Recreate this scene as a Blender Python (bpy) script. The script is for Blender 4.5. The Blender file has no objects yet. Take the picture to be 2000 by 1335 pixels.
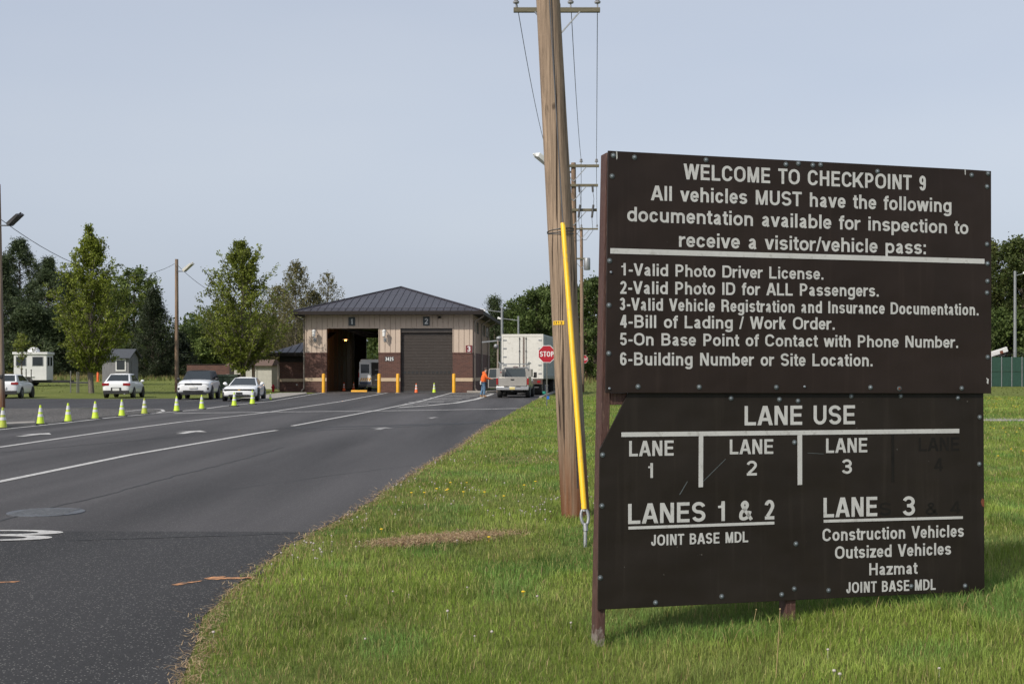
import bpy, bmesh, math, random, os
import numpy as np
from mathutils import Vector, Matrix

# ------------------------------------------------------------------ camera, sky, sun, exposure
SC = bpy.context.scene
C = SC.collection
F, HZ, CZ = 2400.0, 725.0, 1.6          # focal length and horizon in pixels of the 2000 x 1335 photo, eye height
cd = bpy.data.cameras.new('camera')
cd.sensor_width = 36.0
cd.lens = F / 2000 * 36
cd.shift_y = (HZ - 667.5) / 2000
cd.clip_start = 0.1
cd.clip_end = 3000
cd.dof.use_dof = True
cd.dof.focus_distance = 8.0
cd.dof.aperture_fstop = 28.0
cam = bpy.data.objects.new('camera', cd)
C.objects.link(cam)
cam.location = (0, 0, CZ)
cam.rotation_euler = (math.radians(90), 0, 0)
SC.camera = cam

SUN_AZ, SUN_EL = math.radians(222), math.radians(40)    # sun behind the camera on its left
w = bpy.data.worlds.new('World')
SC.world = w
w.use_nodes = True
wn, wl = w.node_tree.nodes, w.node_tree.links
bg = wn['Background']
sky = wn.new('ShaderNodeTexSky')
sky.sky_type = 'NISHITA'
sky.sun_disc = False
sky.sun_elevation = SUN_EL
sky.sun_rotation = SUN_AZ
sky.air_density = 1.0
sky.dust_density = 3.0
sky.ozone_density = 1.0
hs = wn.new('ShaderNodeHueSaturation')
hs.inputs['Saturation'].default_value = 0.5
mx = wn.new('ShaderNodeMix')
mx.data_type = 'RGBA'
mx.inputs['Factor'].default_value = 0.62
tcw = wn.new('ShaderNodeTexCoord')
nzw = wn.new('ShaderNodeTexNoise')
nzw.inputs['Scale'].default_value = 1.7
nzw.inputs['Detail'].default_value = 3
mpw = wn.new('ShaderNodeMapping')
mpw.inputs['Scale'].default_value = (1, 1, 3.5)
rmw = wn.new('ShaderNodeValToRGB')
rmw.color_ramp.elements[0].position = 0.3
rmw.color_ramp.elements[0].color = (3.50, 4.05, 5.15, 1)
rmw.color_ramp.elements[1].position = 0.75
rmw.color_ramp.elements[1].color = (4.30, 4.72, 5.50, 1)
wl.new(tcw.outputs['Generated'], mpw.inputs[0])
wl.new(mpw.outputs[0], nzw.inputs['Vector'])
wl.new(nzw.outputs['Fac'], rmw.inputs[0])
wl.new(sky.outputs[0], hs.inputs['Color'])
wl.new(hs.outputs[0], mx.inputs['A'])
wl.new(rmw.outputs[0], mx.inputs['B'])
wl.new(mx.outputs['Result'], bg.inputs['Color'])
bg.inputs['Strength'].default_value = 0.115
sd = bpy.data.lights.new('sun', 'SUN')
sd.energy = 3.1
sd.angle = math.radians(0.8)
sd.color = (1.0, 0.93, 0.82)
sun = bpy.data.objects.new('sun', sd)
C.objects.link(sun)
sdir = Vector((math.sin(SUN_AZ) * math.cos(SUN_EL), math.cos(SUN_AZ) * math.cos(SUN_EL), math.sin(SUN_EL)))
sun.rotation_euler = sdir.to_track_quat('Z', 'Y').to_euler()
SC.view_settings.view_transform = 'Standard'
SC.view_settings.look = 'None'
SC.view_settings.exposure = 0.34
SC.view_settings.gamma = 1.0
SC.cycles.max_bounces = 6
SC.cycles.transparent_max_bounces = 8

# ------------------------------------------------------------------ helpers
R = math.radians
rng = np.random.default_rng(7)
random.seed(7)


def hgt(X, Y):
    """height of the terrain: level by the road, rising gently beyond"""
    t = min(1.0, max(0.0, (X + 30) / 12.0))
    y0 = 76 + 30 * t
    m = 0.0
    if 0.5 < X and 2 < Y < 16:              # the low bank under the sign
        m = min(0.24, 0.074 * (X - 0.5)) * min(1.0, (Y - 2) / 3) * min(1.0, (16 - Y) / 7)
    return min(1.45, 0.013 * max(0.0, Y - y0)) + m


def G(px, py):
    """the ground point seen at a pixel of the photo"""
    a, b = (px - 1000) / F, (HZ - py) / F
    Y = CZ / max(1e-4, -b)
    for _ in range(30):
        Y = 0.5 * Y + 0.5 * (hgt(a * Y, Y) - CZ) / b
    return Vector((a * Y, Y, hgt(a * Y, Y)))


def at(px, py, Y):
    return Vector(((px - 1000) / F * Y, Y, CZ + (HZ - py) / F * Y))


def lin(r, g, b):
    f = lambda c: (c / 255 / 12.92) if c < 10.3 else ((c / 255 + 0.055) / 1.055) ** 2.4
    return (f(r), f(g), f(b), 1)


def empty(name, loc=(0, 0, 0), rz=0.0, label=None, cat=None, group=None):
    o = bpy.data.objects.new(name, None)
    C.objects.link(o)
    o.location = loc
    o.rotation_euler = (0, 0, rz)
    o.empty_display_size = 0.3
    tag(o, label, cat, group)
    return o


def tag(o, label=None, cat=None, group=None, kind=None):
    if label: o['label'] = label
    if cat: o['category'] = cat
    if group: o['group'] = group
    if kind: o['kind'] = kind
    return o


class MB:
    """collects shapes, links them as ONE mesh object"""
    def __init__(s):
        s.v, s.f, s.m, s.mi = [], [], Matrix(), []
        s.cur = 0

    def add(s, vs, fs):
        n = len(s.v)
        s.v += [tuple(s.m @ Vector(p)) for p in vs]
        s.f += [tuple(i + n for i in f) for f in fs]
        s.mi += [s.cur] * len(fs)
        return s

    def box(s, x0, x1, y0, y1, z0, z1):
        return s.hexa([(x0, y0, z0), (x1, y0, z0), (x1, y1, z0), (x0, y1, z0), (x0, y0, z1), (x1, y0, z1), (x1, y1, z1), (x0, y1, z1)])

    def hexa(s, p):
        return s.add(p, [(0, 3, 2, 1), (4, 5, 6, 7), (0, 1, 5, 4), (1, 2, 6, 5), (2, 3, 7, 6), (3, 0, 4, 7)])

    def poly(s, pts):
        return s.add(pts, [tuple(range(len(pts)))])

    def prism(s, pts, axis, a, b):
        """2-D outline pushed along an axis from a to b"""
        def P(u, v, t):
            return {'x': (t, u, v), 'y': (u, t, v), 'z': (u, v, t)}[axis]
        n = len(pts)
        vs = [P(u, v, a) for u, v in pts] + [P(u, v, b) for u, v in pts]
        fs = [tuple(range(n))[::-1], tuple(range(n, 2 * n))]
        fs += [(i, (i + 1) % n, n + (i + 1) % n, n + i) for i in range(n)]
        return s.add(vs, fs)

    def tube(s, pts, rs, n=8, cap=True):
        """round tube through points, one radius per point"""
        pts = [Vector(p) for p in pts]
        if not hasattr(rs, '__len__'): rs = [rs] * len(pts)
        vs, fs = [], []
        up0 = None
        for i, p in enumerate(pts):
            d = (pts[min(i + 1, len(pts) - 1)] - pts[max(i - 1, 0)]).normalized()
            u = d.orthogonal().normalized() if up0 is None else (up0 - d * up0.dot(d)).normalized()
            up0 = u
            v = d.cross(u)
            for k in range(n):
                a = 2 * math.pi * k / n
                vs.append(p + (u * math.cos(a) + v * math.sin(a)) * rs[i])
        for i in range(len(pts) - 1):
            for k in range(n):
                fs.append((i * n + k, i * n + (k + 1) % n, (i + 1) * n + (k + 1) % n, (i + 1) * n + k))
        if cap:
            fs.append(tuple(range(n))[::-1])
            fs.append(tuple(range((len(pts) - 1) * n, len(pts) * n)))
        return s.add(vs, fs)

    def bar(s, p, q, w, h=None):
        """square bar from p to q"""
        p, q = Vector(p), Vector(q)
        d = (q - p).normalized()
        u = d.cross(Vector((0, 0, 1)))
        u = Vector((1, 0, 0)) if u.length < 1e-3 else u.normalized()
        v = u.cross(d)
        h = h or w
        u, v = u * w / 2, v * h / 2
        return s.hexa([p - u - v, p + u - v, p + u + v, p - u + v, q - u - v, q + u - v, q + u + v, q - u + v])

    def lathe(s, prof, n=20, o=(0, 0, 0)):
        vs, fs = [], []
        for r, z in prof:
            for k in range(n):
                a = 2 * math.pi * k / n
                vs.append((o[0] + r * math.cos(a), o[1] + r * math.sin(a), o[2] + z))
        for i in range(len(prof) - 1):
            for k in range(n):
                fs.append((i * n + k, i * n + (k + 1) % n, (i + 1) * n + (k + 1) % n, (i + 1) * n + k))
        fs.append(tuple(range(n))[::-1])
        fs.append(tuple(range((len(prof) - 1) * n, len(prof) * n)))
        return s.add(vs, fs)

    def loft(s, rings, closed=True, caps=True):
        n = len(rings[0])
        vs = [p for r in rings for p in r]
        fs = []
        for i in range(len(rings) - 1):
            for k in range(n if closed else n - 1):
                fs.append((i * n + k, i * n + (k + 1) % n, (i + 1) * n + (k + 1) % n, (i + 1) * n + k))
        if caps:
            fs.append(tuple(range(n))[::-1])
            fs.append(tuple(range((len(rings) - 1) * n, len(rings) * n)))
        return s.add(vs, fs)

    def ball(s, c, r, n=10, sq=(1, 1, 1)):
        prof = [(max(1e-4, r * math.sin(math.pi * i / n)), -r * math.cos(math.pi * i / n)) for i in range(n + 1)]
        vs, fs = [], []
        m = n + 2
        for rr, z in prof:
            for k in range(m):
                a = 2 * math.pi * k / m
                vs.append((c[0] + rr * math.cos(a) * sq[0], c[1] + rr * math.sin(a) * sq[1], c[2] + z * sq[2]))
        for i in range(n):
            for k in range(m):
                fs.append((i * m + k, i * m + (k + 1) % m, (i + 1) * m + (k + 1) % m, (i + 1) * m + k))
        return s.add(vs, fs)

    def build(s, name, mat, parent=None, smooth=35, bevel=0, loc=None, fixn=True, sub=0, weld=False):
        me = bpy.data.meshes.new(name)
        me.from_pydata(s.v, [], s.f)
        if fixn or weld:
            bm = bmesh.new(); bm.from_mesh(me)
            if weld: bmesh.ops.remove_doubles(bm, verts=bm.verts, dist=1e-6)
            if fixn: bmesh.ops.recalc_face_normals(bm, faces=bm.faces)
            bm.to_mesh(me); bm.free()
        for m in (mat if isinstance(mat, (list, tuple)) else [mat]):
            me.materials.append(m)
        if any(s.mi): me.polygons.foreach_set('material_index', s.mi)
        if smooth:
            me.polygons.foreach_set('use_smooth', [True] * len(me.polygons))
            me.set_sharp_from_angle(angle=R(smooth))
        o = bpy.data.objects.new(name, me)
        C.objects.link(o)
        if parent: o.parent = parent
        if loc is not None: o.location = loc
        if bevel:
            b = o.modifiers.new('bevel', 'BEVEL')
            b.width = bevel; b.segments = 2; b.limit_method = 'ANGLE'; b.angle_limit = R(40)
        if sub:
            b = o.modifiers.new('sub', 'SUBSURF'); b.levels = sub; b.render_levels = sub
        return o


def copy_tree(o, parent=None):
    c = o.copy()
    C.objects.link(c)
    if parent: c.parent = parent
    for ch in list(o.children): copy_tree(ch, c)
    return c


# ------------------------------------------------------------------ materials
def node_mat(name):
    m = bpy.data.materials.new(name)
    m.use_nodes = True
    return m, m.node_tree.nodes, m.node_tree.links, m.node_tree.nodes['Principled BSDF']


def mat(name, c1, c2=None, scale=4.0, rough=0.6, bump=0.0, bscale=60.0, metal=0.0, spec=0.5, coat=0.0, stretch=(1, 1, 1), c3=None, s3=40.0, lo=0.35, hi=0.65, dirt=None):
    """plain surface: colour mottled between c1 and c2, grain bump"""
    m, n, l, p = node_mat(name)
    p.inputs['Roughness'].default_value = rough
    p.inputs['Metallic'].default_value = metal
    p.inputs['Specular IOR Level'].default_value = spec
    p.inputs['Coat Weight'].default_value = coat
    p.inputs['Coat Roughness'].default_value = 0.08
    c1 = tuple(c1[:3]) + (1,)
    if c2 is None: c2 = tuple(x * 0.88 for x in c1[:3]) + (1,)
    c2 = tuple(c2[:3]) + (1,)
    tc = n.new('ShaderNodeTexCoord')
    mp = n.new('ShaderNodeMapping'); mp.inputs['Scale'].default_value = stretch
    l.new(tc.outputs['Object'], mp.inputs[0])
    nz = n.new('ShaderNodeTexNoise'); nz.inputs['Scale'].default_value = scale; nz.inputs['Detail'].default_value = 6; nz.inputs['Roughness'].default_value = 0.65
    l.new(mp.outputs[0], nz.inputs['Vector'])
    rp = n.new('ShaderNodeValToRGB')
    rp.color_ramp.elements[0].position = lo; rp.color_ramp.elements[0].color = c1
    rp.color_ramp.elements[1].position = hi; rp.color_ramp.elements[1].color = c2
    l.new(nz.outputs['Fac'], rp.inputs[0])
    out = rp.outputs[0]
    if c3 is not None:
        nz3 = n.new('ShaderNodeTexNoise'); nz3.inputs['Scale'].default_value = s3; nz3.inputs['Detail'].default_value = 4
        l.new(mp.outputs[0], nz3.inputs['Vector'])
        r3 = n.new('ShaderNodeValToRGB'); r3.color_ramp.elements[0].position = 0.58; r3.color_ramp.elements[1].position = 0.70
        l.new(nz3.outputs['Fac'], r3.inputs[0])
        mx = n.new('ShaderNodeMix'); mx.data_type = 'RGBA'
        l.new(r3.outputs[0], mx.inputs['Factor']); l.new(out, mx.inputs['A']); mx.inputs['B'].default_value = tuple(c3[:3]) + (1,)
        out = mx.outputs['Result']
    l.new(out, p.inputs['Base Color'])
    if bump:
        nb = n.new('ShaderNodeTexNoise'); nb.inputs['Scale'].default_value = bscale; nb.inputs['Detail'].default_value = 5
        l.new(mp.outputs[0], nb.inputs['Vector'])
        b = n.new('ShaderNodeBump'); b.inputs['Strength'].default_value = bump; b.inputs['Distance'].default_value = 0.02
        l.new(nb.outputs['Fac'], b.inputs['Height']); l.new(b.outputs[0], p.inputs['Normal'])
    return m


def glass_mat(name, c=(0.02, 0.025, 0.028, 1), rough=0.06):
    m, n, l, p = node_mat(name)
    p.inputs['Base Color'].default_value = c
    p.inputs['Roughness'].default_value = rough
    p.inputs['Specular IOR Level'].default_value = 0.6
    return m


def emit_mat(name, c, s):
    m, n, l, p = node_mat(name)
    p.inputs['Base Color'].default_value = c
    p.inputs['Emission Color'].default_value = c
    p.inputs['Emission Strength'].default_value = s
    return m


def leaf_mat(name, tr=0.3):
    m, n, l, p = node_mat(name)
    a = n.new('ShaderNodeAttribute'); a.attribute_name = 'col'
    p.inputs['Roughness'].default_value = 0.6
    p.inputs['Specular IOR Level'].default_value = 0.25
    t = n.new('ShaderNodeBsdfTranslucent')
    s = n.new('ShaderNodeMixShader'); s.inputs[0].default_value = tr
    l.new(a.outputs['Color'], p.inputs['Base Color']); l.new(a.outputs['Color'], t.inputs['Color'])
    l.new(p.outputs[0], s.inputs[1]); l.new(t.outputs[0], s.inputs[2])
    l.new(s.outputs[0], n['Material Output'].inputs['Surface'])
    return m


def asphalt_mat(name, base, chip, dens, size, patch):
    """tarmac: tonal patches, light stone chips, fine grain"""
    m, n, l, p = node_mat(name)
    p.inputs['Roughness'].default_value = 0.82
    p.inputs['Specular IOR Level'].default_value = 0.35
    tc = n.new('ShaderNodeTexCoord')
    big = n.new('ShaderNodeTexNoise'); big.inputs['Scale'].default_value = 0.35; big.inputs['Detail'].default_value = 5
    mp = n.new('ShaderNodeMapping'); mp.inputs['Scale'].default_value = (1.9, 0.12, 1)
    l.new(tc.outputs['Object'], mp.inputs[0]); l.new(mp.outputs[0], big.inputs['Vector'])
    r1 = n.new('ShaderNodeValToRGB')
    r1.color_ramp.elements[0].position = 0.32; r1.color_ramp.elements[0].color = tuple(x * (1 - patch) for x in base[:3]) + (1,)
    r1.color_ramp.elements[1].position = 0.68; r1.color_ramp.elements[1].color = tuple(x * (1 + patch) for x in base[:3]) + (1,)
    l.new(big.outputs['Fac'], r1.inputs[0])
    md = n.new('ShaderNodeTexNoise'); md.inputs['Scale'].default_value = 55; md.inputs['Detail'].default_value = 6; md.inputs['Roughness'].default_value = 0.8
    l.new(tc.outputs['Object'], md.inputs['Vector'])
    r2 = n.new('ShaderNodeValToRGB')
    r2.color_ramp.elements[0].position = 0.3; r2.color_ramp.elements[0].color = (0.55, 0.55, 0.55, 1)
    r2.color_ramp.elements[1].position = 0.72; r2.color_ramp.elements[1].color = (1.5, 1.48, 1.45, 1)
    l.new(md.outputs['Fac'], r2.inputs[0])
    mu = n.new('ShaderNodeMix'); mu.data_type = 'RGBA'; mu.blend_type = 'MULTIPLY'; mu.inputs['Factor'].default_value = 1
    l.new(r1.outputs[0], mu.inputs['A']); l.new(r2.outputs[0], mu.inputs['B'])
    vo = n.new('ShaderNodeTexVoronoi'); vo.inputs['Scale'].default_value = size
    l.new(tc.outputs['Object'], vo.inputs['Vector'])
    sp = n.new('ShaderNodeSeparateColor'); l.new(vo.outputs['Color'], sp.inputs[0])
    th = n.new('ShaderNodeMath'); th.operation = 'GREATER_THAN'; th.inputs[1].default_value = 1 - dens
    l.new(sp.outputs[0], th.inputs[0])
    nr = n.new('ShaderNodeMath'); nr.operation = 'LESS_THAN'; nr.inputs[1].default_value = 0.42
    l.new(vo.outputs['Distance'], nr.inputs[0])
    an = n.new('ShaderNodeMath'); an.operation = 'MULTIPLY'
    l.new(th.outputs[0], an.inputs[0]); l.new(nr.outputs[0], an.inputs[1])
    m2 = n.new('ShaderNodeMix'); m2.data_type = 'RGBA'; m2.inputs['B'].default_value = chip
    l.new(an.outputs[0], m2.inputs['Factor']); l.new(mu.outputs['Result'], m2.inputs['A'])
    l.new(m2.outputs['Result'], p.inputs['Base Color'])
    b = n.new('ShaderNodeBump'); b.inputs['Strength'].default_value = 0.5; b.inputs['Distance'].default_value = 0.01
    l.new(md.outputs['Fac'], b.inputs['Height']); l.new(b.outputs[0], p.inputs['Normal'])
    return m


def ground_mat():
    m, n, l, p = node_mat('grass_ground')
    p.inputs['Roughness'].default_value = 0.95
    p.inputs['Specular IOR Level'].default_value = 0.1
    tc = n.new('ShaderNodeTexCoord')
    def noise(sc, det, stretch=(1, 1, 1)):
        mp = n.new('ShaderNodeMapping'); mp.inputs['Scale'].default_value = stretch
        z = n.new('ShaderNodeTexNoise'); z.inputs['Scale'].default_value = sc; z.inputs['Detail'].default_value = det; z.inputs['Roughness'].default_value = 0.7
        l.new(tc.outputs['Object'], mp.inputs[0]); l.new(mp.outputs[0], z.inputs['Vector'])
        return z
    a, b, c = noise(0.22, 8), noise(9.0, 6), noise(60.0, 4)
    r = n.new('ShaderNodeValToRGB')
    r.color_ramp.elements[0].position = 0.3; r.color_ramp.elements[0].color = (0.098, 0.130, 0.029, 1)
    r.color_ramp.elements[1].position = 0.7; r.color_ramp.elements[1].color = (0.168, 0.185, 0.055, 1)
    l.new(a.outputs['Fac'], r.inputs[0])
    r2 = n.new('ShaderNodeValToRGB')
    r2.color_ramp.elements[0].position = 0.3; r2.color_ramp.elements[0].color = (0.6, 0.62, 0.6, 1)
    r2.color_ramp.elements[1].position = 0.7; r2.color_ramp.elements[1].color = (1.35, 1.3, 1.3, 1)
    l.new(b.outputs['Fac'], r2.inputs[0])
    mu = n.new('ShaderNodeMix'); mu.data_type = 'RGBA'; mu.blend_type = 'MULTIPLY'; mu.inputs['Factor'].default_value = 1
    l.new(r.outputs[0], mu.inputs['A']); l.new(r2.outputs[0], mu.inputs['B'])
    l.new(mu.outputs['Result'], p.inputs['Base Color'])
    bp = n.new('ShaderNodeBump'); bp.inputs['Strength'].default_value = 0.7; bp.inputs['Distance'].default_value = 0.05
    l.new(c.outputs['Fac'], bp.inputs['Height']); l.new(bp.outputs[0], p.inputs['Normal'])
    return m


def wood_mat(name, warm, grey, dark, foot=None, side=(1, 0.2)):
    """weathered pole: long grain, drying cracks, greyer on one side, reddish at the foot"""
    m, n, l, p = node_mat(name)
    p.inputs['Roughness'].default_value = 0.85
    p.inputs['Specular IOR Level'].default_value = 0.2
    tc = n.new('ShaderNodeTexCoord')
    def noise(sc, det, st, rg=0.65):
        mp = n.new('ShaderNodeMapping'); mp.inputs['Scale'].default_value = st
        z = n.new('ShaderNodeTexNoise'); z.inputs['Scale'].default_value = sc; z.inputs['Detail'].default_value = det; z.inputs['Roughness'].default_value = rg
        l.new(tc.outputs['Object'], mp.inputs[0]); l.new(mp.outputs[0], z.inputs['Vector'])
        return z.outputs['Fac']
    def ramp(src, a, b, ca, cb):
        r = n.new('ShaderNodeValToRGB')
        r.color_ramp.elements[0].position = a; r.color_ramp.elements[0].color = ca
        r.color_ramp.elements[1].position = b; r.color_ramp.elements[1].color = cb
        l.new(src, r.inputs[0]); return r.outputs[0]
    def mix(f, a, b, mode='MIX'):
        x = n.new('ShaderNodeMix'); x.data_type = 'RGBA'; x.blend_type = mode
        if isinstance(f, float): x.inputs['Factor'].default_value = f
        else: l.new(f, x.inputs['Factor'])
        for k, s in (('A', a), ('B', b)):
            if isinstance(s, tuple): x.inputs[k].default_value = s
            else: l.new(s, x.inputs[k])
        return x.outputs['Result']
    B, W = (0, 0, 0, 1), (1, 1, 1, 1)
    grain = noise(1.0, 9, (34, 34, 0.9), 0.82)
    col = ramp(grain, 0.38, 0.62, tuple(x * 0.55 for x in warm[:3]) + (1,), tuple(x * 1.35 for x in warm[:3]) + (1,))
    gcol = ramp(grain, 0.38, 0.62, tuple(x * 0.55 for x in grey[:3]) + (1,), tuple(x * 1.25 for x in grey[:3]) + (1,))
    sx = n.new('ShaderNodeSeparateXYZ'); l.new(tc.outputs['Object'], sx.inputs[0])
    ma = n.new('ShaderNodeMath'); ma.operation = 'MULTIPLY_ADD'; ma.inputs[1].default_value = 3.0 * side[0]; ma.inputs[2].default_value = 0.0
    l.new(sx.outputs['X'], ma.inputs[0])
    wob = noise(1.0, 4, (5, 5, 0.5))
    mb = n.new('ShaderNodeMath'); mb.operation = 'ADD'; l.new(ma.outputs[0], mb.inputs[0]); l.new(wob, mb.inputs[1])
    col = mix(ramp(mb.outputs[0], 0.45, 0.7, B, W), col, gcol)
    if foot:
        mz = n.new('ShaderNodeMath'); mz.operation = 'MULTIPLY_ADD'; mz.inputs[1].default_value = -0.5; mz.inputs[2].default_value = 0.9
        l.new(sx.outputs['Z'], mz.inputs[0])
        mc = n.new('ShaderNodeMath'); mc.operation = 'MULTIPLY'; l.new(mz.outputs[0], mc.inputs[0]); l.new(noise(1.0, 5, (14, 14, 0.7)), mc.inputs[1])
        col = mix(ramp(mc.outputs[0], 0.15, 0.5, B, W), col, foot)
    col = mix(1.0, col, ramp(noise(1.0, 4, (9, 9, .3)), .35, .65, (.72, .70, .68, 1), (1.15, 1.12, 1.08, 1)), 'MULTIPLY')
    crack = noise(1.0, 3, (26, 26, 0.24), 0.5)
    col = mix(ramp(crack, 0.355, 0.385, W, B), col, dark)
    knots = noise(1.0, 2, (6, 6, 2.6))
    col = mix(ramp(knots, 0.70, 0.76, B, (0.7, 0.7, 0.7, 1)), col, dark)
    l.new(col, p.inputs['Base Color'])
    b = n.new('ShaderNodeBump'); b.inputs['Strength'].default_value = 0.8; b.inputs['Distance'].default_value = 0.012
    l.new(mix(0.5, grain, crack), b.inputs['Height']); l.new(b.outputs[0], p.inputs['Normal'])
    return m


def brick_mat(name, axis='x'):
    m, n, l, p = node_mat(name)
    p.inputs['Roughness'].default_value = 0.85
    tc = n.new('ShaderNodeTexCoord')
    sx = n.new('ShaderNodeSeparateXYZ'); l.new(tc.outputs['Object'], sx.inputs[0])
    ad = n.new('ShaderNodeMath'); ad.operation = 'ADD'; l.new(sx.outputs['X'], ad.inputs[0]); l.new(sx.outputs['Y'], ad.inputs[1])
    cb = n.new('ShaderNodeCombineXYZ'); l.new(ad.outputs[0], cb.inputs['X']); l.new(sx.outputs['Z'], cb.inputs['Y'])
    br = n.new('ShaderNodeTexBrick')
    br.inputs['Scale'].default_value = 1.0
    br.inputs['Brick Width'].default_value = 0.30; br.inputs['Row Height'].default_value = 0.10; br.inputs['Mortar Size'].default_value = 0.008
    br.inputs['Color1'].default_value = (0.105, 0.046, 0.034, 1)
    br.inputs['Color2'].default_value = (0.068, 0.030, 0.024, 1)
    br.inputs['Mortar'].default_value = (0.13, 0.085, 0.07, 1)
    l.new(cb.outputs[0], br.inputs['Vector'])
    l.new(br.outputs['Color'], p.inputs['Base Color'])
    b = n.new('ShaderNodeBump'); b.inputs['Strength'].default_value = 0.4; b.inputs['Distance'].default_value = 0.01; b.invert = True
    l.new(br.outputs['Fac'], b.inputs['Height']); l.new(b.outputs[0], p.inputs['Normal'])
    return m


def panel_mat(name, c):
    """dark sign paint: faint dents, chalky marks, tiny chips"""
    m, n, l, p = node_mat(name)
    tc = n.new('ShaderNodeTexCoord')
    def noise(sc, det, st=(1, 1, 1)):
        mp = n.new('ShaderNodeMapping'); mp.inputs['Scale'].default_value = st
        z = n.new('ShaderNodeTexNoise'); z.inputs['Scale'].default_value = sc; z.inputs['Detail'].default_value = det
        l.new(tc.outputs['Object'], mp.inputs[0]); l.new(mp.outputs[0], z.inputs['Vector'])
        return z.outputs['Fac']
    def ramp(src, a, b, ca, cb):
        r = n.new('ShaderNodeValToRGB')
        r.color_ramp.elements[0].position = a; r.color_ramp.elements[0].color = ca
        r.color_ramp.elements[1].position = b; r.color_ramp.elements[1].color = cb
        l.new(src, r.inputs[0]); return r.outputs[0]
    base = ramp(noise(2.2, 6), 0.3, 0.72, tuple(x * 0.85 for x in c[:3]) + (1,), (c[0] * 1.25, c[1] * 1.3, c[2] * 1.35, 1))
    chip = ramp(noise(38, 2), 0.775, 0.80, (0, 0, 0, 1), (1, 1, 1, 1))
    # chalky run marks down the face, and long fine scratches
    run = ramp(noise(1.0, 5, (26, 26, 1.1)), 0.56, 0.80, (0, 0, 0, 1), (0.35, 0.35, 0.35, 1))
    rx = n.new('ShaderNodeMix'); rx.data_type = 'RGBA'; rx.inputs['B'].default_value = (c[0] * 2.3, c[1] * 2.5, c[2] * 2.6, 1)
    l.new(run, rx.inputs['Factor']); l.new(base, rx.inputs['A']); base = rx.outputs['Result']
    mx = n.new('ShaderNodeMix'); mx.data_type = 'RGBA'
    l.new(chip, mx.inputs['Factor']); l.new(base, mx.inputs['A']); mx.inputs['B'].default_value = (0.16, 0.15, 0.14, 1)
    l.new(mx.outputs['Result'], p.inputs['Base Color'])
    rr = ramp(noise(5, 5), 0.3, 0.7, (0.42, 0.42, 0.42, 1), (0.62, 0.62, 0.62, 1))
    l.new(rr, p.inputs['Roughness'])
    p.inputs['Specular IOR Level'].default_value = 0.22
    b = n.new('ShaderNodeBump'); b.inputs['Strength'].default_value = 0.6; b.inputs['Distance'].default_value = 0.03
    l.new(noise(2.6, 2), b.inputs['Height'])
    b2 = n.new('ShaderNodeBump'); b2.inputs['Strength'].default_value = 0.08; b2.inputs['Distance'].default_value = 0.005
    l.new(noise(160, 3), b2.inputs['Height']); l.new(b.outputs[0], b2.inputs['Normal'])
    l.new(b2.outputs[0], p.inputs['Normal'])
    return m


def post_mat(name):
    """red-brown paint on timber, scuffed pale where it meets the grass"""
    m = mat(name, (0.085, 0.036, 0.027), (0.055, 0.025, 0.02), 3, 0.7, 0.4, 30, stretch=(10, 10, 0.8), c3=(0.14, 0.085, 0.065), s3=18)
    n, l = m.node_tree.nodes, m.node_tree.links
    p = n['Principled BSDF']
    src = p.inputs['Base Color'].links[0].from_socket
    tc = n.new('ShaderNodeTexCoord'); sx = n.new('ShaderNodeSeparateXYZ'); l.new(tc.outputs['Object'], sx.inputs[0])
    nz = n.new('ShaderNodeTexNoise'); nz.inputs['Scale'].default_value = 22; nz.inputs['Detail'].default_value = 6
    l.new(tc.outputs['Object'], nz.inputs['Vector'])
    ma = n.new('ShaderNodeMath'); ma.operation = 'MULTIPLY_ADD'; ma.inputs[1].default_value = -3.2; ma.inputs[2].default_value = 0.42
    l.new(sx.outputs['Z'], ma.inputs[0])
    ad = n.new('ShaderNodeMath'); ad.operation = 'ADD'; l.new(ma.outputs[0], ad.inputs[0]); l.new(nz.outputs['Fac'], ad.inputs[1])
    r = n.new('ShaderNodeValToRGB'); r.color_ramp.elements[0].position = .60; r.color_ramp.elements[1].position = .74
    l.new(ad.outputs[0], r.inputs[0])
    mx = n.new('ShaderNodeMix'); mx.data_type = 'RGBA'; mx.inputs['B'].default_value = (0.20, 0.17, 0.15, 1)
    l.new(r.outputs[0], mx.inputs['Factor']); l.new(src, mx.inputs['A']); l.new(mx.outputs['Result'], p.inputs['Base Color'])
    return m


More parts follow.
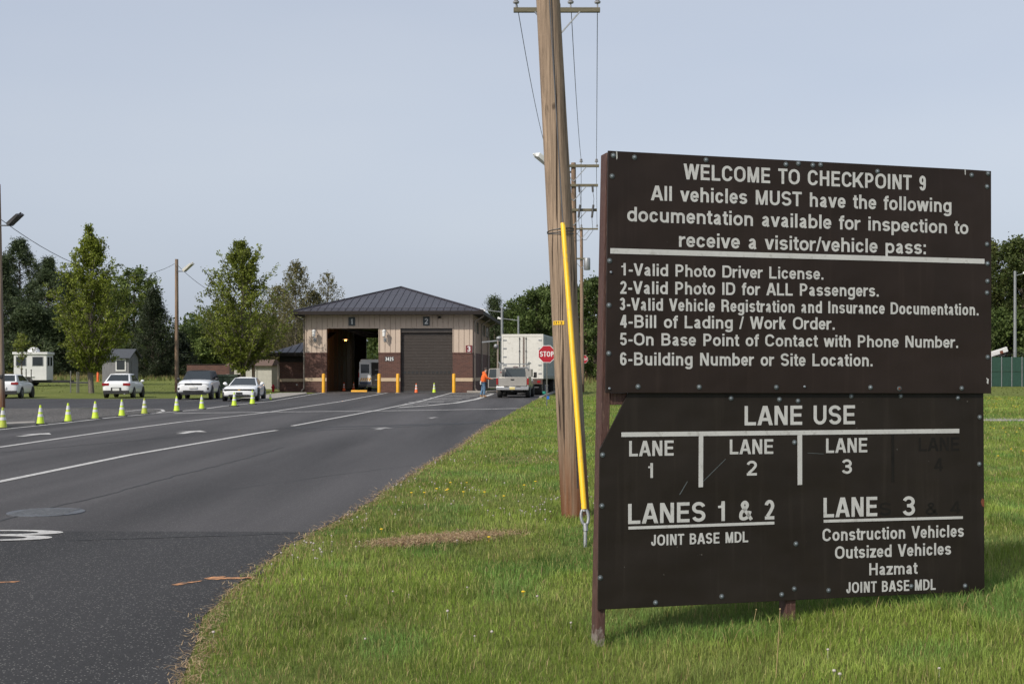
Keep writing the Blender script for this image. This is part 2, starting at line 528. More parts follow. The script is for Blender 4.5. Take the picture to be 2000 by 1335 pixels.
M = dict(
    ground=ground_mat(),
    road=asphalt_mat('asphalt', (0.0485, 0.0460, 0.0480, 1), (0.17, 0.165, 0.16, 1), 0.08, 95, 0.46),
    coarse=asphalt_mat('coarse_asphalt', (0.0255, 0.0248, 0.0260, 1), (0.19, 0.185, 0.175, 1), 0.12, 85, 0.32),
    lot=asphalt_mat('lot_asphalt', (0.034, 0.033, 0.036, 1), (0.15, 0.15, 0.15, 1), 0.10, 60, 0.2),
    gravel=asphalt_mat('gravel_mix', (0.055, 0.051, 0.048, 1), (0.27, 0.255, 0.24, 1), 0.3, 22, 0.25),
    paint=mat('road_paint', (0.50, 0.49, 0.47), (0.36, 0.355, 0.35), 6, 0.75, 0.3, 80, c3=(0.09, 0.088, 0.088), s3=26),
    worn=mat('worn_paint', (0.32, 0.31, 0.30), (0.15, 0.15, 0.15), 5, 0.8, 0.3, 80),
    seal=mat('crack_seal', (0.022, 0.022, 0.023), (0.03, 0.03, 0.03), 9, 0.7),
    orange_paint=mat('survey_paint', (0.72, 0.33, 0.13), (0.10, 0.065, 0.045), 16, 0.8, 0.2, 80, lo=0.40, hi=0.56, stretch=(1, 4, 1)),
    concrete=mat('concrete', (0.30, 0.28, 0.25), (0.22, 0.20, 0.18), 3, 0.85, 0.3, 60),
    cover=mat('iron_cover', (0.12, 0.13, 0.145), (0.09, 0.095, 0.105), 20, 0.6, 0.5, 90, metal=0.3),
    pole=wood_mat('weathered_pole', (0.290, 0.220, 0.164, 1), (0.215, 0.190, 0.168, 1), (0.035, 0.024, 0.018, 1), (0.165, 0.066, 0.028, 1)),
    farpole=wood_mat('old_pole', (0.25, 0.175, 0.125, 1), (0.22, 0.185, 0.155, 1), (0.05, 0.035, 0.028, 1), (0.09, 0.04, 0.02, 1), side=(0.4, 0)),
    arm=mat('crossarm_wood', (0.16, 0.14, 0.09), (0.10, 0.09, 0.06), 4, 0.85, 0.4, 40, stretch=(0.5, 8, 8)),
    steel=mat('galvanised', (0.30, 0.31, 0.32), (0.22, 0.23, 0.24), 12, 0.5, 0.1, 90, metal=0.5),
    dsteel=mat('dark_steel', (0.07, 0.07, 0.075), (0.05, 0.05, 0.05), 9, 0.55, metal=0.3),
    wire=mat('wire', (0.045, 0.045, 0.05), rough=0.6),
    porcelain=mat('porcelain', (0.28, 0.28, 0.29), rough=0.3),
    yellow=mat('guard_yellow', (0.86, 0.52, 0.012), (0.80, 0.46, 0.012), 2.0, 0.45, 0.05, 20, c3=(0.52, 0.34, 0.06), s3=14),
    byellow=mat('bollard_yellow', (0.72, 0.36, 0.012), (0.60, 0.29, 0.01), 2.5, 0.5),
    panel=panel_mat('sign_brown', (0.0192, 0.0124, 0.0098, 1)),
    panel_low=panel_mat('sign_brown_lower', (0.0165, 0.0124, 0.0096, 1)),
    ghost=mat('removed_letters', (0.0080, 0.0070, 0.0062), (0.0125, 0.0108, 0.0092), 9, 0.6, spec=0.2),
    letter=mat('letter_vinyl', (0.50, 0.50, 0.49), (0.43, 0.43, 0.42), 5, 0.5, 0.05, 120, c3=(0.36, 0.355, 0.34), s3=26),
    post=post_mat('post_redbrown'),
    bolt=mat('bolt_zinc', (0.27, 0.31, 0.35), (0.18, 0.20, 0.23), 9, 0.5, metal=0.3),
    washer=mat('washer_grey', (0.085, 0.10, 0.105), (0.055, 0.068, 0.07), 9, 0.6),
    rust=mat('rust', (0.16, 0.045, 0.02), (0.10, 0.03, 0.015), 9, 0.8),
    white=mat('white_paint', (0.70, 0.70, 0.69), (0.62, 0.62, 0.61), 2, 0.4),
    carwhite=mat('car_white', (0.74, 0.75, 0.76), (0.71, 0.72, 0.73), 2, 0.28, coat=0.5),
    black=mat('black_plastic', (0.016, 0.016, 0.017), (0.022, 0.022, 0.022), 6, 0.5),
    tyre=mat('tyre', (0.018, 0.018, 0.018), (0.026, 0.025, 0.024), 12, 0.85),
    rim=mat('alloy', (0.32, 0.33, 0.34), (0.25, 0.26, 0.27), 6, 0.35, metal=0.6),
    redlamp=mat('red_lamp', (0.28, 0.012, 0.014), (0.2, 0.01, 0.01), 9, 0.2),
    clearlamp=mat('clear_lamp', (0.55, 0.57, 0.6), (0.3, 0.31, 0.33), 20, 0.15),
    plate=mat('plate', (0.62, 0.62, 0.60), rough=0.5),
    plate_y=mat('plate_yellow', (0.62, 0.52, 0.22), rough=0.5),
    glass=glass_mat('tinted_glass'),
    glass2=glass_mat('window_glass', (0.035, 0.045, 0.05, 1), 0.05),
    pewter=mat('pewter_paint', (0.36, 0.34, 0.31), (0.33, 0.31, 0.285), 2, 0.3, metal=0.35, coat=0.4),
    chrome=mat('chrome', (0.50, 0.50, 0.50), (0.40, 0.40, 0.40), 5, 0.38, metal=0.8),
    siding=mat('tan_siding', (0.49, 0.395, 0.32), (0.45, 0.36, 0.29), 1.2, 0.7),
    brick=brick_mat('dark_brick'),
    band=mat('stone_band', (0.50, 0.385, 0.27), (0.44, 0.34, 0.24), 3, 0.8),
    roof=mat('metal_roof', (0.050, 0.045, 0.055), (0.040, 0.036, 0.044), 1.5, 0.38, metal=0.25),
    fascia=mat('brown_fascia', (0.020, 0.015, 0.014), (0.016, 0.012, 0.011), 2, 0.6, spec=0.25),
    shutter=mat('shutter_brown', (0.046, 0.037, 0.032), (0.039, 0.031, 0.027), 3, 0.5, c3=(0.055, 0.046, 0.041), s3=4),
    downspout=mat('downspout', (0.24, 0.20, 0.165), (0.2, 0.165, 0.14), 3, 0.5),
    plywood=mat('tan_plywood', (0.30, 0.17, 0.085), (0.2, 0.11, 0.055), 2, 0.7, stretch=(1, 1, 0.3)),
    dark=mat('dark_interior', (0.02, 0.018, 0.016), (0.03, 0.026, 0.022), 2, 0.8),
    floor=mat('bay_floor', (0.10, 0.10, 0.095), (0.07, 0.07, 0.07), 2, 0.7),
    slate=mat('plate_slate', (0.035, 0.045, 0.05), rough=0.5),
    maroon=mat('plate_maroon', (0.16, 0.026, 0.03), rough=0.5),
    stopred=mat('stop_red', (0.40, 0.012, 0.025), (0.37, 0.011, 0.022), 3, 0.4),
    signwhite=mat('sign_white', (0.72, 0.72, 0.72), rough=0.45),
    lime=mat('cone_lime', (0.50, 0.68, 0.03), (0.44, 0.58, 0.03), 6, 0.55),
    limedirt=mat('cone_lime_worn', (0.42, 0.50, 0.04), (0.27, 0.30, 0.04), 8, 0.6),
    corange=mat('cone_orange', (0.78, 0.13, 0.02), (0.68, 0.11, 0.02), 6, 0.55),
    collar=mat('cone_collar', (0.62, 0.62, 0.62), (0.5, 0.5, 0.5), 9, 0.4),
    rubber=mat('cone_base', (0.02, 0.02, 0.02), (0.03, 0.03, 0.028), 9, 0.8),
    greenbin=mat('bin_green', (0.030, 0.050, 0.030), (0.022, 0.038, 0.024), 4, 0.6),
    fence=mat('fence_green', (0.018, 0.060, 0.042), (0.012, 0.045, 0.032), 5, 0.8, stretch=(1, 1, 0.6), bump=0.4),
    shedgrey=mat('grey_boards', (0.20, 0.20, 0.21), (0.13, 0.13, 0.14), 1.5, 0.85, 0.4, 20, stretch=(9, 9, 0.5)),
    shingle=mat('grey_shingle', (0.060, 0.066, 0.078), (0.045, 0.05, 0.06), 9, 0.85),
    rbrown=mat('brown_roofing', (0.13, 0.085, 0.065), (0.1, 0.065, 0.05), 6, 0.85),
    cream=mat('cream_doors', (0.46, 0.45, 0.40), (0.38, 0.37, 0.33), 3, 0.7),
    hivis=mat('orange_hoodie', (0.80, 0.14, 0.018), (0.68, 0.11, 0.015), 9, 0.8, 0.3, 30),
    denim=mat('denim', (0.10, 0.18, 0.28), (0.07, 0.13, 0.21), 9, 0.85, 0.3, 60),
    skin=mat('skin', (0.42, 0.25, 0.18), rough=0.6),
    hair=mat('dark_hair', (0.035, 0.024, 0.018), rough=0.7),
    boot=mat('tan_boot', (0.34, 0.20, 0.085), (0.26, 0.15, 0.06), 9, 0.8),
    trailer=mat('trailer_white', (0.60, 0.585, 0.54), (0.54, 0.525, 0.485), 2, 0.5, c3=(0.46, 0.44, 0.40), s3=5),
    tside_shade=mat('trailer_side_shade', (0.40, 0.44, 0.46), (0.36, 0.40, 0.42), 1.2, 0.5),  # white trailer side with its bluish shade painted into the colour
    brownsteel=mat('rusty_bumper', (0.10, 0.055, 0.04), (0.06, 0.04, 0.035), 6, 0.8),
    bark=mat('bark', (0.12, 0.095, 0.07), (0.065, 0.052, 0.04), 6, 0.9, 0.6, 14, stretch=(4, 4, 0.8)),
    greybark=mat('grey_bark', (0.17, 0.145, 0.115), (0.10, 0.085, 0.07), 6, 0.9, 0.6, 14, stretch=(4, 4, 0.8)),
    leaf=leaf_mat('leaves', 0.34),
    needle=leaf_mat('needles', 0.12),
    blade=leaf_mat('grass_blades', 0.30),
    vanblue=mat('van_navy', (0.02, 0.03, 0.06), rough=0.5),
    blue=mat('blue_box', (0.02, 0.14, 0.55), rough=0.5),
    teal=mat('teal_box', (0.02, 0.28, 0.2), rough=0.5),
    stake=mat('steel_stake', (0.13, 0.13, 0.12), (0.09, 0.09, 0.08), 9, 0.7),
    clover=mat('clover_white', (0.46, 0.43, 0.40), (0.36, 0.28, 0.27), 30, 0.8),
    dandelion=mat('dandelion_yellow', (0.72, 0.48, 0.02), rough=0.8),
    straw=mat('straw', (0.36, 0.27, 0.13), rough=0.9),
)

# ------------------------------------------------------------------ lettering: bold condensed grotesque drawn from strokes, cap height 1
SWT = 0.165
AFM = dict(A=722, B=722, C=722, D=722, E=667, F=611, G=778, H=722, I=278, J=556, K=722, L=611, M=833, N=722, O=778, P=667, R=722, S=667, T=611, U=722, V=667, W=944,
           a=556, b=611, c=556, d=611, e=556, f=333, g=611, h=611, i=278, k=556, l=278, m=889, n=611, o=611, p=611, r=389, s=556, t=333, u=611, v=556, w=778, z=500)
AFM.update({c: 556 for c in '0123456789'})
AFM.update({'.': 278, ':': 300, '-': 360, '/': 300, '&': 740, ' ': 400})
SB = {c: .012 for c in 'AVWvwK'}
SB.update({c: .05 for c in 'OCGDSceosdgpb'})
SB.update({c: .025 for c in 'Tftrz/'})
SB['L'] = .055
_gl = {}


def arc(cx, cy, rx, ry, a0, a1):
    n = max(4, int(abs(a1 - a0) / 15))
    return [(cx + rx * math.cos(R(a0 + (a1 - a0) * i / n)), cy + ry * math.sin(R(a0 + (a1 - a0) * i / n))) for i in range(n + 1)]


def spline(p, k=5):
    out = []
    for i in range(len(p) - 1):
        a, b, c, d = p[max(0, i - 1)], p[i], p[i + 1], p[min(len(p) - 1, i + 2)]
        for j in range(k):
            t = j / k
            out.append(tuple(.5 * (2 * b[q] + (c[q] - a[q]) * t + (2 * a[q] - 5 * b[q] + 4 * c[q] - d[q]) * t * t + (3 * b[q] - a[q] - 3 * c[q] + d[q]) * t ** 3) for q in (0, 1)))
    return out + [p[-1]]


def glyph(c, kw=1.0):
    """(strokes, width): a stroke is a list of flat polygons in one plane"""
    key = (c, round(kw, 3))
    if key in _gl: return _gl[key]
    w, h, X = SWT, SWT / 2, .735
    sb = SB.get(c, .072)
    W = max(AFM[c] / 1000 * 1.194 * kw - 2 * sb, w if c in 'Iil.:' else .2)
    if c in 'Iil.:': W = w
    S = []
    def line(p, closed=False):
        pts = [Vector((q[0], q[1])) for q in p]
        q = [pts[0]]
        for x in pts[1:]:
            if (x - q[-1]).length > 1e-5: q.append(x)
        if closed and (q[0] - q[-1]).length < 1e-5: q.pop()
        n = len(q); L_, R_ = [], []
        for i in range(n):
            a = q[i - 1] if (i or closed) else None
            b = q[(i + 1) % n] if (i < n - 1 or closed) else None
            d1 = (q[i] - a).normalized() if a is not None else None
            d2 = (b - q[i]).normalized() if b is not None else None
            d1, d2 = d1 or d2, d2 or d1
            n1, n2 = Vector((-d1.y, d1.x)), Vector((-d2.y, d2.x))
            m_ = (n1 + n2)
            m_ = m_.normalized() if m_.length > 1e-3 else n1
            k = h / max(.45, m_.dot(n1))
            L_.append(q[i] + m_ * k); R_.append(q[i] - m_ * k)
        S.append([[L_[i], R_[i], R_[(i + 1) % n], L_[(i + 1) % n]] for i in range(n if closed else n - 1)])
    def dg(x0, y0, x1, y1, wx=.19):
        S.append([[Vector((x0 - wx / 2, y0)), Vector((x0 + wx / 2, y0)), Vector((x1 + wx / 2, y1)), Vector((x1 - wx / 2, y1))]])
    def O(y0, y1, ry=.30, x0=0, x1=None):
        x1 = W if x1 is None else x1
        cx, rx = (x0 + x1) / 2, (x1 - x0) / 2 - h
        ry = min(ry, (y1 - y0) / 2 - h)
        line(arc(cx, y1 - h - ry, rx, ry, 0, 180) + arc(cx, y0 + h + ry, rx, ry, 180, 360), True)
    def bowl(y0, y1, xr, rx):
        line([(h, y1)] + arc(xr - rx, (y0 + y1) / 2, rx, (y1 - y0) / 2, 90, -90) + [(h, y0)])
    cx, rx = W / 2, W / 2 - h
    T, B = 1 - h, h
    st = lambda x, y0=0, y1=1: line([(x, y0), (x, y1)])
    if c == 'A': dg(.095, 0, cx - .02, 1); dg(W - .095, 0, cx + .02, 1); line([(W * .2, .30), (W * .8, .30)])
    elif c == 'B': st(h); bowl(.53, T, W - h - .03, .2); bowl(B, .53, W - h, .22)
    elif c == 'C': line(arc(cx, T - .28, rx, .28, 12, 180) + arc(cx, B + .28, rx, .28, 180, 348))
    elif c == 'D': st(h); line([(h, T)] + arc(W - h - .28, T - .3, .28, .3, 90, 0) + arc(W - h - .28, B + .3, .28, .3, 0, -90) + [(h, B)])
    elif c in 'EF':
        st(h); line([(h, T), (W, T)]); line([(h, .51), (W * .93, .51)])
        if c == 'E': line([(h, B), (W, B)])
    elif c == 'G': line(arc(cx, T - .28, rx, .28, 12, 180) + arc(cx, B + .28, rx, .28, 180, 360) + [(W - h, .43), (W * .55, .43)])
    elif c == 'H': st(h); st(W - h); line([(h, .52), (W - h, .52)])
    elif c in 'Il': st(cx)
    elif c == 'J': line([(W - h, 1)] + arc(cx, B + .22, rx, .22, 0, -180) + [(h, .36)])
    elif c == 'K': st(h); dg(h + .08, .34, W - .12, 1, .22); dg(W - .11, 0, W * .36, .60, .21)
    elif c == 'L': st(h); line([(h, B), (W, B)])
    elif c == 'M': st(h); st(W - h); dg(.11, 1, cx, 0, .17); dg(W - .11, 1, cx, 0, .17)
    elif c == 'N': st(h); st(W - h); dg(.10, 1, W - .10, 0, .20)
    elif c == 'O': O(0, 1)
    elif c == 'P': st(h); bowl(.44, T, W - h, .23)
    elif c == 'R': st(h); bowl(.47, T, W - h - .01, .22); line([(W * .45, .47)] + arc(W - h - .16, .34, .14, .13, 90, 0) + [(W - h, .12), (W - h + .03, 0)])
    elif c in 'Ss':
        Y = 1 if c == 'S' else X
        r = (Y - 2 * h) / 4
        line(arc(cx, Y - h - r, rx, r, 15, 265) + arc(cx, h + r, rx, r, 85, -165))
    elif c == 'T': st(cx); line([(0, T), (W, T)])
    elif c == 'U': line([(h, 1)] + arc(cx, B + .27, rx, .27, 180, 360) + [(W - h, 1)])
    elif c in 'Vv': y = 1 if c == 'V' else X; dg(.095, y, cx, 0); dg(W - .095, y, cx, 0)
    elif c in 'Ww':
        y = 1 if c == 'W' else X
        dg(.09, y, W * .28, 0, .18); dg(cx, y, W * .28, 0, .18); dg(cx, y, W * .72, 0, .18); dg(W - .09, y, W * .72, 0, .18)
    elif c == 'a':
        line(arc(cx - .02, X - h - .17, rx - .03, .17, 165, 0) + [(W - h - .05, .14), (W - h + .01, 0)])
        line([(W - h - .05, .41), (W * .55, .41)] + arc(h + .13, B + .125, .13, .125, 90, 270) + [(W * .45, B), (W - h - .05, .2)])
    elif c in 'bdpg':
        O(0, X, .24)
        if c == 'b': st(h, 0, 1)
        if c == 'd': st(W - h, 0, 1)
        if c == 'p': st(h, -.27, X)
        if c == 'g': line([(W - h, X)] + arc(cx, -.28 + h + .14, rx, .14, 0, -165))
    elif c == 'c': line(arc(cx, X - h - .22, rx, .22, 15, 180) + arc(cx, B + .22, rx, .22, 180, 345))
    elif c == 'e': line([(h, .365), (W - h, .365)] + arc(cx, X - h - .22, rx, .22, 0, 180) + arc(cx, B + .22, rx, .22, 180, 335))
    elif c == 'f': s = W * .48; line([(W + .03, T), (s + .13, T)] + arc(s + .12, T - .12, .12, .12, 90, 180) + [(s, 0)]); line([(0, X - h * .8), (W + .02, X - h * .8)])
    elif c in 'hn': st(h, 0, 1 if c == 'h' else X); line([(h, .35)] + arc(cx, X - h - .2, rx, .2, 180, 0) + [(W - h, 0)])
    elif c == 'm':
        st(h, 0, X); r = (W - 2 * h) / 4
        for x in (h + r, h + 3 * r): line([(x - r, .35)] + arc(x, X - h - .18, r, .18, 180, 0) + [(x + r, 0)])
    elif c == 'i': st(cx, 0, X); line([(cx, .85), (cx, 1)])
    elif c == 'k': st(h); dg(h + .06, .26, W - .12, X, .22); dg(W - .11, 0, W * .38, .46, .21)
    elif c == 'o': O(0, X, .24)
    elif c == 'r': st(h, 0, X); line(arc(W + .01, X - h - .22, W - h, .22, 180, 92))
    elif c == 't': s = W * .48; line([(s, .93)] + arc(s + .12, B + .10, .12, .10, 180, 270) + [(W + .02, B)]); line([(0, X - h * .8), (W + .01, X - h * .8)])
    elif c == 'u': st(W - h, 0, X); line([(W - h, .38)] + arc(cx, B + .2, rx, .2, 0, -180) + [(h, X)])
    elif c == 'z': line([(0, X - h), (W, X - h)]); line([(0, B), (W, B)]); dg(.13, .1, W - .13, X - .1, .24)
    elif c == '1': st(W * .62); S.append([[Vector((W * .10, .66)), Vector((W * .55, .66)), Vector((W * .55, .80)), Vector((W * .10, .77))]]); dg(W * .5, .78, W * .56, 1, .10)
    elif c == '2': line(arc(cx, T - .22, rx, .22, 170, -25) + [(W * .62, .42), (h + .05, .16)]); line([(.01, B), (W, B)])
    elif c == '3': line(arc(cx, T - .2, rx - .015, .2, 165, -90)); line(arc(cx, B + .215, rx, .215, 90, -165)); line([(W * .36, .515), (W * .55, .515)])
    elif c == '4': st(W * .72); line([(0, .28), (W, .28)]); dg(.10, .28, W * .66, 1, .20)
    elif c == '5': line([(W * .93, T), (W * .2, T)] ); dg(W * .16, .45, W * .25, 1, .16); line(arc(cx, B + .235, rx, .235, 135, -165))
    elif c in '69':
        p1, q1 = arc(cx, T - .24, rx, .24, 18, 180) + [(h, .3)], (0, .62)
        line([(W - x, 1 - y) for x, y in p1] if c == '9' else p1)
        O(*((0, .62) if c == '6' else (.38, 1)), .22)
    elif c == '7': line([(0, T), (W, T)]); dg(W * .35, 0, W * .82, .9, .19)
    elif c in '80': O(0, .55, .2) if c == '8' else O(0, 1); (O(.45, 1, .2) if c == '8' else None)
    elif c == '.': line([(cx, 0), (cx, .18)])
    elif c == ':': line([(cx, 0), (cx, .18)]); line([(cx, .53), (cx, .71)])
    elif c == '-': line([(-.02, .40), (W + .02, .40)])
    elif c == '/': dg(.03, -.02, W - .03, 1.0, .13)
    elif c == '&': line(spline([(W - .06, .02), (W * .62, .32), (W * .30, .68), (W * .27, .82), (W * .44, .915), (W * .60, .80), (W * .52, .63), (W * .22, .43), (h + .01, .27), (W * .18, .11), (W * .42, h), (W * .66, .20), (W * .80, .46)]))
    _gl[key] = (S, W, sb)
    return _gl[key]


def set_text(txt, kw=1.0):
    """polygons of a line of writing: list of (layer, points), and its ink width"""
    x, out = 0.0, []
    first, last = None, 0
    for ch in txt:
        if ch == ' ':
            x += AFM[' '] / 1000 * 1.194 * kw; continue
        S, W, sb = glyph(ch, kw)
        x += sb
        for k, polys in enumerate(S):
            for p in polys: out.append((k, [(q.x + x, q.y) for q in p]))
        first = x if first is None else first
        last = x + W
        x += W + sb
    return [(k, [(a - first, b) for a, b in p]) for k, p in out], last - first


def letters(txt, P, cap, bold=0.0, m=None, parent=None, name='lettering', lift=0.0015, layer=0.0003):
    """writing set from P[0] to P[1] along a baseline (local x, z), facing local -y"""
    (ax, az), (bx, bz) = P
    L = math.hypot(bx - ax, bz - az)
    kw = 1.0
    for _ in range(6):                      # letter widths that fill the line with strokes of even weight
        out, wd = set_text(txt, kw)
        kw = min(1.7, max(.7, kw * (L / cap / 1.12) / wd))
    ux, uz = (bx - ax) / L, (bz - az) / L
    s = L / wd
    mb = MB()
    for k, p in out:
        mb.poly([(ax + a * s * ux, -lift - k * layer, az + a * s * uz + b * cap) for a, b in p])
    return mb.build(name, m, parent, smooth=0, fixn=False, weld=True)

# ------------------------------------------------------------------ ground, road, markings
def ground():
    xs = sorted(set(list(np.arange(-90, 60.1, 2.0)) + list(np.arange(0.5, 9, .5)) + [-1500, -600, -300, -180, -130, 90, 140, 250, 600, 1500]))
    ys = sorted(set(list(np.arange(-6, 190.1, 2.0)) + list(np.arange(2, 17, .5)) + [-60, -20, 230, 300, 450, 800, 2000]))
    vs = [(x, y, hgt(x, y)) for y in ys for x in xs]
    n = len(xs)
    fs = [(j * n + i, j * n + i + 1, (j + 1) * n + i + 1, (j + 1) * n + i) for j in range(len(ys) - 1) for i in range(n - 1)]
    m = MB(); m.add(vs, fs)
    tag(m.build('ground', M['ground'], smooth=180), kind='structure')


ground()


def sheet(name, pts, m, z, px=True):
    p = []
    for q in pts:
        g = G(*q) if px else Vector((q[0], q[1], 0))
        p.append((g.x, g.y, g.z + z))
    mb = MB(); mb.poly(p)
    return tag(mb.build(name, m, smooth=0), kind='structure')


EDGE_PX = [(352, 1390), (360, 1335), (372, 1290), (388, 1245), (410, 1205), (440, 1168), (475, 1135), (515, 1103), (560, 1070), (610, 1043), (645, 1022),
           (690, 1000), (740, 966), (790, 935), (838, 906), (890, 877), (925, 852), (960, 828), (1000, 806), (1040, 784), (1062, 773), (1085, 763)]
EDGE = [G(*p) for p in EDGE_PX]
EDGE[0] = Vector((-1.72, 5.0, 0))


def wobble(pts, step, amp, seed):
    r = np.random.default_rng(seed)
    out = []
    for a, b in zip(pts[:-1], pts[1:]):
        n = max(1, int((b - a).length / step))
        for i in range(n):
            p = a.lerp(b, i / n)
            out.append(Vector((p.x + r.normal(0, amp), p.y, 0)))
    out.append(pts[-1])
    return out


edge_w = wobble(EDGE, 0.35, 0.025, 3)
NEARY = 12.25   # the coarse strip of tarmac ends here
edge_near = [p for p in edge_w if p.y <= NEARY]
edge_far = [p for p in edge_w if p.y > NEARY]
pe = edge_near[-1]


def world_sheet(name, pts, m, z):
    mb = MB(); mb.poly([(p[0], p[1], hgt(p[0], p[1]) + z) for p in pts])
    return tag(mb.build(name, m, smooth=0), kind='structure')


lline = [(0, 839), (125, 826), (212, 816), (300, 807.5), (362, 802), (400, 798.5), (437, 793), (500, 786.5), (531, 783), (632, 766.5)]
LL = [G(*p) for p in lline]
LLx = [(p.x - 0.5, p.y) for p in LL]
LLr = [(p.x - d_, p.y) for p, d_ in zip(LL, (.5, .5, 3, 4.5, 5, 5, 4, 2, .5, .5))]
world_sheet('coarse_road', [(-70, -8), (-1.5, -8), (-1.62, 2)] + [(p.x, p.y) for p in edge_near] + [(pe.x, NEARY), (-70, NEARY + 1.2)], M['coarse'], 0.004)
road_pts = [(-70, NEARY + 1.2), (pe.x, NEARY)] + [(p.x, p.y) for p in edge_far] + [(4.6, 108), (7.5, 130), (1.2, 130), (-1.6, 108), (-2.6, 95.2), (-3.2, 94.1), (-16.5, 94.6)] + LLr[::-1] + [(-70, 18)]
world_sheet('road', road_pts, M['road'], 0.004)
world_sheet('parking_lot', [G(-700, 800)[:2], G(40, 797.5)[:2], G(330, 797)[:2], G(430, 793.5)[:2], G(470, 788)[:2], G(545, 779)[:2], G(520, 776.5)[:2], G(250, 778.5)[:2], G(-700, 777)[:2]], M['lot'], 0.006)
world_sheet('gravel_island', [(LLx[0][0] - 22, LLx[0][1] - 6)] + LLx[:5] + [G(322, 800.5)[:2], G(310, 798.5)[:2], G(40, 797.4)[:2], G(-700, 799.9)[:2]], M['gravel'], 0.009)


def strip(name, pts, wd, m, z=0.011, px=True, ext=0):
    p = [G(*q) if px else Vector((q[0], q[1], 0)) for q in pts]
    if ext: p = [p[0] + (p[0] - p[1]).normalized() * ext] + p
    # densify
    d = []
    for a, b in zip(p[:-1], p[1:]):
        n = max(1, int((b - a).length / 3))
        d += [a.lerp(b, i / n) for i in range(n)]
    d.append(p[-1])
    mb = MB(); vs = []
    for i, q in enumerate(d):
        t = d[min(i + 1, len(d) - 1)] - d[max(i - 1, 0)]
        t.z = 0; t.normalize()
        nrm = Vector((-t.y, t.x, 0)) * wd / 2
        for s in (1, -1):
            r = q + nrm * s
            vs.append((r.x, r.y, hgt(r.x, r.y) + z))
    mb.add(vs, [(2 * i, 2 * i + 1, 2 * i + 3, 2 * i + 2) for i in range(len(d) - 1)])
    return tag(mb.build(name, m, smooth=0), kind='structure')


strip('lane_line', [(-120, 851)] + lline, 0.15, M['paint'], ext=14)
strip('lane_line', [(-200, 893), (0, 873.5), (212, 842.5), (350, 824.5), (500, 808), (530, 804), (665, 784), (757, 766.8)], 0.15, M['paint'], ext=10)
strip('lane_line', [(-200, 978), (0, 941), (250, 889.5), (500, 846.5), (540, 840.5)], 0.15, M['paint'], ext=5)
strip('lane_line', [(570.5, 832), (732, 802), (822, 783.5), (885, 766)], 0.15, M['paint'])
strip('lane_line', [(777, 796), (840, 791.5), (890, 786.8), (930, 779.5), (962, 769)], 0.30, M['paint'])
strip('stop_line', [(340, 807), (520, 804.6), (760, 802), (940, 799), (1052, 796.5)], 0.62, M['worn'], z=0.0085)
for i in range(9):                                         # hatching beside lane three
    t = i / 8
    y = 767.5 + 24 * t
    xa = 882 - 82 * (y - 766.5) / 18 if y < 784 else 800 - (y - 784) * 3.0
    xb = 960 - (y - 769) * 5.2 if y < 782 else 905 - (y - 782) * 10
    if xb > xa + 4: strip('hatch_line', [(xa + 3, y), (xb - 3, y)], 1.35 * (1 - .35 * t), M['worn'], z=0.0095)
# parking bay lines in the lot
strip('bay_line', [(40, 778.7), (92, 777.8)], 0.1, M['worn'])
strip('bay_line', [(102, 797.8), (170, 796)], 0.12, M['worn'])
strip('bay_line', [(362, 782.8), (400, 780)], 0.1, M['worn'])
strip('bay_line', [(244, 804), (278, 800), (300, 798.7), (316, 800), (320, 803), (308, 806)], 0.13, M['paint'], z=0.014)


def arrow(name, cx, cy, L, W, m):
    """straight arrow painted on a lane, pointing down the road"""
    g = G(cx, cy)
    d = Vector((0.05, 1, 0)).normalized(); s = Vector((1, -0.05, 0)).normalized()
    out = [(-.06, -.5), (.06, -.5), (.06, .05), (.22, .05), (0, .5), (-.22, .05), (-.06, .05)]
    mb = MB(); mb.poly([tuple(g + s * (u * W) + d * (v * L) + Vector((0, 0, .011))) for u, v in out])
    tag(mb.build(name, m, smooth=0), kind='structure')


arrow('lane_arrow', 68, 849, 1.7, 1.75, M['paint'])
arrow('lane_arrow', 372, 844, 1.7, 1.85, M['paint'])
arrow('lane_arrow', 745, 837, 1.5, 1.6, M['worn'])
arrow('lane_arrow', 845, 816, 1.4, 1.2, M['worn'])


def road_digit():
    global SWT
    keep, SWT = SWT, .105
    out, wd = set_text('3', 1.001)
    SWT = keep
    a = G(0, 1058)
    mb = MB()
    for k, p in out: mb.poly([(a.x - .80 + q[0] / wd * 1.2, a.y + .02 + q[1] * .80, .0105 + k * .0004) for q in p])
    tag(mb.build('lane_number', M['paint'], smooth=0, fixn=False), kind='structure')


road_digit()
g = G(90, 1001)
mb = MB(); mb.lathe([(0.42, 0.003), (0.42, 0.012), (0.36, 0.014)], 40, g)
for k in range(-4, 5): mb.box(g.x - .30, g.x + .30, g.y + k * .07 - .012, g.y + k * .07 + .012, .012, .019)
tag(mb.build('manhole_cover', M['cover'], smooth=30), 'round grey iron manhole cover set flush in the tarmac', 'manhole cover')


def crack(pts, wd, seed, m='seal', z=0.0075):
    r = np.random.default_rng(seed)
    p = [G(*q) for q in pts]; d = []
    for a, b in zip(p[:-1], p[1:]):
        n = max(2, int((b - a).length / .25))
        for i in range(n):
            q = a.lerp(b, i / n); d.append(Vector((q.x + r.normal(0, .02), q.y + r.normal(0, .02), 0)))
    mb = MB(); vs = []
    for i, q in enumerate(d):
        t = (d[min(i + 1, len(d) - 1)] - d[max(i - 1, 0)]).normalized()
        nr = Vector((-t.y, t.x, 0)) * wd * (0.5 + r.random() * .8) / 2
        vs += [tuple(q + nr + Vector((0, 0, z))), tuple(q - nr + Vector((0, 0, z)))]
    mb.add(vs, [(2 * i, 2 * i + 1, 2 * i + 3, 2 * i + 2) for i in range(len(d) - 1)])
    tag(mb.build('road_crack', M[m], smooth=0), kind='structure')


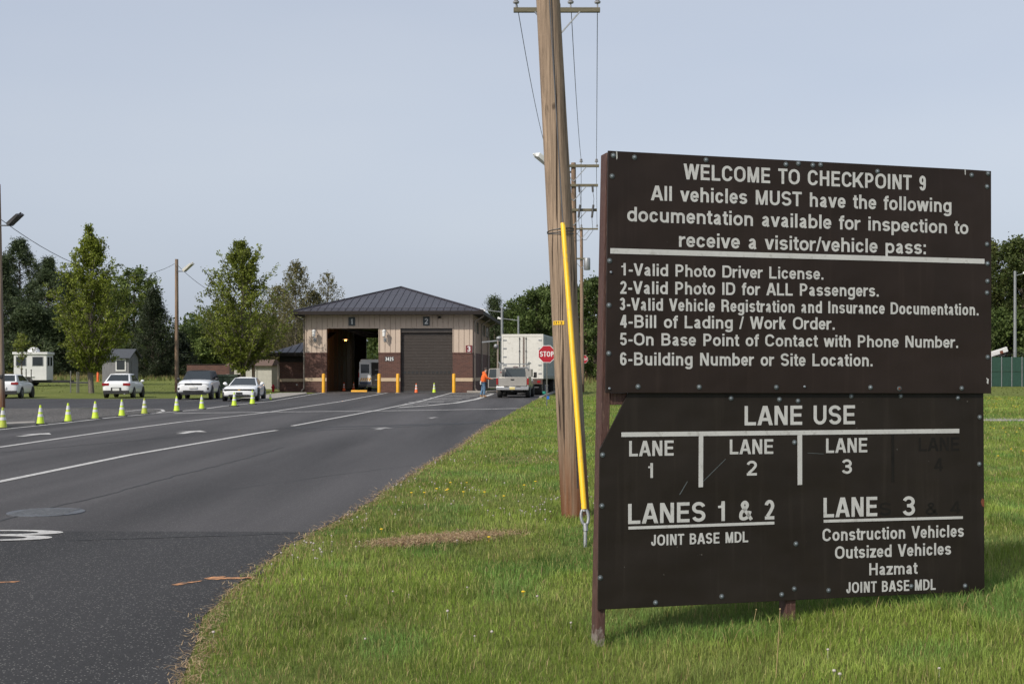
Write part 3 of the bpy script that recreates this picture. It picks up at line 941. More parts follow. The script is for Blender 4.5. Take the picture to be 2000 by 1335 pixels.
crack([(0, 1018), (60, 1000), (205, 968), (330, 933), (480, 895), (560, 872)], .035, 5)
crack([(0, 884), (130, 872), (290, 858), (420, 845), (590, 835)], .05, 6)
crack([(560, 836), (760, 831), (900, 826), (980, 822)], .5, 7, 'seal')
crack([(590, 841), (800, 833), (985, 823)], .25, 17, 'seal')
crack([(150, 1055), (340, 1050), (520, 1044), (640, 1040)], .03, 8)
crack([(830, 906), (640, 930), (420, 960)], .015, 9)
# survey paint on the tarmac
for q in ([(398, 1130.5), (420, 1126.5), (442, 1126), (436, 1129), (452, 1128), (495, 1127.5), (492, 1130), (455, 1131.5), (432, 1131.5), (425, 1133), (404, 1132)],
          [(334, 1143), (352, 1139), (372, 1137), (398, 1134), (384, 1138), (368, 1139.5), (360, 1142), (345, 1144)],
          [(-40, 1139), (8, 1136.5), (40, 1135.5), (30, 1138), (4, 1138.5), (-40, 1141.5)]):
    sheet('paint_mark', q, M['orange_paint'], 0.0075)
# kerbs, walk and path
world_sheet('path', [G(1700, 815.5)[:2], G(2400, 815.5)[:2], G(2400, 822)[:2], G(1700, 822)[:2]], M['concrete'], 0.006)
kp = [G(-60, 834), G(0, 832), G(68, 829), G(70, 831.5), G(0, 835), G(-60, 838)]
mb = MB(); mb.prism([(p.x, p.y) for p in kp], 'z', 0.0, 0.11)
tag(mb.build('kerb', M['concrete'], bevel=.02), kind='structure')
wp = [G(515, 783), G(600, 769.5), G(598, 767.5), G(545, 768.5), G(470, 779), G(468, 783)]
mb = MB(); mb.prism([(p.x, p.y) for p in wp], 'z', 0.0, 0.07)
tag(mb.build('pavement', M['concrete'], bevel=.02), kind='structure')
mb = MB(); mb.prism([(-3.4, 92.6), (-1.9, 91.8), (.2, 96.0), (1.4, 108), (.9, 108), (-.3, 96.6), (-2.0, 92.6), (-3.4, 93.3)], 'z', 0.0, 0.14)
tag(mb.build('kerb', M['concrete'], bevel=.02), kind='structure')
kpts = [G(1052, 778), G(1075, 768), G(1095, 759.5)]
mb = MB()
for a, b in zip(kpts[:-1], kpts[1:]): mb.bar(a + Vector((0.12, 0, .05)), b + Vector((0.12, 0, .05)), .18, .16)
tag(mb.build('kerb', M['concrete'], bevel=.02), kind='structure')


# ------------------------------------------------------------------ the checkpoint sign
PHI = R(14.5)
SX0, SY0 = 183 / F * 7.12, 7.12
cs, sn = math.cos(PHI), math.sin(PHI)


def SP(px, py):
    """pixel -> (along, up) on the plane of the sign's face"""
    a, b = (px - 1000) / F, (HZ - py) / F
    Y = (cs * SY0 - sn * SX0) / (cs - a * sn)
    return ((a * Y - SX0) * cs + (Y - SY0) * sn, CZ + b * Y)


sign = empty('checkpoint_sign', (SX0, SY0, 0), PHI, 'big dark brown board in two panels with white lettering on three posts in the grass', 'sign')
TH = 0.014


def slab(pts, y0, y1, name, m, bevel=.002):
    mb = MB(); mb.prism(pts, 'y', y0, y1)
    return mb.build(name, m, sign, smooth=0, bevel=bevel)


up = slab([SP(1183, 767), SP(1936, 768), SP(1936.5, 600), SP(1936, 334), SP(1885, 330.6), SP(1204, 295), SP(1188, 294)], 0, TH, 'panel', M['panel'])
up['label'] = 'upper panel listing the papers every vehicle needs'
low = slab([SP(1170, 1191.5), SP(1927, 1154), SP(1925, 764), SP(1231, 764), SP(1204, 818), SP(1174, 877)], TH + .006, 2 * TH + .006, 'panel', M['panel_low'])
low['label'] = 'lower lane use panel with a cut corner'


def postbox(b0, b1, t0, t1, y0, y1, name='post', m='post'):
    """post: bottom from b0 to b1 and top from t0 to t1 along the sign, (along, up) pairs"""
    mb = MB()
    mb.hexa([(b0[0], y0, b0[1]), (b1[0], y0, b1[1]), (b1[0], y1, b1[1]), (b0[0], y1, b0[1]),
             (t0[0], y0, t0[1]), (t1[0], y0, t1[1]), (t1[0], y1, t1[1]), (t0[0], y1, t0[1])])
    return mb.build(name, M[m], sign, smooth=0, bevel=.004)


PY0, PY1 = 2 * TH + .008, 2 * TH + .008 + .10
bl, tl = SP(1168, 1268), SP(1188, 295)
p1 = postbox((bl[0], -.1), (bl[0] + .05, -.1), (tl[0], tl[1] - .002), (tl[0] + .06, tl[1] - .002), PY0, PY1)
c0, c1 = SP(1541, 1210), SP(1561, 1210)
p2 = postbox((c0[0], -.1), (c0[0] + .062, -.1), (c0[0] + .015, 2.55), (c0[0] + .077, 2.55), PY0, PY1)
r0, r1 = SP(1899, 1165), SP(1922, 1165)
p3 = postbox((r0[0], -.1), (r0[0] + .06, -.1), (r0[0] + .012, 2.60), (r0[0] + .072, 2.60), PY0, PY1)
for za, zb in ((SP(1300, 790)[1], SP(1300, 767)[1]), (SP(1300, 1190)[1] + .02, SP(1300, 1180)[1] + .06), (2.42, 2.50)):
    mb = MB(); mb.box(bl[0] + .09, r1[0] - .02, PY0, PY0 + .05, za, zb)
    mb.build('rail', M['post'], sign, smooth=0, bevel=.003)


def write(txt, l, r, bly, bry, cap_px, par, m='letter', bold=.04):
    a, b = SP(l, bly), SP(r, bry)
    cap = (SP(l, bly - cap_px)[1] - a[1])
    y0 = 0 if par is up else TH + .006
    o = letters(txt, ((a[0], a[1]), (b[0], b[1])), cap, bold, M[m], par, lift=.0012 if m == 'letter' else .0006, layer=.0002)
    o.location.y = y0
    return o


T = [('WELCOME TO CHECKPOINT 9', 1335, 1808, 350, 372.5, 30.5), ('All vehicles MUST have the following', 1271, 1858, 391, 415, 29),
     ('documentation available for inspection to', 1225, 1891, 432, 457.5, 28.5), ('receive a visitor/vehicle pass:', 1326, 1808, 482, 496.5, 28.5),
     ('1-Valid Photo Driver License.', 1212, 1608, 537.5, 546, 24), ('2-Valid Photo ID for ALL Passengers.', 1211, 1716, 573.5, 579, 25),
     ('3-Valid Vehicle Registration and Insurance Documentation.', 1210, 1911, 605.5, 615.7, 24.5), ('4-Bill of Lading / Work Order.', 1211, 1630, 639.5, 643.6, 25),
     ('5-On Base Point of Contact with Phone Number.', 1211, 1871, 674, 679, 24.5), ('6-Building Number or Site Location.', 1211, 1704, 713, 715, 25.5)]
for t in T: write(*t[:6], up, bold=.036)
T2 = [('LANE USE', 1457, 1673, 830.5, 828, 38), ('LANE', 1231, 1318, 891, 889.4, 30), ('1', 1267, 1280, 933, 933, 29), ('LANE', 1428, 1513, 887, 886, 29),
      ('2', 1461, 1481, 928.6, 928.2, 29), ('LANE', 1616.4, 1697, 884.4, 883, 28.5), ('3', 1647, 1667, 925.2, 925, 28.5),
      ('LANES 1 & 2', 1229, 1515, 1023.5, 1014, 39.5), ('LANE', 1611.4, 1716.5, 1010.6, 1007.7, 38.5), ('3', 1766, 1790.5, 1007, 1006.5, 38),
      ('JOINT BASE MDL', 1274, 1464, 1066, 1058.7, 21.5), ('Construction Vehicles', 1609.5, 1886, 1057, 1048, 24.5), ('Outsized Vehicles', 1634, 1861, 1091.5, 1083, 24.5),
      ('Hazmat', 1701, 1795, 1123.5, 1120.6, 23.5), ('JOINT BASE MDL', 1656, 1831, 1158.7, 1151.7, 21.5)]
for t in T2: write(*t[:6], low)
for t in [('LANE', 1798, 1877, 881, 880, 27), ('4', 1828, 1845, 920.5, 920, 26), ('S', 1721, 1744, 1007, 1006.5, 26), ('&', 1811, 1836, 1006, 1005, 25), ('4', 1859, 1880, 1004, 1003.5, 25)]:
    o = write(*t, low, m='ghost'); o.name = 'removed_lettering'
    o['label'] = 'black marks of lettering taken off the panel'


def rule(q, par, m='letter', name='divider_line'):
    y0 = 0 if par is up else TH + .006
    mb = MB(); mb.prism([SP(*p) for p in q], 'y', y0 - .0022, y0 + .001)
    return mb.build(name, M[m], par, smooth=0)


rule([(1192, 495), (1922.5, 515), (1922.5, 505.5), (1192, 484.5)], up)
rule([(1216, 853), (1877, 845.5), (1877, 837), (1216, 844)], low)
rule([(1367, 951.5), (1375.5, 951), (1376, 851), (1367.5, 851.5)], low)
rule([(1561, 947), (1569.5, 946.6), (1569.5, 849), (1560.5, 849.4)], low)
o = rule([(1744.5, 941), (1749.5, 941), (1749, 847), (1744, 847.3)], low, 'ghost'); o['label'] = 'black mark of a removed divider'
rule([(1229.6, 1034), (1515, 1024), (1515, 1018.5), (1229.6, 1028.4)], low)
rule([(1612, 1020.5), (1884, 1013), (1884, 1008), (1612, 1015)], low)


def nick(q, par, m, name='paint_chip'):
    y0 = 0 if par is up else TH + .006
    mb = MB(); mb.prism([SP(*p) for p in q], 'y', y0 - .0008, y0 + .001)
    return mb.build(name, M[m], par, smooth=0)


for q in ([(1203, 295.8), (1205.5, 296), (1206, 309), (1204, 312)], [(1884, 331), (1886, 331.5), (1886, 342), (1884.6, 341)], [(1926, 737), (1931, 740), (1930, 750), (1927, 747), (1928, 743)]): nick(q, up, 'letter')
for q in ([(1372, 943), (1374, 943), (1421, 896), (1419.5, 896)], [(1329, 966), (1331, 966), (1346, 940), (1344.5, 940)], [(1580, 884), (1581, 885), (1612, 886.5), (1612, 885.6)]): nick(q, low, 'washer', 'scratch')
for q in ([(1926, 990), (1926.3, 976), (1922, 973), (1919.5, 980), (1922, 988)],): nick(q, low, 'rust', 'rust_spot')


def bolt(px, py, par, rusty=False, small=False):
    s, z = SP(px, py)
    y0 = 0 if par is up else TH + .006
    mb = MB()
    r = .0150 if not small else .010
    def ring(rr, y): return [(s + rr * math.cos(k * math.pi / 8), y, z + rr * math.sin(k * math.pi / 8)) for k in range(16)]
    if not small: mb.loft([ring(r, y0 + .001), ring(r, y0 - .0025), ring(r * .9, y0 - .0032)])
    mb.cur = 1
    mb.loft([ring(.0070, y0), ring(.0070, y0 - .005), ring(.005, y0 - .007)])
    o = mb.build('bolt', [M['washer'], M['rust'] if rusty else M['bolt']], par, smooth=40)
    if rusty: o['label'] = 'rusty bolt'


Z1 = lambda x, y: (1150 + x * .405, 270 + y * .405)
Z2 = lambda x, y: (1150 + x * .405, 480 + y * .405)
Z3 = lambda x, y: (1130 + x * .415, 740 + y * .415)
Z4 = lambda x, y: (1130 + x * .415, 950 + y * .415)
for q in [(118, 83), (220, 92), (565, 105), (950, 126), (1010, 122), (1080, 130), (1117, 128), (1392, 160), (1846, 178), (1925, 170), (112, 183), (1920, 233), (1920, 511), (1922, 604), (100, 590)]: bolt(*Z1(*q), up)
for q in [(106, 127), (97, 286), (96, 518), (99, 687), (237, 678), (532, 680), (904, 681), (1040, 678), (1358, 682), (1497, 688), (1798, 686), (1922, 170), (1920, 226), (1923, 536)]: bolt(*Z2(*q), up, q[0] == 1497, q[0] in (106, 99, 1040))
for q in [(724, 90), (952, 96), (1040, 103), (1291, 80), (1524, 79), (1794, 88), (1897, 179), (1895, 400), (118, 357), (115, 597), (1023, 298)]: bolt(*Z3(*q), low)
for q in [(107, 430), (368, 547), (680, 518), (963, 509), (1022, 482), (1030, 270), (1184, 489), (1574, 470), (1828, 468)]: bolt(*Z4(*q), low)

# ------------------------------------------------------------------ utility poles, guy wire, lines
def wood_pole(name, base, top, rb, rt, m, parent):
    """slightly irregular tapered trunk; base and top in the parent's own space"""
    b, t = Vector(base), Vector(top)
    mb = MB(); rings = []
    r = np.random.default_rng(int(abs(t.z) * 77))
    N = 26
    ph = r.random(4) * 6.28
    for i in range(N):
        k = i / (N - 1)
        c = b.lerp(t, k); rad = rb + (rt - rb) * k
        rings.append([(c.x + rad * (1 + .02 * math.sin(3 * a + ph[0] + k * 3)) * math.cos(a), c.y + rad * math.sin(a), c.z) for a in [2 * math.pi * j / 28 for j in range(28)]])
    mb.loft(rings)
    return mb.build(name, m, parent, smooth=50)


PB = G(1125, 1008)
PT = at(1052.5, -330, PB.y) - PB
pole1 = empty('utility_pole', PB, 0, 'thick brown timber utility pole leaning beside the sign, a yellow guy guard before it', 'utility pole', 'timber poles along the verge')
w1 = wood_pole('pole', (0.01, 0, -.3), PT, .158, .122, M['pole'], pole1)


def on1(px, py, dy=-.2):
    return at(px, py, PB.y + dy) - PB


tg = MB()
a0 = on1(1090, 630, -.15)
ctr = Vector((0, 0, 0)).lerp(PT, a0.z / PT.z)
rings = [[], []]
vs = []
for i in range(9):
    a = R(206 + i * 7)
    for dz in (-.021, .021):
        vs.append((ctr.x + .153 * math.cos(a), ctr.y + .153 * math.sin(a), a0.z + dz))
tg.add(vs, [(2 * i, 2 * i + 2, 2 * i + 3, 2 * i + 1) for i in range(8)])
tag_o = tg.build('number_tag', M['yellow'], pole1, smooth=60)
out, wd = set_text('1712')
mb = MB()
for k, p in out:
    vs = []
    for q in p:
        a = R(209 + q[0] / wd * 46)
        vs.append((ctr.x + (.155 + k * .0004) * math.cos(a), ctr.y + (.155 + k * .0004) * math.sin(a), a0.z - .013 + q[1] * .027))
    mb.poly(vs)
mb.build('lettering', M['black'], tag_o, smooth=0, fixn=False)
mb = MB()
zb = on1(1100, 452).z
for k in range(3):
    c = Vector((0, 0, 0)).lerp(PT, (zb + k * .016) / PT.z)
    mb.tube([(c.x + .147 * math.cos(t), c.y + .147 * math.sin(t), c.z + .02 * math.sin(t + k)) for t in [i * 2 * math.pi / 24 for i in range(25)]], .005, 5)
mb.build('wire_band', M['dsteel'], pole1, smooth=60)
# drying check running up the pole: a thin ground wire staple line
mb = MB()
pts = []
for i in range(40):
    k = i / 39
    c = Vector((0.01, 0, -.3)).lerp(PT, .08 + .9 * k)
    rad = .158 + (.122 - .158) * (.08 + .9 * k)
    a = R(282 + 4 * math.sin(k * 9))
    pts.append((c.x + rad * 1.01 * math.cos(a), c.y + rad * 1.01 * math.sin(a), c.z))
mb.tube(pts, .0045, 5)
mb.build('ground_wire', M['wire'], pole1, smooth=60)

ANC = G(1143, 1068)
gtop = at(1099.5, 436, ANC.y + .85)
gbot = at(1141, 994, ANC.y + .10)
gw = empty('guy_wire', ANC, 0, 'bright yellow plastic guard tube over the steel guy wire in front of the leaning pole', 'guy wire')
L = lambda p: Vector(p) - ANC
d = (gtop - gbot).normalized()
mb = MB()
mb.tube([L(gbot), L(gbot.lerp(gtop, .3)), L(gbot.lerp(gtop, .6)), L(gtop)], [.026, .0255, .0255, .024], 16)
mb.build('guard_tube', M['yellow'], gw, smooth=50)
mb = MB(); far = PB + Vector((0, 0, 0)).lerp(PT, .93) + Vector((0, -.13, 0))
mb.tube([L(gtop), L(far)], .006, 6)
mb.build('wire', M['wire'], gw, smooth=60)
mb = MB()
eye = gbot - d * .07
side = Vector((1, 0, 0)); dn = d
mb.tube([L(eye + side * .034 * math.cos(t) + dn * .075 * math.sin(t)) for t in [i * 2 * math.pi / 16 for i in range(17)]], .015, 8, cap=False)
mb.tube([L(gbot - d * .02), L(gbot + d * .03)], .020, 10)
mb.tube([L(eye - d * .06), L(eye - d * .13)], .023, 10)
mb.build('anchor_eye', M['steel'], gw, smooth=50)
mb = MB(); mb.tube([L(eye - d * .08), L(ANC) - Vector((0, 0, .1))], .017, 10)
mb.build('anchor_rod', M['steel'], gw, smooth=50)


def insulator(mb, p, k=1.0):
    mb.lathe([(.02 * k, 0), (.02 * k, .10 * k), (.075 * k, .12 * k), (.08 * k, .16 * k), (.04 * k, .18 * k), (.06 * k, .2 * k), (.06 * k, .24 * k), (.02 * k, .27 * k)], 10, p)


def floodlight(parent, p, sx, m='white', k=1.0, rev=1):
    """flood lamp tilted up on a short arm, reaching to sx (+1 / -1)"""
    mb = MB(); mb.bar((p[0], p[1], p[2]), (p[0] + .62 * sx * k, p[1], p[2]), .05 * k)
    mb.bar((p[0] + .55 * sx * k, p[1], p[2]), (p[0] + .55 * sx * k, p[1], p[2] + .14 * k), .09 * k)
    arm = mb.build('lamp_arm', M['dsteel'], parent, smooth=0)
    mb = MB()
    c = Vector((p[0] + .55 * sx * k, p[1], p[2] + .12 * k))
    u = Vector((sx * rev * .75, -.25, .55)).normalized(); q = Vector((0, 1, 0)); n_ = u.cross(q).normalized(); q = n_.cross(u)
    def P(a, b, e): return c + u * a * k + q * b * k + n_ * e * k
    mb.hexa([P(-.12, -.22, -.09), P(-.12, .22, -.09), P(.62, .26, -.05), P(.62, -.26, -.05), P(-.12, -.2, .09), P(-.12, .2, .09), P(.6, .26, .07), P(.6, -.26, .07)])
    mb.tube([P(.6, 0, .05), P(.70, 0, .05)], .035 * k, 6)
    mb.build('lamp_head', M[m], arm, smooth=0, bevel=.02)


def line_pole(pxt, pyt, pxb, Y, arms, label, r=.14, tilt=0, drop=True):
    base = Vector(((pxb - 1000) / F * Y, Y, hgt((pxb - 1000) / F * Y, Y)))
    top = at(pxt, pyt, Y) - base
    e = empty('utility_pole', base, 0, label, 'utility pole', 'timber poles along the verge')
    wood_pole('pole', (0, 0, -.3), top, r, r * .72, M['farpole'], e)
    tips = []
    for (py, x0, x1, ins) in arms:
        a, b = at(x0, py, Y - .14) - base, at(x1, py, Y - .14) - base
        mb = MB(); mb.bar(a, b, .10, .13)
        ca = mb.build('crossarm', M['arm'], e, smooth=0, bevel=.01)
        mb = MB()
        mid = Vector((top.x, Y - .14 - base.y, a.z))
        for s in (-1, 1): mb.bar(mid + Vector((s * .62, -.05, -.06)), mid + Vector((0, .02, -.75)), .035)
        mb.build('brace', M['steel'], ca, smooth=0)
        if ins:
            for t in ins:
                p = a.lerp(b, t)
                mb = MB(); insulator(mb, p + Vector((0, 0, .06)), 1.1)
                mb.build('insulator', M['porcelain'], ca, smooth=40)
                tips.append(base + p + Vector((0, 0, .32)))
    return e, base, tips


pa, ba, ta = line_pole(1088, 8, 1112, 34.0, [(20, 1003, 1172, (.03, .66, .97))], 'timber pole hidden behind the leaning pole, only its crossarm with three insulators showing', .13)
pb, bb, tb = line_pole(1120, 318, 1124, 60.0, [(324, 1070, 1170, (.03, .65, .95)), (362, 1070, 1168, None), (410, 1070, 1166, None)], 'weathered timber pole with three crossarms and a white floodlight, seen past the leaning pole', .16)
pc, bc, tc_ = line_pole(1135.5, 444, 1137.5, 96.0, [(447, 1103, 1168, (.03, .5, .97)), (505, 1120, 1152, None)], 'slender brown timber pole with a small transformer, standing beyond the three-armed pole', .16)
mb = MB(); mb.lathe([(.22, -.45), (.25, -.4), (.25, .4), (.2, .48), (.06, .5)], 14, (.36, -.1, at(1140, 516, 96).z))
mb.build('transformer', M['steel'], pc, smooth=40)
pd, bd, td = line_pole(1143.5, 545, 1145.5, 150.0, [(552, 1136, 1152, None)], 'pale grey timber pole farthest down the verge, before the trees', .17)
floodlight(pb, at(1120, 336, 60) - bb, -1, 'white', 1.75)
# the cut-outs hanging below the arms of the second pole
mb = MB()
for px in (1131, 1157):
    a, b, c = at(px, 362, 59.7) - bb, at(px + 1, 375, 59.7) - bb, at(px + 2, 400, 59.7) - bb
    mb.tube([a, b], .05, 6); mb.tube([b, at(px + 3, 388, 59.7) - bb, c], .012, 5)
    mb.tube([c, at(px - 1, 425, 59.7) - bb], .055, 6)
    mb.tube([at(px - 1, 425, 59.7) - bb, at(px + 1, 450, 59.7) - bb, at(px - 12, 468, 59.7) - bb, at(1123, 470, 59.9) - bb], .012, 5)
mb.build('fuse_cutout', M['dsteel'], pb, smooth=40)


def span(p, q, sag, label, r=.010, cat='overhead wire', group='wires between the timber poles'):
    p, q = Vector(p), Vector(q)
    mb = MB(); N = 20
    mb.tube([p.lerp(q, i / N) - Vector((0, 0, 4 * sag * (i / N) * (1 - i / N))) - p for i in range(N + 1)], r, 5)
    o = mb.build('overhead_wire', M['wire'], smooth=60)
    o.location = p
    tag(o, label, cat, group)


wl3 = ['thin wire running from the crossarm end on the road side of the tall poles', 'thin wire from the middle insulator of the highest crossarm', 'thin wire from the crossarm end above the sign']
for i in range(3):
    span(ta[i], tb[i], .5, wl3[i], .011)
    span(tb[i], tc_[i], .5, ['thin wire between the farther poles, road side', 'thin wire between the farther poles, middle', 'thin wire between the farther poles, field side'][i], .013)

# stop signs
def octagon(c, r, y0, y1, mb):
    mb.prism([(c[0] + r * math.cos(R(22.5 + 45 * k)), c[2] + r * math.sin(R(22.5 + 45 * k))) for k in range(8)], 'y', y0, y1)


def stop_sign(base, h, r, rz, label):
    e = empty('stop_sign', base, rz, label, 'stop sign', 'stop signs')
    mb = MB(); mb.bar((0, .03, -.2), (0, .03, h + r * .8), .055, .035)
    mb.build('post', M['stake'], e, smooth=0)
    mb = MB(); octagon((0, 0, h), r, 0, .006, mb)
    fc = mb.build('sign_face', M['signwhite'], e, smooth=0)
    mb = MB(); octagon((0, 0, h), r * .935, -.004, -.001, mb)
    mb.build('red_field', M['stopred'], fc, smooth=0)
    letters('STOP', ((-r * .74, h - r * .28), (r * .74, h - r * .28)), r * .56, .05, M['signwhite'], fc, lift=.006, layer=.0006)
    return e


gb = G(1068, 794)
st1 = stop_sign(gb, at(1067, 691, gb.y).z, 18.3 / F * gb.y, R(3), 'red octagonal stop sign on a thin dark post at the road edge')
g2 = Vector(((1140.5 - 1000) / F * 112, 112, hgt(6, 112)))
stop_sign(g2, at(1140, 703, 112).z, 8.5 / F * 112, R(10), 'distant stop sign half hidden behind a timber pole')

# ------------------------------------------------------------------ inspection building
PSI = R(3.0)
B0 = G(923, 766)
bld = empty('inspection_building', (B0.x, B0.y, 0), -PSI, 'tan metal and dark brick inspection building with a hipped metal roof and two vehicle bays', 'building')
# local x runs along the front to the right (0 at the right corner, -W at the left), y to the back, z up
W_, D_ = 12.9, 19.0
KB = F / B0.y
ux = lambda px: (px - 923) / KB * 1.003
uz = lambda py: CZ + (HZ - py) / KB
ZE, ZBR, ZD = uz(613), uz(688), uz(640.5)
D1, D2 = (ux(636), ux(738.5)), (ux(781.5), ux(884))
T_ = .3


def wallmesh(name, m, rects, par=bld, bevel=0):
    mb = MB()
    for r in rects: mb.box(*r)
    return mb.build(name, m, par, smooth=0, bevel=bevel)


piers = [(-W_, D1[0]), (D1[1], D2[0]), (D2[1], 0)]
brick = [(a, b, 0, T_, -.2, ZBR) for a, b in piers]
brick += [(-T_, 0, T_, D_, -.2, ZBR - .003), (-W_, -W_ + T_, T_, D_, -.2, ZBR - .003)]
wallmesh('brick_wall', M['brick'], brick)
zb0, zb1 = uz(744.3), uz(737.6)
wallmesh('stone_band', M['band'], [(a + .001, b - .001, -.035, -.001, zb0, zb1) for a, b in piers] + [(.001, .035, .0, D_ - .1, zb0, zb1), (-W_ - .035, -W_ - .001, .0, D_ - .1, zb0, zb1)])
# the brick's soldier course under the siding
wallmesh('brick_ledge', M['brick'], [(a, b, -.03, -.001, ZBR - .12, ZBR) for a, b in piers])
# standing seam siding, with ribs
mb = MB()
yo = .04
sid = [(-W_ + .002, D1[0] - .0, ZBR, ZE), (D1[0], D1[1], ZD + .001, ZE), (D1[1], D2[0], ZBR, ZE), (D2[0], D2[1], ZD + .001, ZE), (D2[1], -.002, ZBR, ZE)]
for a, b, z0, z1 in sid: mb.box(a, b, yo + .03, T_, z0, z1)
x = -W_ - .3
while x < -.05:
    for a, b, z0, z1 in sid:
        l_, r_ = max(a, x + .02), min(b, x + .385)
        if r_ > l_ + .01: mb.box(l_, r_, yo - .012, yo + .029, z0 + .004, z1)
    x += .405
mb.box(-T_, -.04, T_, D_, ZBR, ZE)
mb.box(-W_ + .04, -W_ + T_, T_, D_, ZBR, ZE)
y = .5
while y < D_ - .2:
    mb.box(-.039, -.012, y - .018, y + .018, ZBR + .01, ZE)
    y += .405
mb.build('siding', M['siding'], bld, smooth=0)
# door trim (pale flashing round the openings)
mb = MB()
for a, b in (D1, D2):
    mb.box(a - .06, b + .06, .0, .037, ZD, ZD + .07)
    mb.box(a - .06, a, .0, .037, ZBR + .003, ZD - .001); mb.box(b, b + .06, .0, .037, ZBR + .003, ZD - .001)
mb.build('door_trim', M['siding'], bld, smooth=0)
# roller shutter closing bay two
mb = MB()
n = 42
for i in range(n):
    z0 = ZD * i / n; z1 = ZD * (i + 1) / n
    yy = .32 if not (13 <= i <= 14) else .335
    mb.prism([(yy, z0 + .004), (yy - .018, z0 + .03), (yy - .018, z1 - .02), (yy, z1)], 'x', D2[0] + .002, D2[1] - .002)
mb.box(D2[0] + .002, D2[1] - .002, .33, .37, 0, ZD)
sh = mb.build('roller_shutter', M['shutter'], bld, smooth=0)
mb = MB(); mb.box(D2[0] + .003, D2[1] - .003, .27, .33, .01, .11); mb.build('bottom_bar', M['dsteel'], sh, smooth=0)
mb = MB()
for a in np.linspace(D2[0] + .3, D2[1] - .3, 12): mb.box(a - .1, a + .1, .289, .299, 1.42, 1.62)
mb.build('window_slot', M['black'], sh, smooth=0)
mb = MB(); mb.box(D2[0] + .001, D2[1] - .001, .12, .29, ZD - .32, ZD - .002); mb.build('shutter_housing', M['shutter'], sh, smooth=0)
# open bay: floor, walls, ceiling, back opening
mb = MB(); mb.box(-W_ + T_, -T_, .02, D_, -.1, .012); mb.build('bay_floor', M['floor'], bld, smooth=0)
mb = MB(); mb.box(-W_ + T_ + .01, -W_ + T_ + .05, .6, D_ - .02, 0, 5.2)
for k in range(9): mb.box(-W_ + T_ + .05, -W_ + T_ + .09, 1 + k * 2, 1.12 + k * 2, 0, 5.2)
mb.box(-W_ + T_ + .05, -W_ + T_ + .12, .6, D_ - .4, 2.75, 2.9)
mb.build('bay_wall', M['plywood'], bld, smooth=0)
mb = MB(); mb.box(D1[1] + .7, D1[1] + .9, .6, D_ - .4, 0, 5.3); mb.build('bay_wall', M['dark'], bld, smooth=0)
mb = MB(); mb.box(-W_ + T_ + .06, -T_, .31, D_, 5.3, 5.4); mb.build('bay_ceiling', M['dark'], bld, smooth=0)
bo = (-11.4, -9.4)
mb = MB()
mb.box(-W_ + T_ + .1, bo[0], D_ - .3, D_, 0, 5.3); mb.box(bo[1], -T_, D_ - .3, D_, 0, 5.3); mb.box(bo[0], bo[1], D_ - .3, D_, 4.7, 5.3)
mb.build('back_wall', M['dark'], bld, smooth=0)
mb = MB()
for k in range(5): mb.tube([(D1[0] + .3, 1.2 + k * .3, 5.1), (D1[0] + 2 + .3 * k, 3.5, 4.6 - .2 * (k % 2)), (D1[1] + .2, 5.5, 4.7)], .04, 6)
mb.build('shutter_track', M['dsteel'], bld, smooth=40)
# bay lamp, lit
lm = MB(); lm.lathe([(.05, .12), (.26, .0), (.24, -.02)], 14, (-10.55, 4.2, uz(659)))
lo = lm.build('bay_lamp', M['steel'], bld, smooth=40)
lm = MB(); lm.ball((-10.55, 4.2, uz(659) - .05), .1, 6); lm.build('bulb', emit_mat('lamp_glow', (1, .42, .10, 1), 4), lo)
pl = bpy.data.lights.new('bay_lamp_light', 'POINT'); pl.energy = 38; pl.color = (1, .55, .24); pl.shadow_soft_size = .15
po = bpy.data.objects.new('bay_lamp_light', pl); C.objects.link(po); po.parent = bld; po.location = (-10.55, 4.2, uz(659) - .3)
# roof: hipped, standing seams, gutters
OV = .95
ze = uz(607) - .02
e0x, e1x, e0y, e1y = -W_ - .75, .85, -OV, D_ + OV
cx = (e0x + e1x) / 2
hw = (e1x - e0x) / 2
rz_ = ze + hw * .318
rb = MB()
ra, rc = (cx, e0y + hw, rz_), (cx, e1y - hw, rz_)
q = [(e0x, e0y, ze), (e1x, e0y, ze), (e1x, e1y, ze), (e0x, e1y, ze)]
rb.add(q + [ra, rc], [(0, 1, 4), (1, 2, 5, 4), (2, 3, 5), (3, 0, 4, 5)])
x = e0x + .25
while x < e1x - .1:
    zt = (1 - abs(x - cx) / hw)
    a = Vector((x, e0y + .02, ze + .012)); b = Vector((x, e0y + hw * zt, ze + (rz_ - ze) * zt + .012))
    rb.bar(a, b, .045, .07)
    x += .535
y = e0y + .4
while y < e1y - .3:
    t = min(1, (y - e0y) / hw, (e1y - y) / hw)
    for s, ex in ((1, e1x), (-1, e0x)):
        rb.bar((ex, y, ze + .012), (ex - s * hw * t, y, ze + (rz_ - ze) * t + .012), .07, .045)
    y += .535
for p_, q_ in (((e0x, e0y, ze), ra), ((e1x, e0y, ze), ra), (ra, rc), ((e1x, e1y, ze), rc), ((e0x, e1y, ze), rc)):
    rb.bar(Vector(p_) + Vector((0, 0, .03)), Vector(q_) + Vector((0, 0, .03)), .2, .06)
rb.bar((e0x + 1.0, e0y + .42, ze + .22), (e1x - 1.0, e0y + .42, ze + .22), .05, .05)   # snow rail
rf = rb.build('roof', M['roof'], bld, smooth=0)
gt = MB()
def ring_box(mb, x0, x1, y0, y1, z0, z1, t):
    mb.box(x0, x1, y0, y0 + t, z0, z1); mb.box(x0, x1, y1 - t, y1, z0, z1)
    mb.box(x0, x0 + t, y0 + t, y1 - t, z0, z1); mb.box(x1 - t, x1, y0 + t, y1 - t, z0, z1)
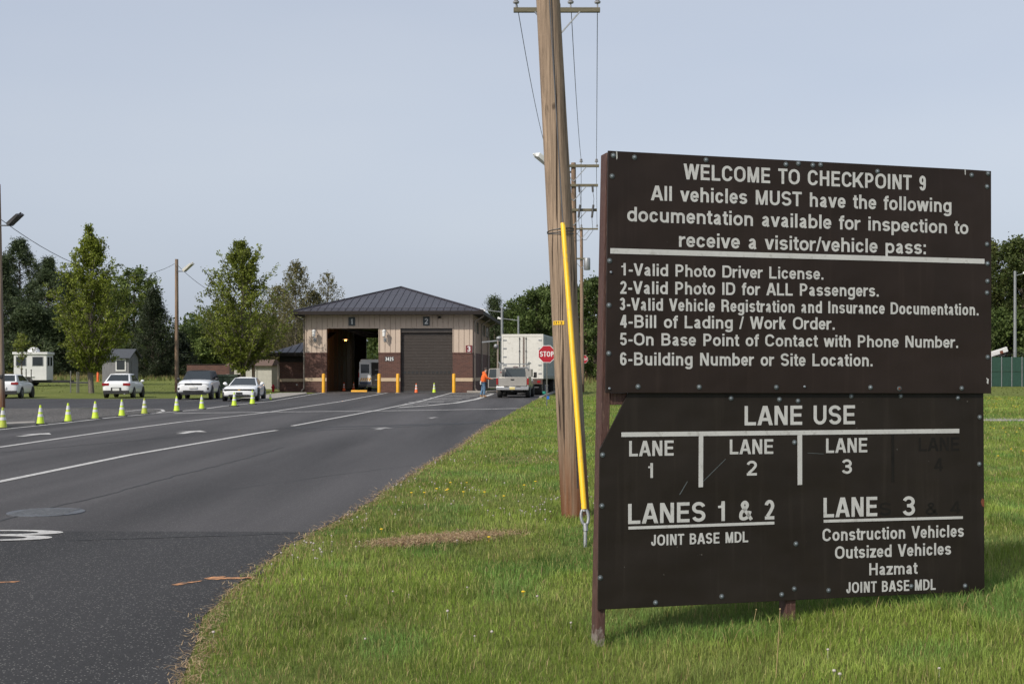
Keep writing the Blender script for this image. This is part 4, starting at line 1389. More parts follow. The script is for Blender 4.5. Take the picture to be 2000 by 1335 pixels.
ring_box(gt, e0x - .06, e1x + .06, e0y - .06, e1y + .06, ze - .30, ze - .002, .14)
gt.build('gutter', M['fascia'], rf, smooth=0, bevel=.03)
gt = MB(); gt.box(e0x + .1, e1x - .1, e0y + .1, e1y - .1, ze - .24, ze - .20); gt.build('soffit', M['fascia'], bld, smooth=0)
# downspouts
def dspout(x, y, dx, dy, zt=ze - .3):
    mb = MB()
    mb.tube([(x + dx * .75, y + dy * .75, zt + .06), (x + dx * .7, y + dy * .7, zt - .1), (x + dx * .12, y + dy * .12, zt - .42), (x + dx * .08, y + dy * .08, zt - .8), (x + dx * .08, y + dy * .08, .3), (x + dx * .3, y + dy * .3, .08)], .065, 8)
    mb.build('downspout', M['downspout'], bld, smooth=40)
dspout(-W_ - .02, .12, -1, 0); dspout(.06, .25, 1, 0); dspout(.06, 7.2, 1, 0); dspout(.06, 14.5, 1, 0)
# high side windows
for y0 in (1.4, 4.2, 8.6, 11.2, 14.6, 16.6):
    mb = MB(); mb.box(-.04, .0, y0, y0 + 1.7, ZE - 1.35, ZE - .45)
    f_ = mb.build('window', M['fascia'], bld, smooth=0)
    mb = MB(); mb.box(.001, .006, y0 + .1, y0 + 1.6, ZE - 1.27, ZE - .53); mb.build('pane', M['glass'], f_, smooth=0)
# plates with bay numbers, wall lamps
def plate(txt, px0, px1, py0, py1, m, cap, par=bld, under=False):
    mb = MB(); mb.box(ux(px0), ux(px1), -.02, .008, uz(py1), uz(py0))
    o = mb.build('number_plate', M[m], par, smooth=0)
    c = (ux(px0) + ux(px1)) / 2
    w_ = cap * (.62 if txt != '1' else .34)
    h0 = (uz(py0) + uz(py1)) / 2 - cap / 2
    t = letters(txt, ((c - w_ / 2, h0), (c + w_ / 2, h0)), cap, .05, M['signwhite'], o, lift=.0, layer=.0015)
    t.location.y = -.024
    if under:
        mb = MB(); mb.box(c - .15, c + .15, -.03, -.021, h0 - .13, h0 - .07); mb.build('underline', M['signwhite'], o, smooth=0)
plate('1', 679.5, 692.5, 618.5, 635.5, 'slate', .42)
plate('2', 826, 839, 618, 635.5, 'slate', .42)
plate('3', 909.5, 922, 674, 687.6, 'maroon', .40, under=True)
h0 = uz(704)
letters('3425', ((ux(752), h0), (ux(768), h0)), .27, .05, M['signwhite'], bld, name='house_number', lift=.01, layer=.003)
mb = MB(); mb.box(ux(751), ux(769), -.009, -.001, h0 - .04, h0 + .31); mb.build('number_backing', M['black'], bld, smooth=0)
for px in (613, 751):
    x = ux(px); z = uz(651)
    mb = MB(); mb.bar((x, .04, z - .45), (x, -.42, z - .45), .05); mb.bar((x, -.40, z - .45), (x, -.40, z - .2), .06); mb.box(x - .1, x + .1, -.02, .036, z - .6, z - .3)
    mb.bar((x, .04, z + .36), (x, -.40, z + .36), .04)
    o = mb.build('wall_lamp', M['steel'], bld, smooth=0)
    mb = MB(); mb.lathe([(.06, -.24), (.12, -.21), (.135, .14), (.16, .16), (.16, .22), (.07, .30)], 14, (x, -.40, z)); mb.build('lamp_globe', M['white'], o, smooth=40)
mb = MB(); mb.box(ux(856), ux(861), -.25, .03, ZE - .32, ZE - .18); mb.build('camera_box', M['fascia'], bld, smooth=0)

# low side wing, set back
wb = empty('brick_wing', (B0.x, B0.y, 0), -PSI, 'low dark brick side wing with a hipped metal roof beside the bays', 'building')
wx0, wx1, wy0, wy1 = ux(538) * 1.03, -W_ - .04, 2.6, 12.0
zw = uz(692)
mb = MB(); mb.box(wx0, wx1, wy0, wy1, -.2, zw); mb.build('wall', M['brick'], wb, smooth=0)
mb = MB(); mb.box(wx0 - .035, wx1, wy0 - .035, wy0 - .001, uz(745.6), uz(739.5)); mb.box(wx0 - .035, wx0 - .001, wy0 - .001, wy1, uz(745.6), uz(739.5)); mb.build('stone_band', M['band'], wb, smooth=0)
mb = MB(); mb.box(wx0, wx1, wy0 - .02, wy0 - .001, zw - .55, zw - .001); mb.build('frieze', M['fascia'], wb, smooth=0)
mb = MB(); mb.tube([(wx0 - .08, wy0 - .1, zw - .7), (wx0 - .08, wy0 - .1, .1)], .06, 8); mb.build('downspout', M['siding'], wb, smooth=40)
mb = MB(); mb.ball((ux(562), wy0 - .03, .55), .07, 6); mb.build('vent_cap', M['white'], wb)
rb = MB()
a0, a1, b0, b1 = wx0 - .6, wx1 + .05, wy0 - .6, wy1 + .6
hy = (b1 - b0) / 2
zp = zw + .25 + hy * .32
rb.add([(a0, b0, zw + .2), (a1, b0, zw + .2), (a1, b1, zw + .2), (a0, b1, zw + .2), (a0 + hy * .8, (b0 + b1) / 2, zp), (a1, (b0 + b1) / 2, zp)], [(0, 1, 5, 4), (2, 3, 4, 5), (3, 0, 4), (1, 2, 5)])
x = a0 + .3
while x < a1:
    t = min(1, (x - a0) / (hy * .8))
    rb.bar((x, b0, zw + .21), (x, b0 + hy * t, zw + .21 + (zp - zw - .2) * t), .045, .06); x += .535
r2 = rb.build('roof', M['roof'], wb, smooth=0)
mb = MB(); ring_box(mb, a0 - .05, a1, b0 - .05, b1 + .05, zw - .1, zw + .198, .12); mb.build('gutter', M['fascia'], r2, smooth=0, bevel=.02)

# ------------------------------------------------------------------ bollards and cones
def bp(px, py): return G(px, py)
bl_ = ['yellow steel bollard by the brick pier where the wing joins the bays', 'yellow steel bollard between the open bay and the house number', 'yellow steel bollard just before the closed shutter, next to the house number', 'yellow steel bollard at the shutter side nearest the pickup']
root = None
for i, (px, pt, pbm) in enumerate([(632, 729.5, 767.2), (740.5, 729, 767.2), (777, 729, 767.2), (886.5, 728, 767.4)]):
    g = G(px, pbm); h = at(px, pt, g.y).z
    if root is None:
        root = empty('bollard', g, 0, bl_[0], 'bollard', 'yellow bollards before the bays')
        mb = MB(); mb.lathe([(.125, -.1), (.125, h - .05), (.1, h - .01), (.04, h + .015)], 18); mb.build('post', M['byellow'], root, smooth=50)
        mb = MB(); mb.lathe([(.2, -.05), (.2, .02), (.13, .04)], 18); mb.build('concrete_collar', M['concrete'], root, smooth=50)
    else:
        o = copy_tree(root); o.location = g; o['label'] = bl_[i]


def make_cone(label, group, body, H=.71, bands=2):
    e = empty('traffic_cone', (0, 0, 0), 0, label, 'traffic cone', group)
    k = H / .71
    mb = MB()
    mb.lathe([(.135 * k, .03 * k), (.125 * k, .05 * k), (.032 * k, .69 * k), (.028 * k, .71 * k), (.02 * k, .71 * k)], 18)
    mb.build('cone_body', M[body], e, smooth=50)
    rr = lambda z: .130 * k + (.032 - .130) * k * (z - .04) / .65 + .003
    for z0, z1 in ((.46, .61), (.28, .38))[:bands]:
        mb = MB(); mb.lathe([(rr(z0), z0 * k), (rr(z1), z1 * k)], 18); mb.build('reflective_collar', M['collar'], e, smooth=50)
    mb = MB(); mb.box(-.18 * k, .18 * k, -.18 * k, .18 * k, 0.004, .035 * k); mb.build('base', M['rubber'], e, smooth=0, bevel=.01)
    return e


rowlab = ['worn dirty lime traffic cone nearest the big timber pole, end of the row', 'lime traffic cone, second from the timber pole end of the row', 'lime traffic cone at the middle of the gravel island', 'lime traffic cone standing in front of the white sedan seen from behind', 'lime traffic cone on the edge of the gravel, before the bay line',
          'scuffed lime traffic cone inside the painted loop at the island end', 'lime traffic cone in front of the dark windscreen of the white off-roader', 'lime traffic cone in front of the low white coupe, by its headlamp', 'lime traffic cone by the door side of the white coupe', 'lime traffic cone past the coupe, beside the lane line bend', 'last small lime traffic cone, by the lawn near the brick wing']
cpx = [(5.5, 836.5, 795.5), (79, 828.5, 791), (133, 823.5, 787), (186, 818, 783.5), (238, 812.8, 780), (282, 808.5, 777.3), (345, 803.3, 773.5), (394, 798.7, 771), (457.5, 792.8, 766), (493, 789.3, 762), (528, 781, 766)]
protos = {}
for i, (px, pb_, pt_) in enumerate(cpx):
    g = G(px, pb_)
    hh = (pb_ - pt_) / F * g.y
    kind = 'limedirt' if i in (0, 5) else 'lime'
    if kind not in protos:
        protos[kind] = make_cone(rowlab[i], 'lime cones along the lane edge', kind); o = protos[kind]
    else:
        o = copy_tree(protos[kind]); o['label'] = rowlab[i]
    o.location = (g.x, g.y, hgt(g.x, g.y) + .006)
    s = hh / .71
    o.scale = (s * 1.08, s * 1.08, s)
    o.rotation_euler = (0, 0, random.uniform(-.5, .5))
oc = make_cone('orange traffic cone with white collars before the closed shutter', 'cones before the bays', 'corange')
g = G(813, 767.0); oc.location = g
lc = copy_tree(protos['lime']); lc['label'] = 'lime traffic cone next to the orange cone before the closed shutter'; lc['group'] = 'cones before the bays'; lc.location = G(848, 767.0); lc.scale = (1.05, 1.05, 1.05)
Rb = Matrix.Rotation(-PSI, 4, 'Z')
for k, (px, dy) in enumerate([(650, 4.2), (668, 6.0)]):
    o = copy_tree(oc); p = Rb @ Vector((ux(px) - .25 * k, dy, .012)); o.location = (B0.x + p.x, B0.y + p.y, .012)
    o['label'] = ['orange traffic cone in the shade just inside the open bay', 'orange traffic cone deeper inside the open bay, nearer the van'][k]
mb = MB(); mb.prism([(-.1, 0), (.1, 0), (.06, .15), (-.06, .15)], 'x', -.62, .62)
p = Rb @ Vector((ux(697), .75, .012))
o = mb.build('wheel_stop', M['byellow'], smooth=0, bevel=.02); o.location = (B0.x + p.x, B0.y + p.y, .012)
tag(o, 'yellow wheel stop block on the floor of the open bay', 'wheel stop')

# ------------------------------------------------------------------ vehicles
def ringbody(st):
    """one cross-section of a car body from (y, half width, bottom, top, crown)"""
    y, w_, zb, zt, cr = st
    h = zt - zb
    half = [(0, zb), (w_ * .86, zb), (w_ * .97, zb + h * .12), (w_, zb + h * .40), (w_ * .985, zb + h * .72), (w_ * .93, zb + h * .93), (w_ * .80, zt), (w_ * .4, zt + cr * .75), (0, zt + cr)]
    return [(x, y, z) for x, z in half] + [(-x, y, z) for x, z in half[-2:0:-1]]


def quad_in(q, u0, u1, v0, v1, off):
    """sub-rectangle of a quad (corners in order), lifted along its normal"""
    q = [Vector(p) for p in q]
    n_ = (q[1] - q[0]).cross(q[3] - q[0]).normalized() * off
    f = lambda u, v: (q[0].lerp(q[1], u)).lerp(q[3].lerp(q[2], u), v) + n_
    return [f(u0, v0), f(u1, v0), f(u1, v1), f(u0, v1)]


def wheel(e, x, y, r, wd, rimm='rim', copyof=None):
    if copyof:
        c = copy_tree(copyof, e); c.location = (x, y, r)
        if x * copyof.location.x < 0: c.rotation_euler = (0, 0, math.pi)
        return c
    mb = MB()
    s = 1 if x > 0 else -1
    prof = [(r * .62, -wd / 2), (r * .93, -wd / 2), (r, -wd * .36), (r, wd * .36), (r * .93, wd / 2), (r * .62, wd / 2)]
    mb.m = Matrix.Rotation(R(90), 4, 'Y')
    mb.lathe(prof, 24)
    o = mb.build('wheel', M['tyre'], e, smooth=40); o.location = (x, y, r)
    mb = MB(); mb.m = Matrix.Rotation(R(90), 4, 'Y')
    k = wd / 2 + .004
    mb.lathe([(r * .64, s * (k - .03)), (r * .60, s * (k + .002)), (r * .52, s * (k - .03)), (.02, s * (k - .05))][::s], 24)
    for i in range(5):
        a = i * 2 * math.pi / 5
        mb.bar((r * .1 * math.cos(a), r * .1 * math.sin(a), s * (k - .02)), (r * .58 * math.cos(a), r * .58 * math.sin(a), s * (k - .01)), r * .13, .03)
    mb.build('rim', M[rimm], o, smooth=40)
    return o


def make_car(label, loc, rz, stations, gh, wheels, paint, roofm=None, tr=.33, cat='car', name='parked_car'):
    """stations: body sections; gh: greenhouse dict(z0,z1,w0,w1,yb=(rear,front) bottom,yt=(rear,front) top)"""
    e = empty(name, loc, rz, label, cat, 'white cars parked in the lot')
    mb = MB(); mb.loft([ringbody(s) for s in stations])
    body = mb.build('body', M[paint], e, smooth=50, sub=1)
    g = gh
    b = [(-g['w0'], g['yb'][0], g['z0']), (g['w0'], g['yb'][0], g['z0']), (g['w0'], g['yb'][1], g['z0']), (-g['w0'], g['yb'][1], g['z0'])]
    t = [(-g['w1'], g['yt'][0], g['z1'] - .02), (g['w1'], g['yt'][0], g['z1'] - .02), (g['w1'], g['yt'][1], g['z1'] - .02), (-g['w1'], g['yt'][1], g['z1'] - .02)]
    mb = MB(); mb.hexa(b + t)
    cab = mb.build('cabin', M[roofm or paint], e, smooth=60, bevel=.05)
    mb = MB()
    mb.loft([[(-g['w1'] * .97, g['yt'][0] + .02, g['z1'] - .03), (-g['w1'] * .5, g['yt'][0] + .02, g['z1']), (g['w1'] * .5, g['yt'][0] + .02, g['z1']), (g['w1'] * .97, g['yt'][0] + .02, g['z1'] - .03)],
             [(-g['w1'] * .97, g['yt'][1] - .02, g['z1'] - .03), (-g['w1'] * .5, g['yt'][1] - .02, g['z1'] + .015), (g['w1'] * .5, g['yt'][1] - .02, g['z1'] + .015), (g['w1'] * .97, g['yt'][1] - .02, g['z1'] - .03)]])
    mb.build('roof', M[roofm or paint], cab, smooth=40)
    def pane(nm, q, u0, u1, v0, v1):
        mb = MB(); mb.poly(quad_in(q, u0, u1, v0, v1, .012)); p0 = quad_in(q, u0, u1, v0, v1, -.02); mb.poly(p0)
        n_ = 4; mb.f.append((0, 1, 5, 4)); mb.f.append((1, 2, 6, 5)); mb.f.append((2, 3, 7, 6)); mb.f.append((3, 0, 4, 7)); mb.mi += [0] * 4
        return mb.build(nm, M['glass'], cab, smooth=0)
    pane('rear_window', [b[0], b[1], t[1], t[0]], .07, .93, .12, .9)
    pane('windscreen', [b[2], b[3], t[3], t[2]], .05, .95, .04, .92)
    for nm, q in (('side_window', [b[1], b[2], t[2], t[1]]), ('side_window', [b[3], b[0], t[0], t[3]])):
        for a_, b_ in g.get('side', ((.1, .5), (.53, .92))):
            if nm == 'side_window' and q[0][0] < 0: a_, b_ = 1 - b_, 1 - a_
            pane(nm, q, a_, b_, .14, .88)
    wr = stations_w(stations)
    first = None
    for (x, y) in [(wr - .09, wheels[0]), (-wr + .09, wheels[0]), (wr - .09, wheels[1]), (-wr + .09, wheels[1])]:
        first = wheel(e, x, y, tr, .22) if first is None else wheel(e, x, y, tr, .22, copyof=first)
        # arch
        s = 1 if x > 0 else -1
        mb = MB(); mb.m = Matrix.Translation((s * (wr - .06), y, tr)) @ Matrix.Rotation(R(90), 4, 'Y')
        mb.lathe([(tr * 1.17, -.05), (tr * 1.17, .067), (tr * 1.0, .067), (tr * 1.0, -.05)], 24)
        mb.build('wheel_arch', M['black'], body, smooth=40)
        first = first
    return e, body, cab


def stations_w(st): return max(s[1] for s in st)


def parts(par, lst):
    for nm, m, boxes in lst:
        mb = MB()
        for b in boxes:
            if isinstance(b[0], (tuple, list)): mb.hexa(list(b))
            else: mb.box(*b)
        mb.build(nm, M[m], par, smooth=0, bevel=.012)


def mirror(par, m, pts, nm='door_mirror'):
    for s in (-1, 1):
        mb = MB(); mb.ball((s * pts[0], pts[1], pts[2]), .11, 6, (1, .6, .8)); mb.bar((s * (pts[0] - .12), pts[1], pts[2] - .05), (s * pts[0], pts[1], pts[2] - .03), .05)
        mb.build(nm, M[m], par, smooth=50)


# white sedan, seen from behind (rear axle near the camera). car local: +y = forward, origin under the rear axle
W2 = .86
sed = [(-.98, .70, .42, .92, .0), (-.92, .79, .30, .98, .02), (-.6, W2, .22, 1.03, .02), (0, W2 + .01, .22, 1.02, .01), (1.3, W2 + .01, .22, .98, .0), (2.4, W2, .22, .95, .02), (2.9, W2 - .02, .22, .90, .03), (3.3, .76, .28, .78, .03), (3.45, .60, .36, .68, .01)]
g = G(211, 777)
yawv = lambda px, a: R(a)
s1, sb, sc_ = make_car('white four-door sedan seen from behind, parked at the lawn by the grey shed', Vector((-23.7 + .85 * 0 - .82, 74.3, .006)) + Vector((.8, 0, 0)), R(5), sed,
                       dict(z0=.93, z1=1.46, w0=.78, w1=.58, yb=(-.66, 2.1), yt=(.08, 1.22), side=((.22, .52), (.55, .9))), (0.0, 2.55), 'carwhite', tr=.31)
parts(sb, [('tail_lamp', 'redlamp', [(-.82, -.40, -.975, -.86, .74, .90)]), ('tail_lamp', 'redlamp', [(.40, .82, -.975, -.86, .74, .90)]), ('bumper_trim', 'black', [(-.74, .74, -.99, -.86, .25, .46)]),
           ('plate', 'plate', [(-.2, .2, -1.005, -.9, .44, .60)]), ('plate_recess', 'black', [(-.30, .30, -.992, -.9, .40, .64)]), ('exhaust', 'steel', [(.45, .55, -1.0, -.8, .22, .27)])])
mirror(s1, 'carwhite', (.98, 1.75, 1.0))
# white hatchback at the picture's edge
hat = [(-.85, .72, .38, .88, .0), (-.78, .82, .28, 1.0, .02), (-.5, .86, .22, 1.04, .02), (0, .88, .22, 1.02, .01), (1.3, .88, .22, .98, .0), (2.5, .87, .22, .94, .02), (3.0, .84, .22, .88, .03), (3.4, .74, .28, .76, .02), (3.55, .58, .36, .66, .01)]
h1, hb, hc = make_car('white hatchback with dark rear glass half hidden by the near timber pole', Vector((-30.05, 73.1, .006)), R(8), hat,
                      dict(z0=.96, z1=1.42, w0=.77, w1=.58, yb=(-.78, 2.15), yt=(-.2, 1.25), side=((.2, .5), (.53, .9))), (0.0, 2.6), 'carwhite', tr=.32)
parts(hb, [('tail_lamp', 'redlamp', [(-.84, -.44, -.86, -.7, .82, .95)]), ('tail_lamp', 'redlamp', [(.44, .84, -.86, -.7, .82, .95)]), ('bumper_trim', 'black', [(-.76, .76, -.88, -.75, .24, .46)]), ('plate', 'plate', [(-.2, .2, -.89, -.8, .55, .69)])])
mirror(h1, 'black', (1.0, 1.8, 1.0))
# white off-roader facing the camera: local +y forward, turned to face us
suv = [(-.85, .88, .42, 1.05, .0), (-.7, .95, .32, 1.12, .02), (0, .97, .30, 1.13, .0), (1.4, .97, .30, 1.12, .0), (2.3, .97, .30, 1.12, .03), (2.9, .96, .30, 1.08, .05), (3.45, .93, .32, 1.0, .04), (3.62, .86, .40, .92, .02), (3.70, .74, .46, .84, .0)]
v1, vb, vc = make_car('white off-roader with a black roof and tinted windscreen facing the lane', Vector((-18.35, 72.9, .006)), R(180 + 6), suv,
                      dict(z0=1.08, z1=1.66, w0=.86, w1=.68, yb=(-.75, 2.25), yt=(-.5, 1.35), side=((.08, .36), (.39, .66), (.69, .93))), (0.0, 2.85), 'carwhite', 'black', tr=.38)
parts(vb, [('grille', 'black', [(-.48, .48, 3.60, 3.69, .82, .93)]), ('lower_grille', 'black', [(-.56, .56, 3.62, 3.72, .42, .53)]), ('headlamp', 'clearlamp', [(-.86, -.50, 3.52, 3.655, .83, .93)]), ('headlamp', 'clearlamp', [(.50, .86, 3.52, 3.655, .83, .93)]),
           ('fog_lamp', 'black', [(-.86, -.64, 3.52, 3.66, .56, .68)]), ('fog_lamp', 'black', [(.64, .86, 3.52, 3.66, .56, .68)]), ('plate', 'plate', [(-.22, .22, 3.68, 3.735, .62, .74)]), ('skid_plate', 'black', [(-.7, .7, 3.4, 3.66, .27, .36)])])
mirror(v1, 'black', (1.08, 1.95, 1.15))
# low white coupe facing the camera
cp = [(-.95, .78, .40, .86, .0), (-.85, .88, .28, .93, .02), (-.2, .95, .20, .95, .0), (.4, .94, .20, .90, .0), (1.6, .92, .20, .85, .0), (2.4, .93, .20, .84, .03), (3.0, .93, .20, .80, .04), (3.5, .90, .22, .72, .03), (3.68, .82, .26, .64, .01), (3.74, .70, .32, .56, .0)]
c1_, cb, cc = make_car('low white two-door coupe with slit headlamps facing the lane', Vector((-14.85, 69.1, .006)), R(180 + 5), cp,
                       dict(z0=.82, z1=1.27, w0=.80, w1=.56, yb=(-.55, 2.15), yt=(.25, 1.15), side=((.22, .42), (.45, .88))), (0.0, 2.8), 'carwhite', tr=.345)
parts(cb, [('grille', 'black', [(-.78, .78, 3.60, 3.725, .56, .66)]), ('lower_grille', 'black', [(-.55, .55, 3.62, 3.76, .26, .36)]), ('headlamp', 'clearlamp', [(-.86, -.52, 3.5, 3.70, .60, .66)]), ('headlamp', 'clearlamp', [(.52, .86, 3.5, 3.70, .60, .66)]),
           ('emblem', 'byellow', [(-.06, .06, 3.72, 3.735, .59, .625)]), ('plate_holder', 'black', [(-.17, .17, 3.70, 3.765, .38, .49)]), ('air_intake', 'black', [(-.85, -.74, 3.5, 3.67, .34, .5), (.74, .85, 3.5, 3.67, .34, .5)])])
mirror(c1_, 'carwhite', (1.0, 1.85, .93))

# pickup, seen from behind
pk = empty('pickup_truck', G(1001, 777) + Vector((0, .3, .006)), R(-5), 'pewter service pickup with a ladder rack and open driver door, seen from behind', 'pickup truck')
def bodybox(name, m, par, x0, x1, y0, y1, z0, z1, bev=.04, taper=.0):
    mb = MB()
    mb.hexa([(x0, y0, z0), (x1, y0, z0), (x1, y1, z0), (x0, y1, z0), (x0 + taper, y0 + taper, z1), (x1 - taper, y0 + taper, z1), (x1 - taper, y1 - taper, z1), (x0 + taper, y1 - taper, z1)])
    return mb.build(name, M[m], par, smooth=60, bevel=bev)
# local y forward, rear face at y = 0
bed = MB()
bed.box(-.98, -.86, .03, 2.1, .62, 1.26); bed.box(.86, .98, .03, 2.1, .62, 1.26); bed.box(-.86, .86, .1, 2.1, .62, .75)
bed.build('bed', M['pewter'], pk, smooth=60, bevel=.035)
tgt = bodybox('tailgate', 'pewter', pk, -.855, .855, -.015, .05, .72, 1.25, .02)
parts(tgt, [('handle', 'black', [(-.11, .11, -.03, -.005, 1.05, 1.14)])])
parts(pk, [('tail_lamp', 'redlamp', [(-.985, -.865, -.02, .08, .80, 1.18)]), ('tail_lamp', 'redlamp', [(.865, .985, -.02, .08, .80, 1.18)])])
bm_ = bodybox('bumper', 'chrome', pk, -.99, .99, -.17, .03, .46, .70, .04)
parts(bm_, [('plate', 'plate_y', [(-.16, .16, -.185, -.165, .50, .66)]), ('step_pad', 'black', [(-.5, -.2, -.18, -.16, .66, .70), (.2, .5, -.18, -.16, .66, .70)])])
cabm = MB(); cabm.loft([ringbody((2.12, .97, .45, 1.22, .0)), ringbody((3.9, .97, .45, 1.2, .0)), ringbody((5.0, .95, .45, 1.12, .03)), ringbody((5.4, .85, .5, 1.0, .02))])
cb_ = cabm.build('body', M['pewter'], pk, smooth=50)
b = [(-.88, 2.14, 1.18), (.88, 2.14, 1.18), (.88, 3.95, 1.18), (-.88, 3.95, 1.18)]; t = [(-.72, 2.22, 1.86), (.72, 2.22, 1.86), (.72, 3.3, 1.86), (-.72, 3.3, 1.86)]
mb = MB(); mb.hexa(b + t); cab_ = mb.build('cab', M['pewter'], pk, smooth=60, bevel=.05)
mb = MB(); mb.poly(quad_in([b[0], b[1], t[1], t[0]], .11, .89, .12, .86, .012)); mb.build('rear_window', M['glass2'], cab_, smooth=0)
mb = MB(); mb.poly(quad_in([b[2], b[3], t[3], t[2]], .06, .94, .08, .9, .012)); mb.build('windscreen', M['glass'], cab_, smooth=0)
for q in ([b[1], b[2], t[2], t[1]], [b[3], b[0], t[0], t[3]]):
    mb = MB(); mb.poly(quad_in(q, .12, .85, .12, .88, .012)); mb.build('side_window', M['glass'], cab_, smooth=0)
parts(cab_, [('brake_lamp', 'redlamp', [(-.16, .16, 2.16, 2.24, 1.87, 1.91)])])
for s in (-1, 1):
    parts(pk, [('tool_box', 'pewter', [(s * .90 - .18, s * .90 + .18, 1.0, 2.05, 1.262, 1.74)])])
    parts(pk, [('side_lamp', 'redlamp', [(s * .80 - .035, s * .80 + .035, .97, 1.0, 1.50, 1.58)])]) if s < 0 else None
rk = MB()
for y in (.95, 2.0):
    for s in (-1, 1): rk.bar((s * .86, y, 1.70), (s * .86, y, 2.05), .05)
    rk.bar((-.9, y, 2.05), (.9, y, 2.05), .05)
for s in (-1, 1): rk.bar((s * .86, .9, 2.10), (s * .86, 3.4, 2.10), .05, .07)
for s in (-1, 1): rk.bar((s * .80, .93, 1.98), (s * .95, .93, 2.20), .10, .05)
rk.build('ladder_rack', M['steel'], pk, smooth=0)
fw = None
for x, y in ((.86, 1.05), (-.86, 1.05), (.86, 4.35), (-.86, 4.35)):
    fw = wheel(pk, x, y, .40, .28) if fw is None else wheel(pk, x, y, .40, .28, copyof=fw)
parts(pk, [('chassis', 'black', [(-.6, .6, .2, 5.0, .38, .60), (-.82, .82, 1.0, 1.1, .3, .42), (-.06, .06, -.2, .1, .40, .48)])])
dr = MB(); dr.m = Matrix.Translation((-.97, 3.75, 0)) @ Matrix.Rotation(R(-25), 4, 'Z') @ Matrix.Rotation(R(0), 4, 'X')
dr.box(-1.05, 0, -.05, .05, .55, 1.2)
do = dr.build('open_door', M['pewter'], pk, smooth=0, bevel=.02)
dr2 = MB(); dr2.m = dr.m; dr2.box(-.98, -.08, -.058, -.052, .6, 1.16); dr2.build('door_lining', M['black'], do, smooth=0)
dr2 = MB(); dr2.m = dr.m
dr2.bar((-1.02, 0, 1.2), (-.95, 0, 1.75), .06); dr2.bar((-.95, 0, 1.75), (-.15, 0, 1.78), .05); dr2.bar((-.15, 0, 1.78), (-.0, 0, 1.2), .05); dr2.build('door_frame', M['pewter'], do, smooth=0)
dr2 = MB(); dr2.m = dr.m; dr2.hexa([(-.98, -.01, 1.2), (-.05, -.01, 1.2), (-.05, .01, 1.2), (-.98, .01, 1.2), (-.92, -.01, 1.73), (-.18, -.01, 1.75), (-.18, .01, 1.75), (-.92, .01, 1.73)]); dr2.build('door_glass', M['glass2'], do, smooth=0)
for s in (1,):
    mb = MB(); mb.box(1.02, 1.22, 3.7, 3.78, 1.2, 1.55); mb.bar((.95, 3.75, 1.25), (1.1, 3.75, 1.3), .05); mb.build('door_mirror', M['black'], pk, smooth=0, bevel=.03)

# semi-trailer and tractor, seen from behind
Yt = 82.5
tl = empty('box_trailer', ((1020.5 - 1000) / F * Yt, Yt, .006), R(-8.0), 'white box trailer with two rear doors and a rusty bumper, waiting before the pickup', 'trailer')
kt = F / Yt
tz = lambda py: CZ + (HZ - py) / kt
hw_ = 41 / kt
zt_, zd_ = tz(652.5), tz(736.5)
mb = MB(); mb.box(-hw_ + .02, hw_ - .02, .05, 9.5, zd_ - .12, zt_ - .02); bx_ = mb.build('box', M['tside_shade'], tl, smooth=0, bevel=.02)
mb = MB(); mb.box(-hw_, -hw_ + .10, -.03, .08, zd_ - .1, zt_); mb.box(hw_ - .10, hw_, -.03, .08, zd_ - .1, zt_); mb.box(-hw_ + .101, hw_ - .101, -.03, .08, zt_ - .16, zt_); mb.box(-hw_ + .101, hw_ - .101, -.03, .08, zd_ - .1, zd_)
mb.build('rear_frame', M['trailer'], bx_, smooth=0, bevel=.01)
mid = .02
for s, (a, b2) in ((-1, (-hw_ + .11, mid - .01)), (1, (mid + .01, hw_ - .11))):
    mb = MB(); mb.box(a, b2, -.01, .045, zd_ + .005, zt_ - .165); dd = mb.build('door', M['trailer'], bx_, smooth=0)
    xr = mid + s * .22
    mb = MB(); mb.tube([(xr, -.045, zd_ + .02), (xr, -.045, zt_ - .19)], .02, 6)
    for z in (zd_ + .1, zd_ + .9, zd_ + 1.75, zt_ - .3): mb.box(xr - .05, xr + .05, -.05, -.011, z - .03, z + .03)
    mb.build('lock_rod', M['dsteel'], dd, smooth=40)
    for z in np.linspace(zd_ + .25, zt_ - .4, 5):
        e_ = a if s < 0 else b2
        mb = MB(); mb.box(e_ - (.02 if s < 0 else .22), e_ + (.22 if s < 0 else .02), -.035, -.011, z - .04, z + .04)
        mb.build('hinge', M['steel'], dd, smooth=0)
mb = MB(); mb.box(mid + .03, mid + .12, -.02, -.011, zd_ + .02, zt_ - .2); mb.build('rub_stain', M['brownsteel'], bx_, smooth=0)
parts(tl, [('bumper', 'brownsteel', [(-hw_ + .05, hw_ - .05, -.02, .15, zd_ - .47, zd_ - .125)]), ('tail_lamp', 'redlamp', [(hw_ - .42, hw_ - .2, -.035, .0, zd_ - .38, zd_ - .22)]),
           ('guard_bar', 'dsteel', [(-1.1, 1.1, .0, .1, .48, .58), (-.7, -.6, .0, .1, .58, zd_ - .47), (.6, .7, .0, .1, .58, zd_ - .47)]), ('chassis', 'black', [(-.5, .5, .2, 9.3, .75, zd_ - .13)]),
           ('landing_leg', 'dsteel', [(-.7, -.58, 6.9, 7.02, .05, .9), (.58, .7, 6.9, 7.02, .05, .9)])])
mb = MB(); mb.box(hw_ - .018, hw_ + .012, .4, 9.3, zd_ - .1, zd_ + .1)
for k in range(12): mb.box(hw_ - .018, hw_ + .005, .5 + k * .75, .54 + k * .75, zd_ + .1, zt_ - .1)
mb.build('side_rail', M['steel'], bx_, smooth=0)
fw = None
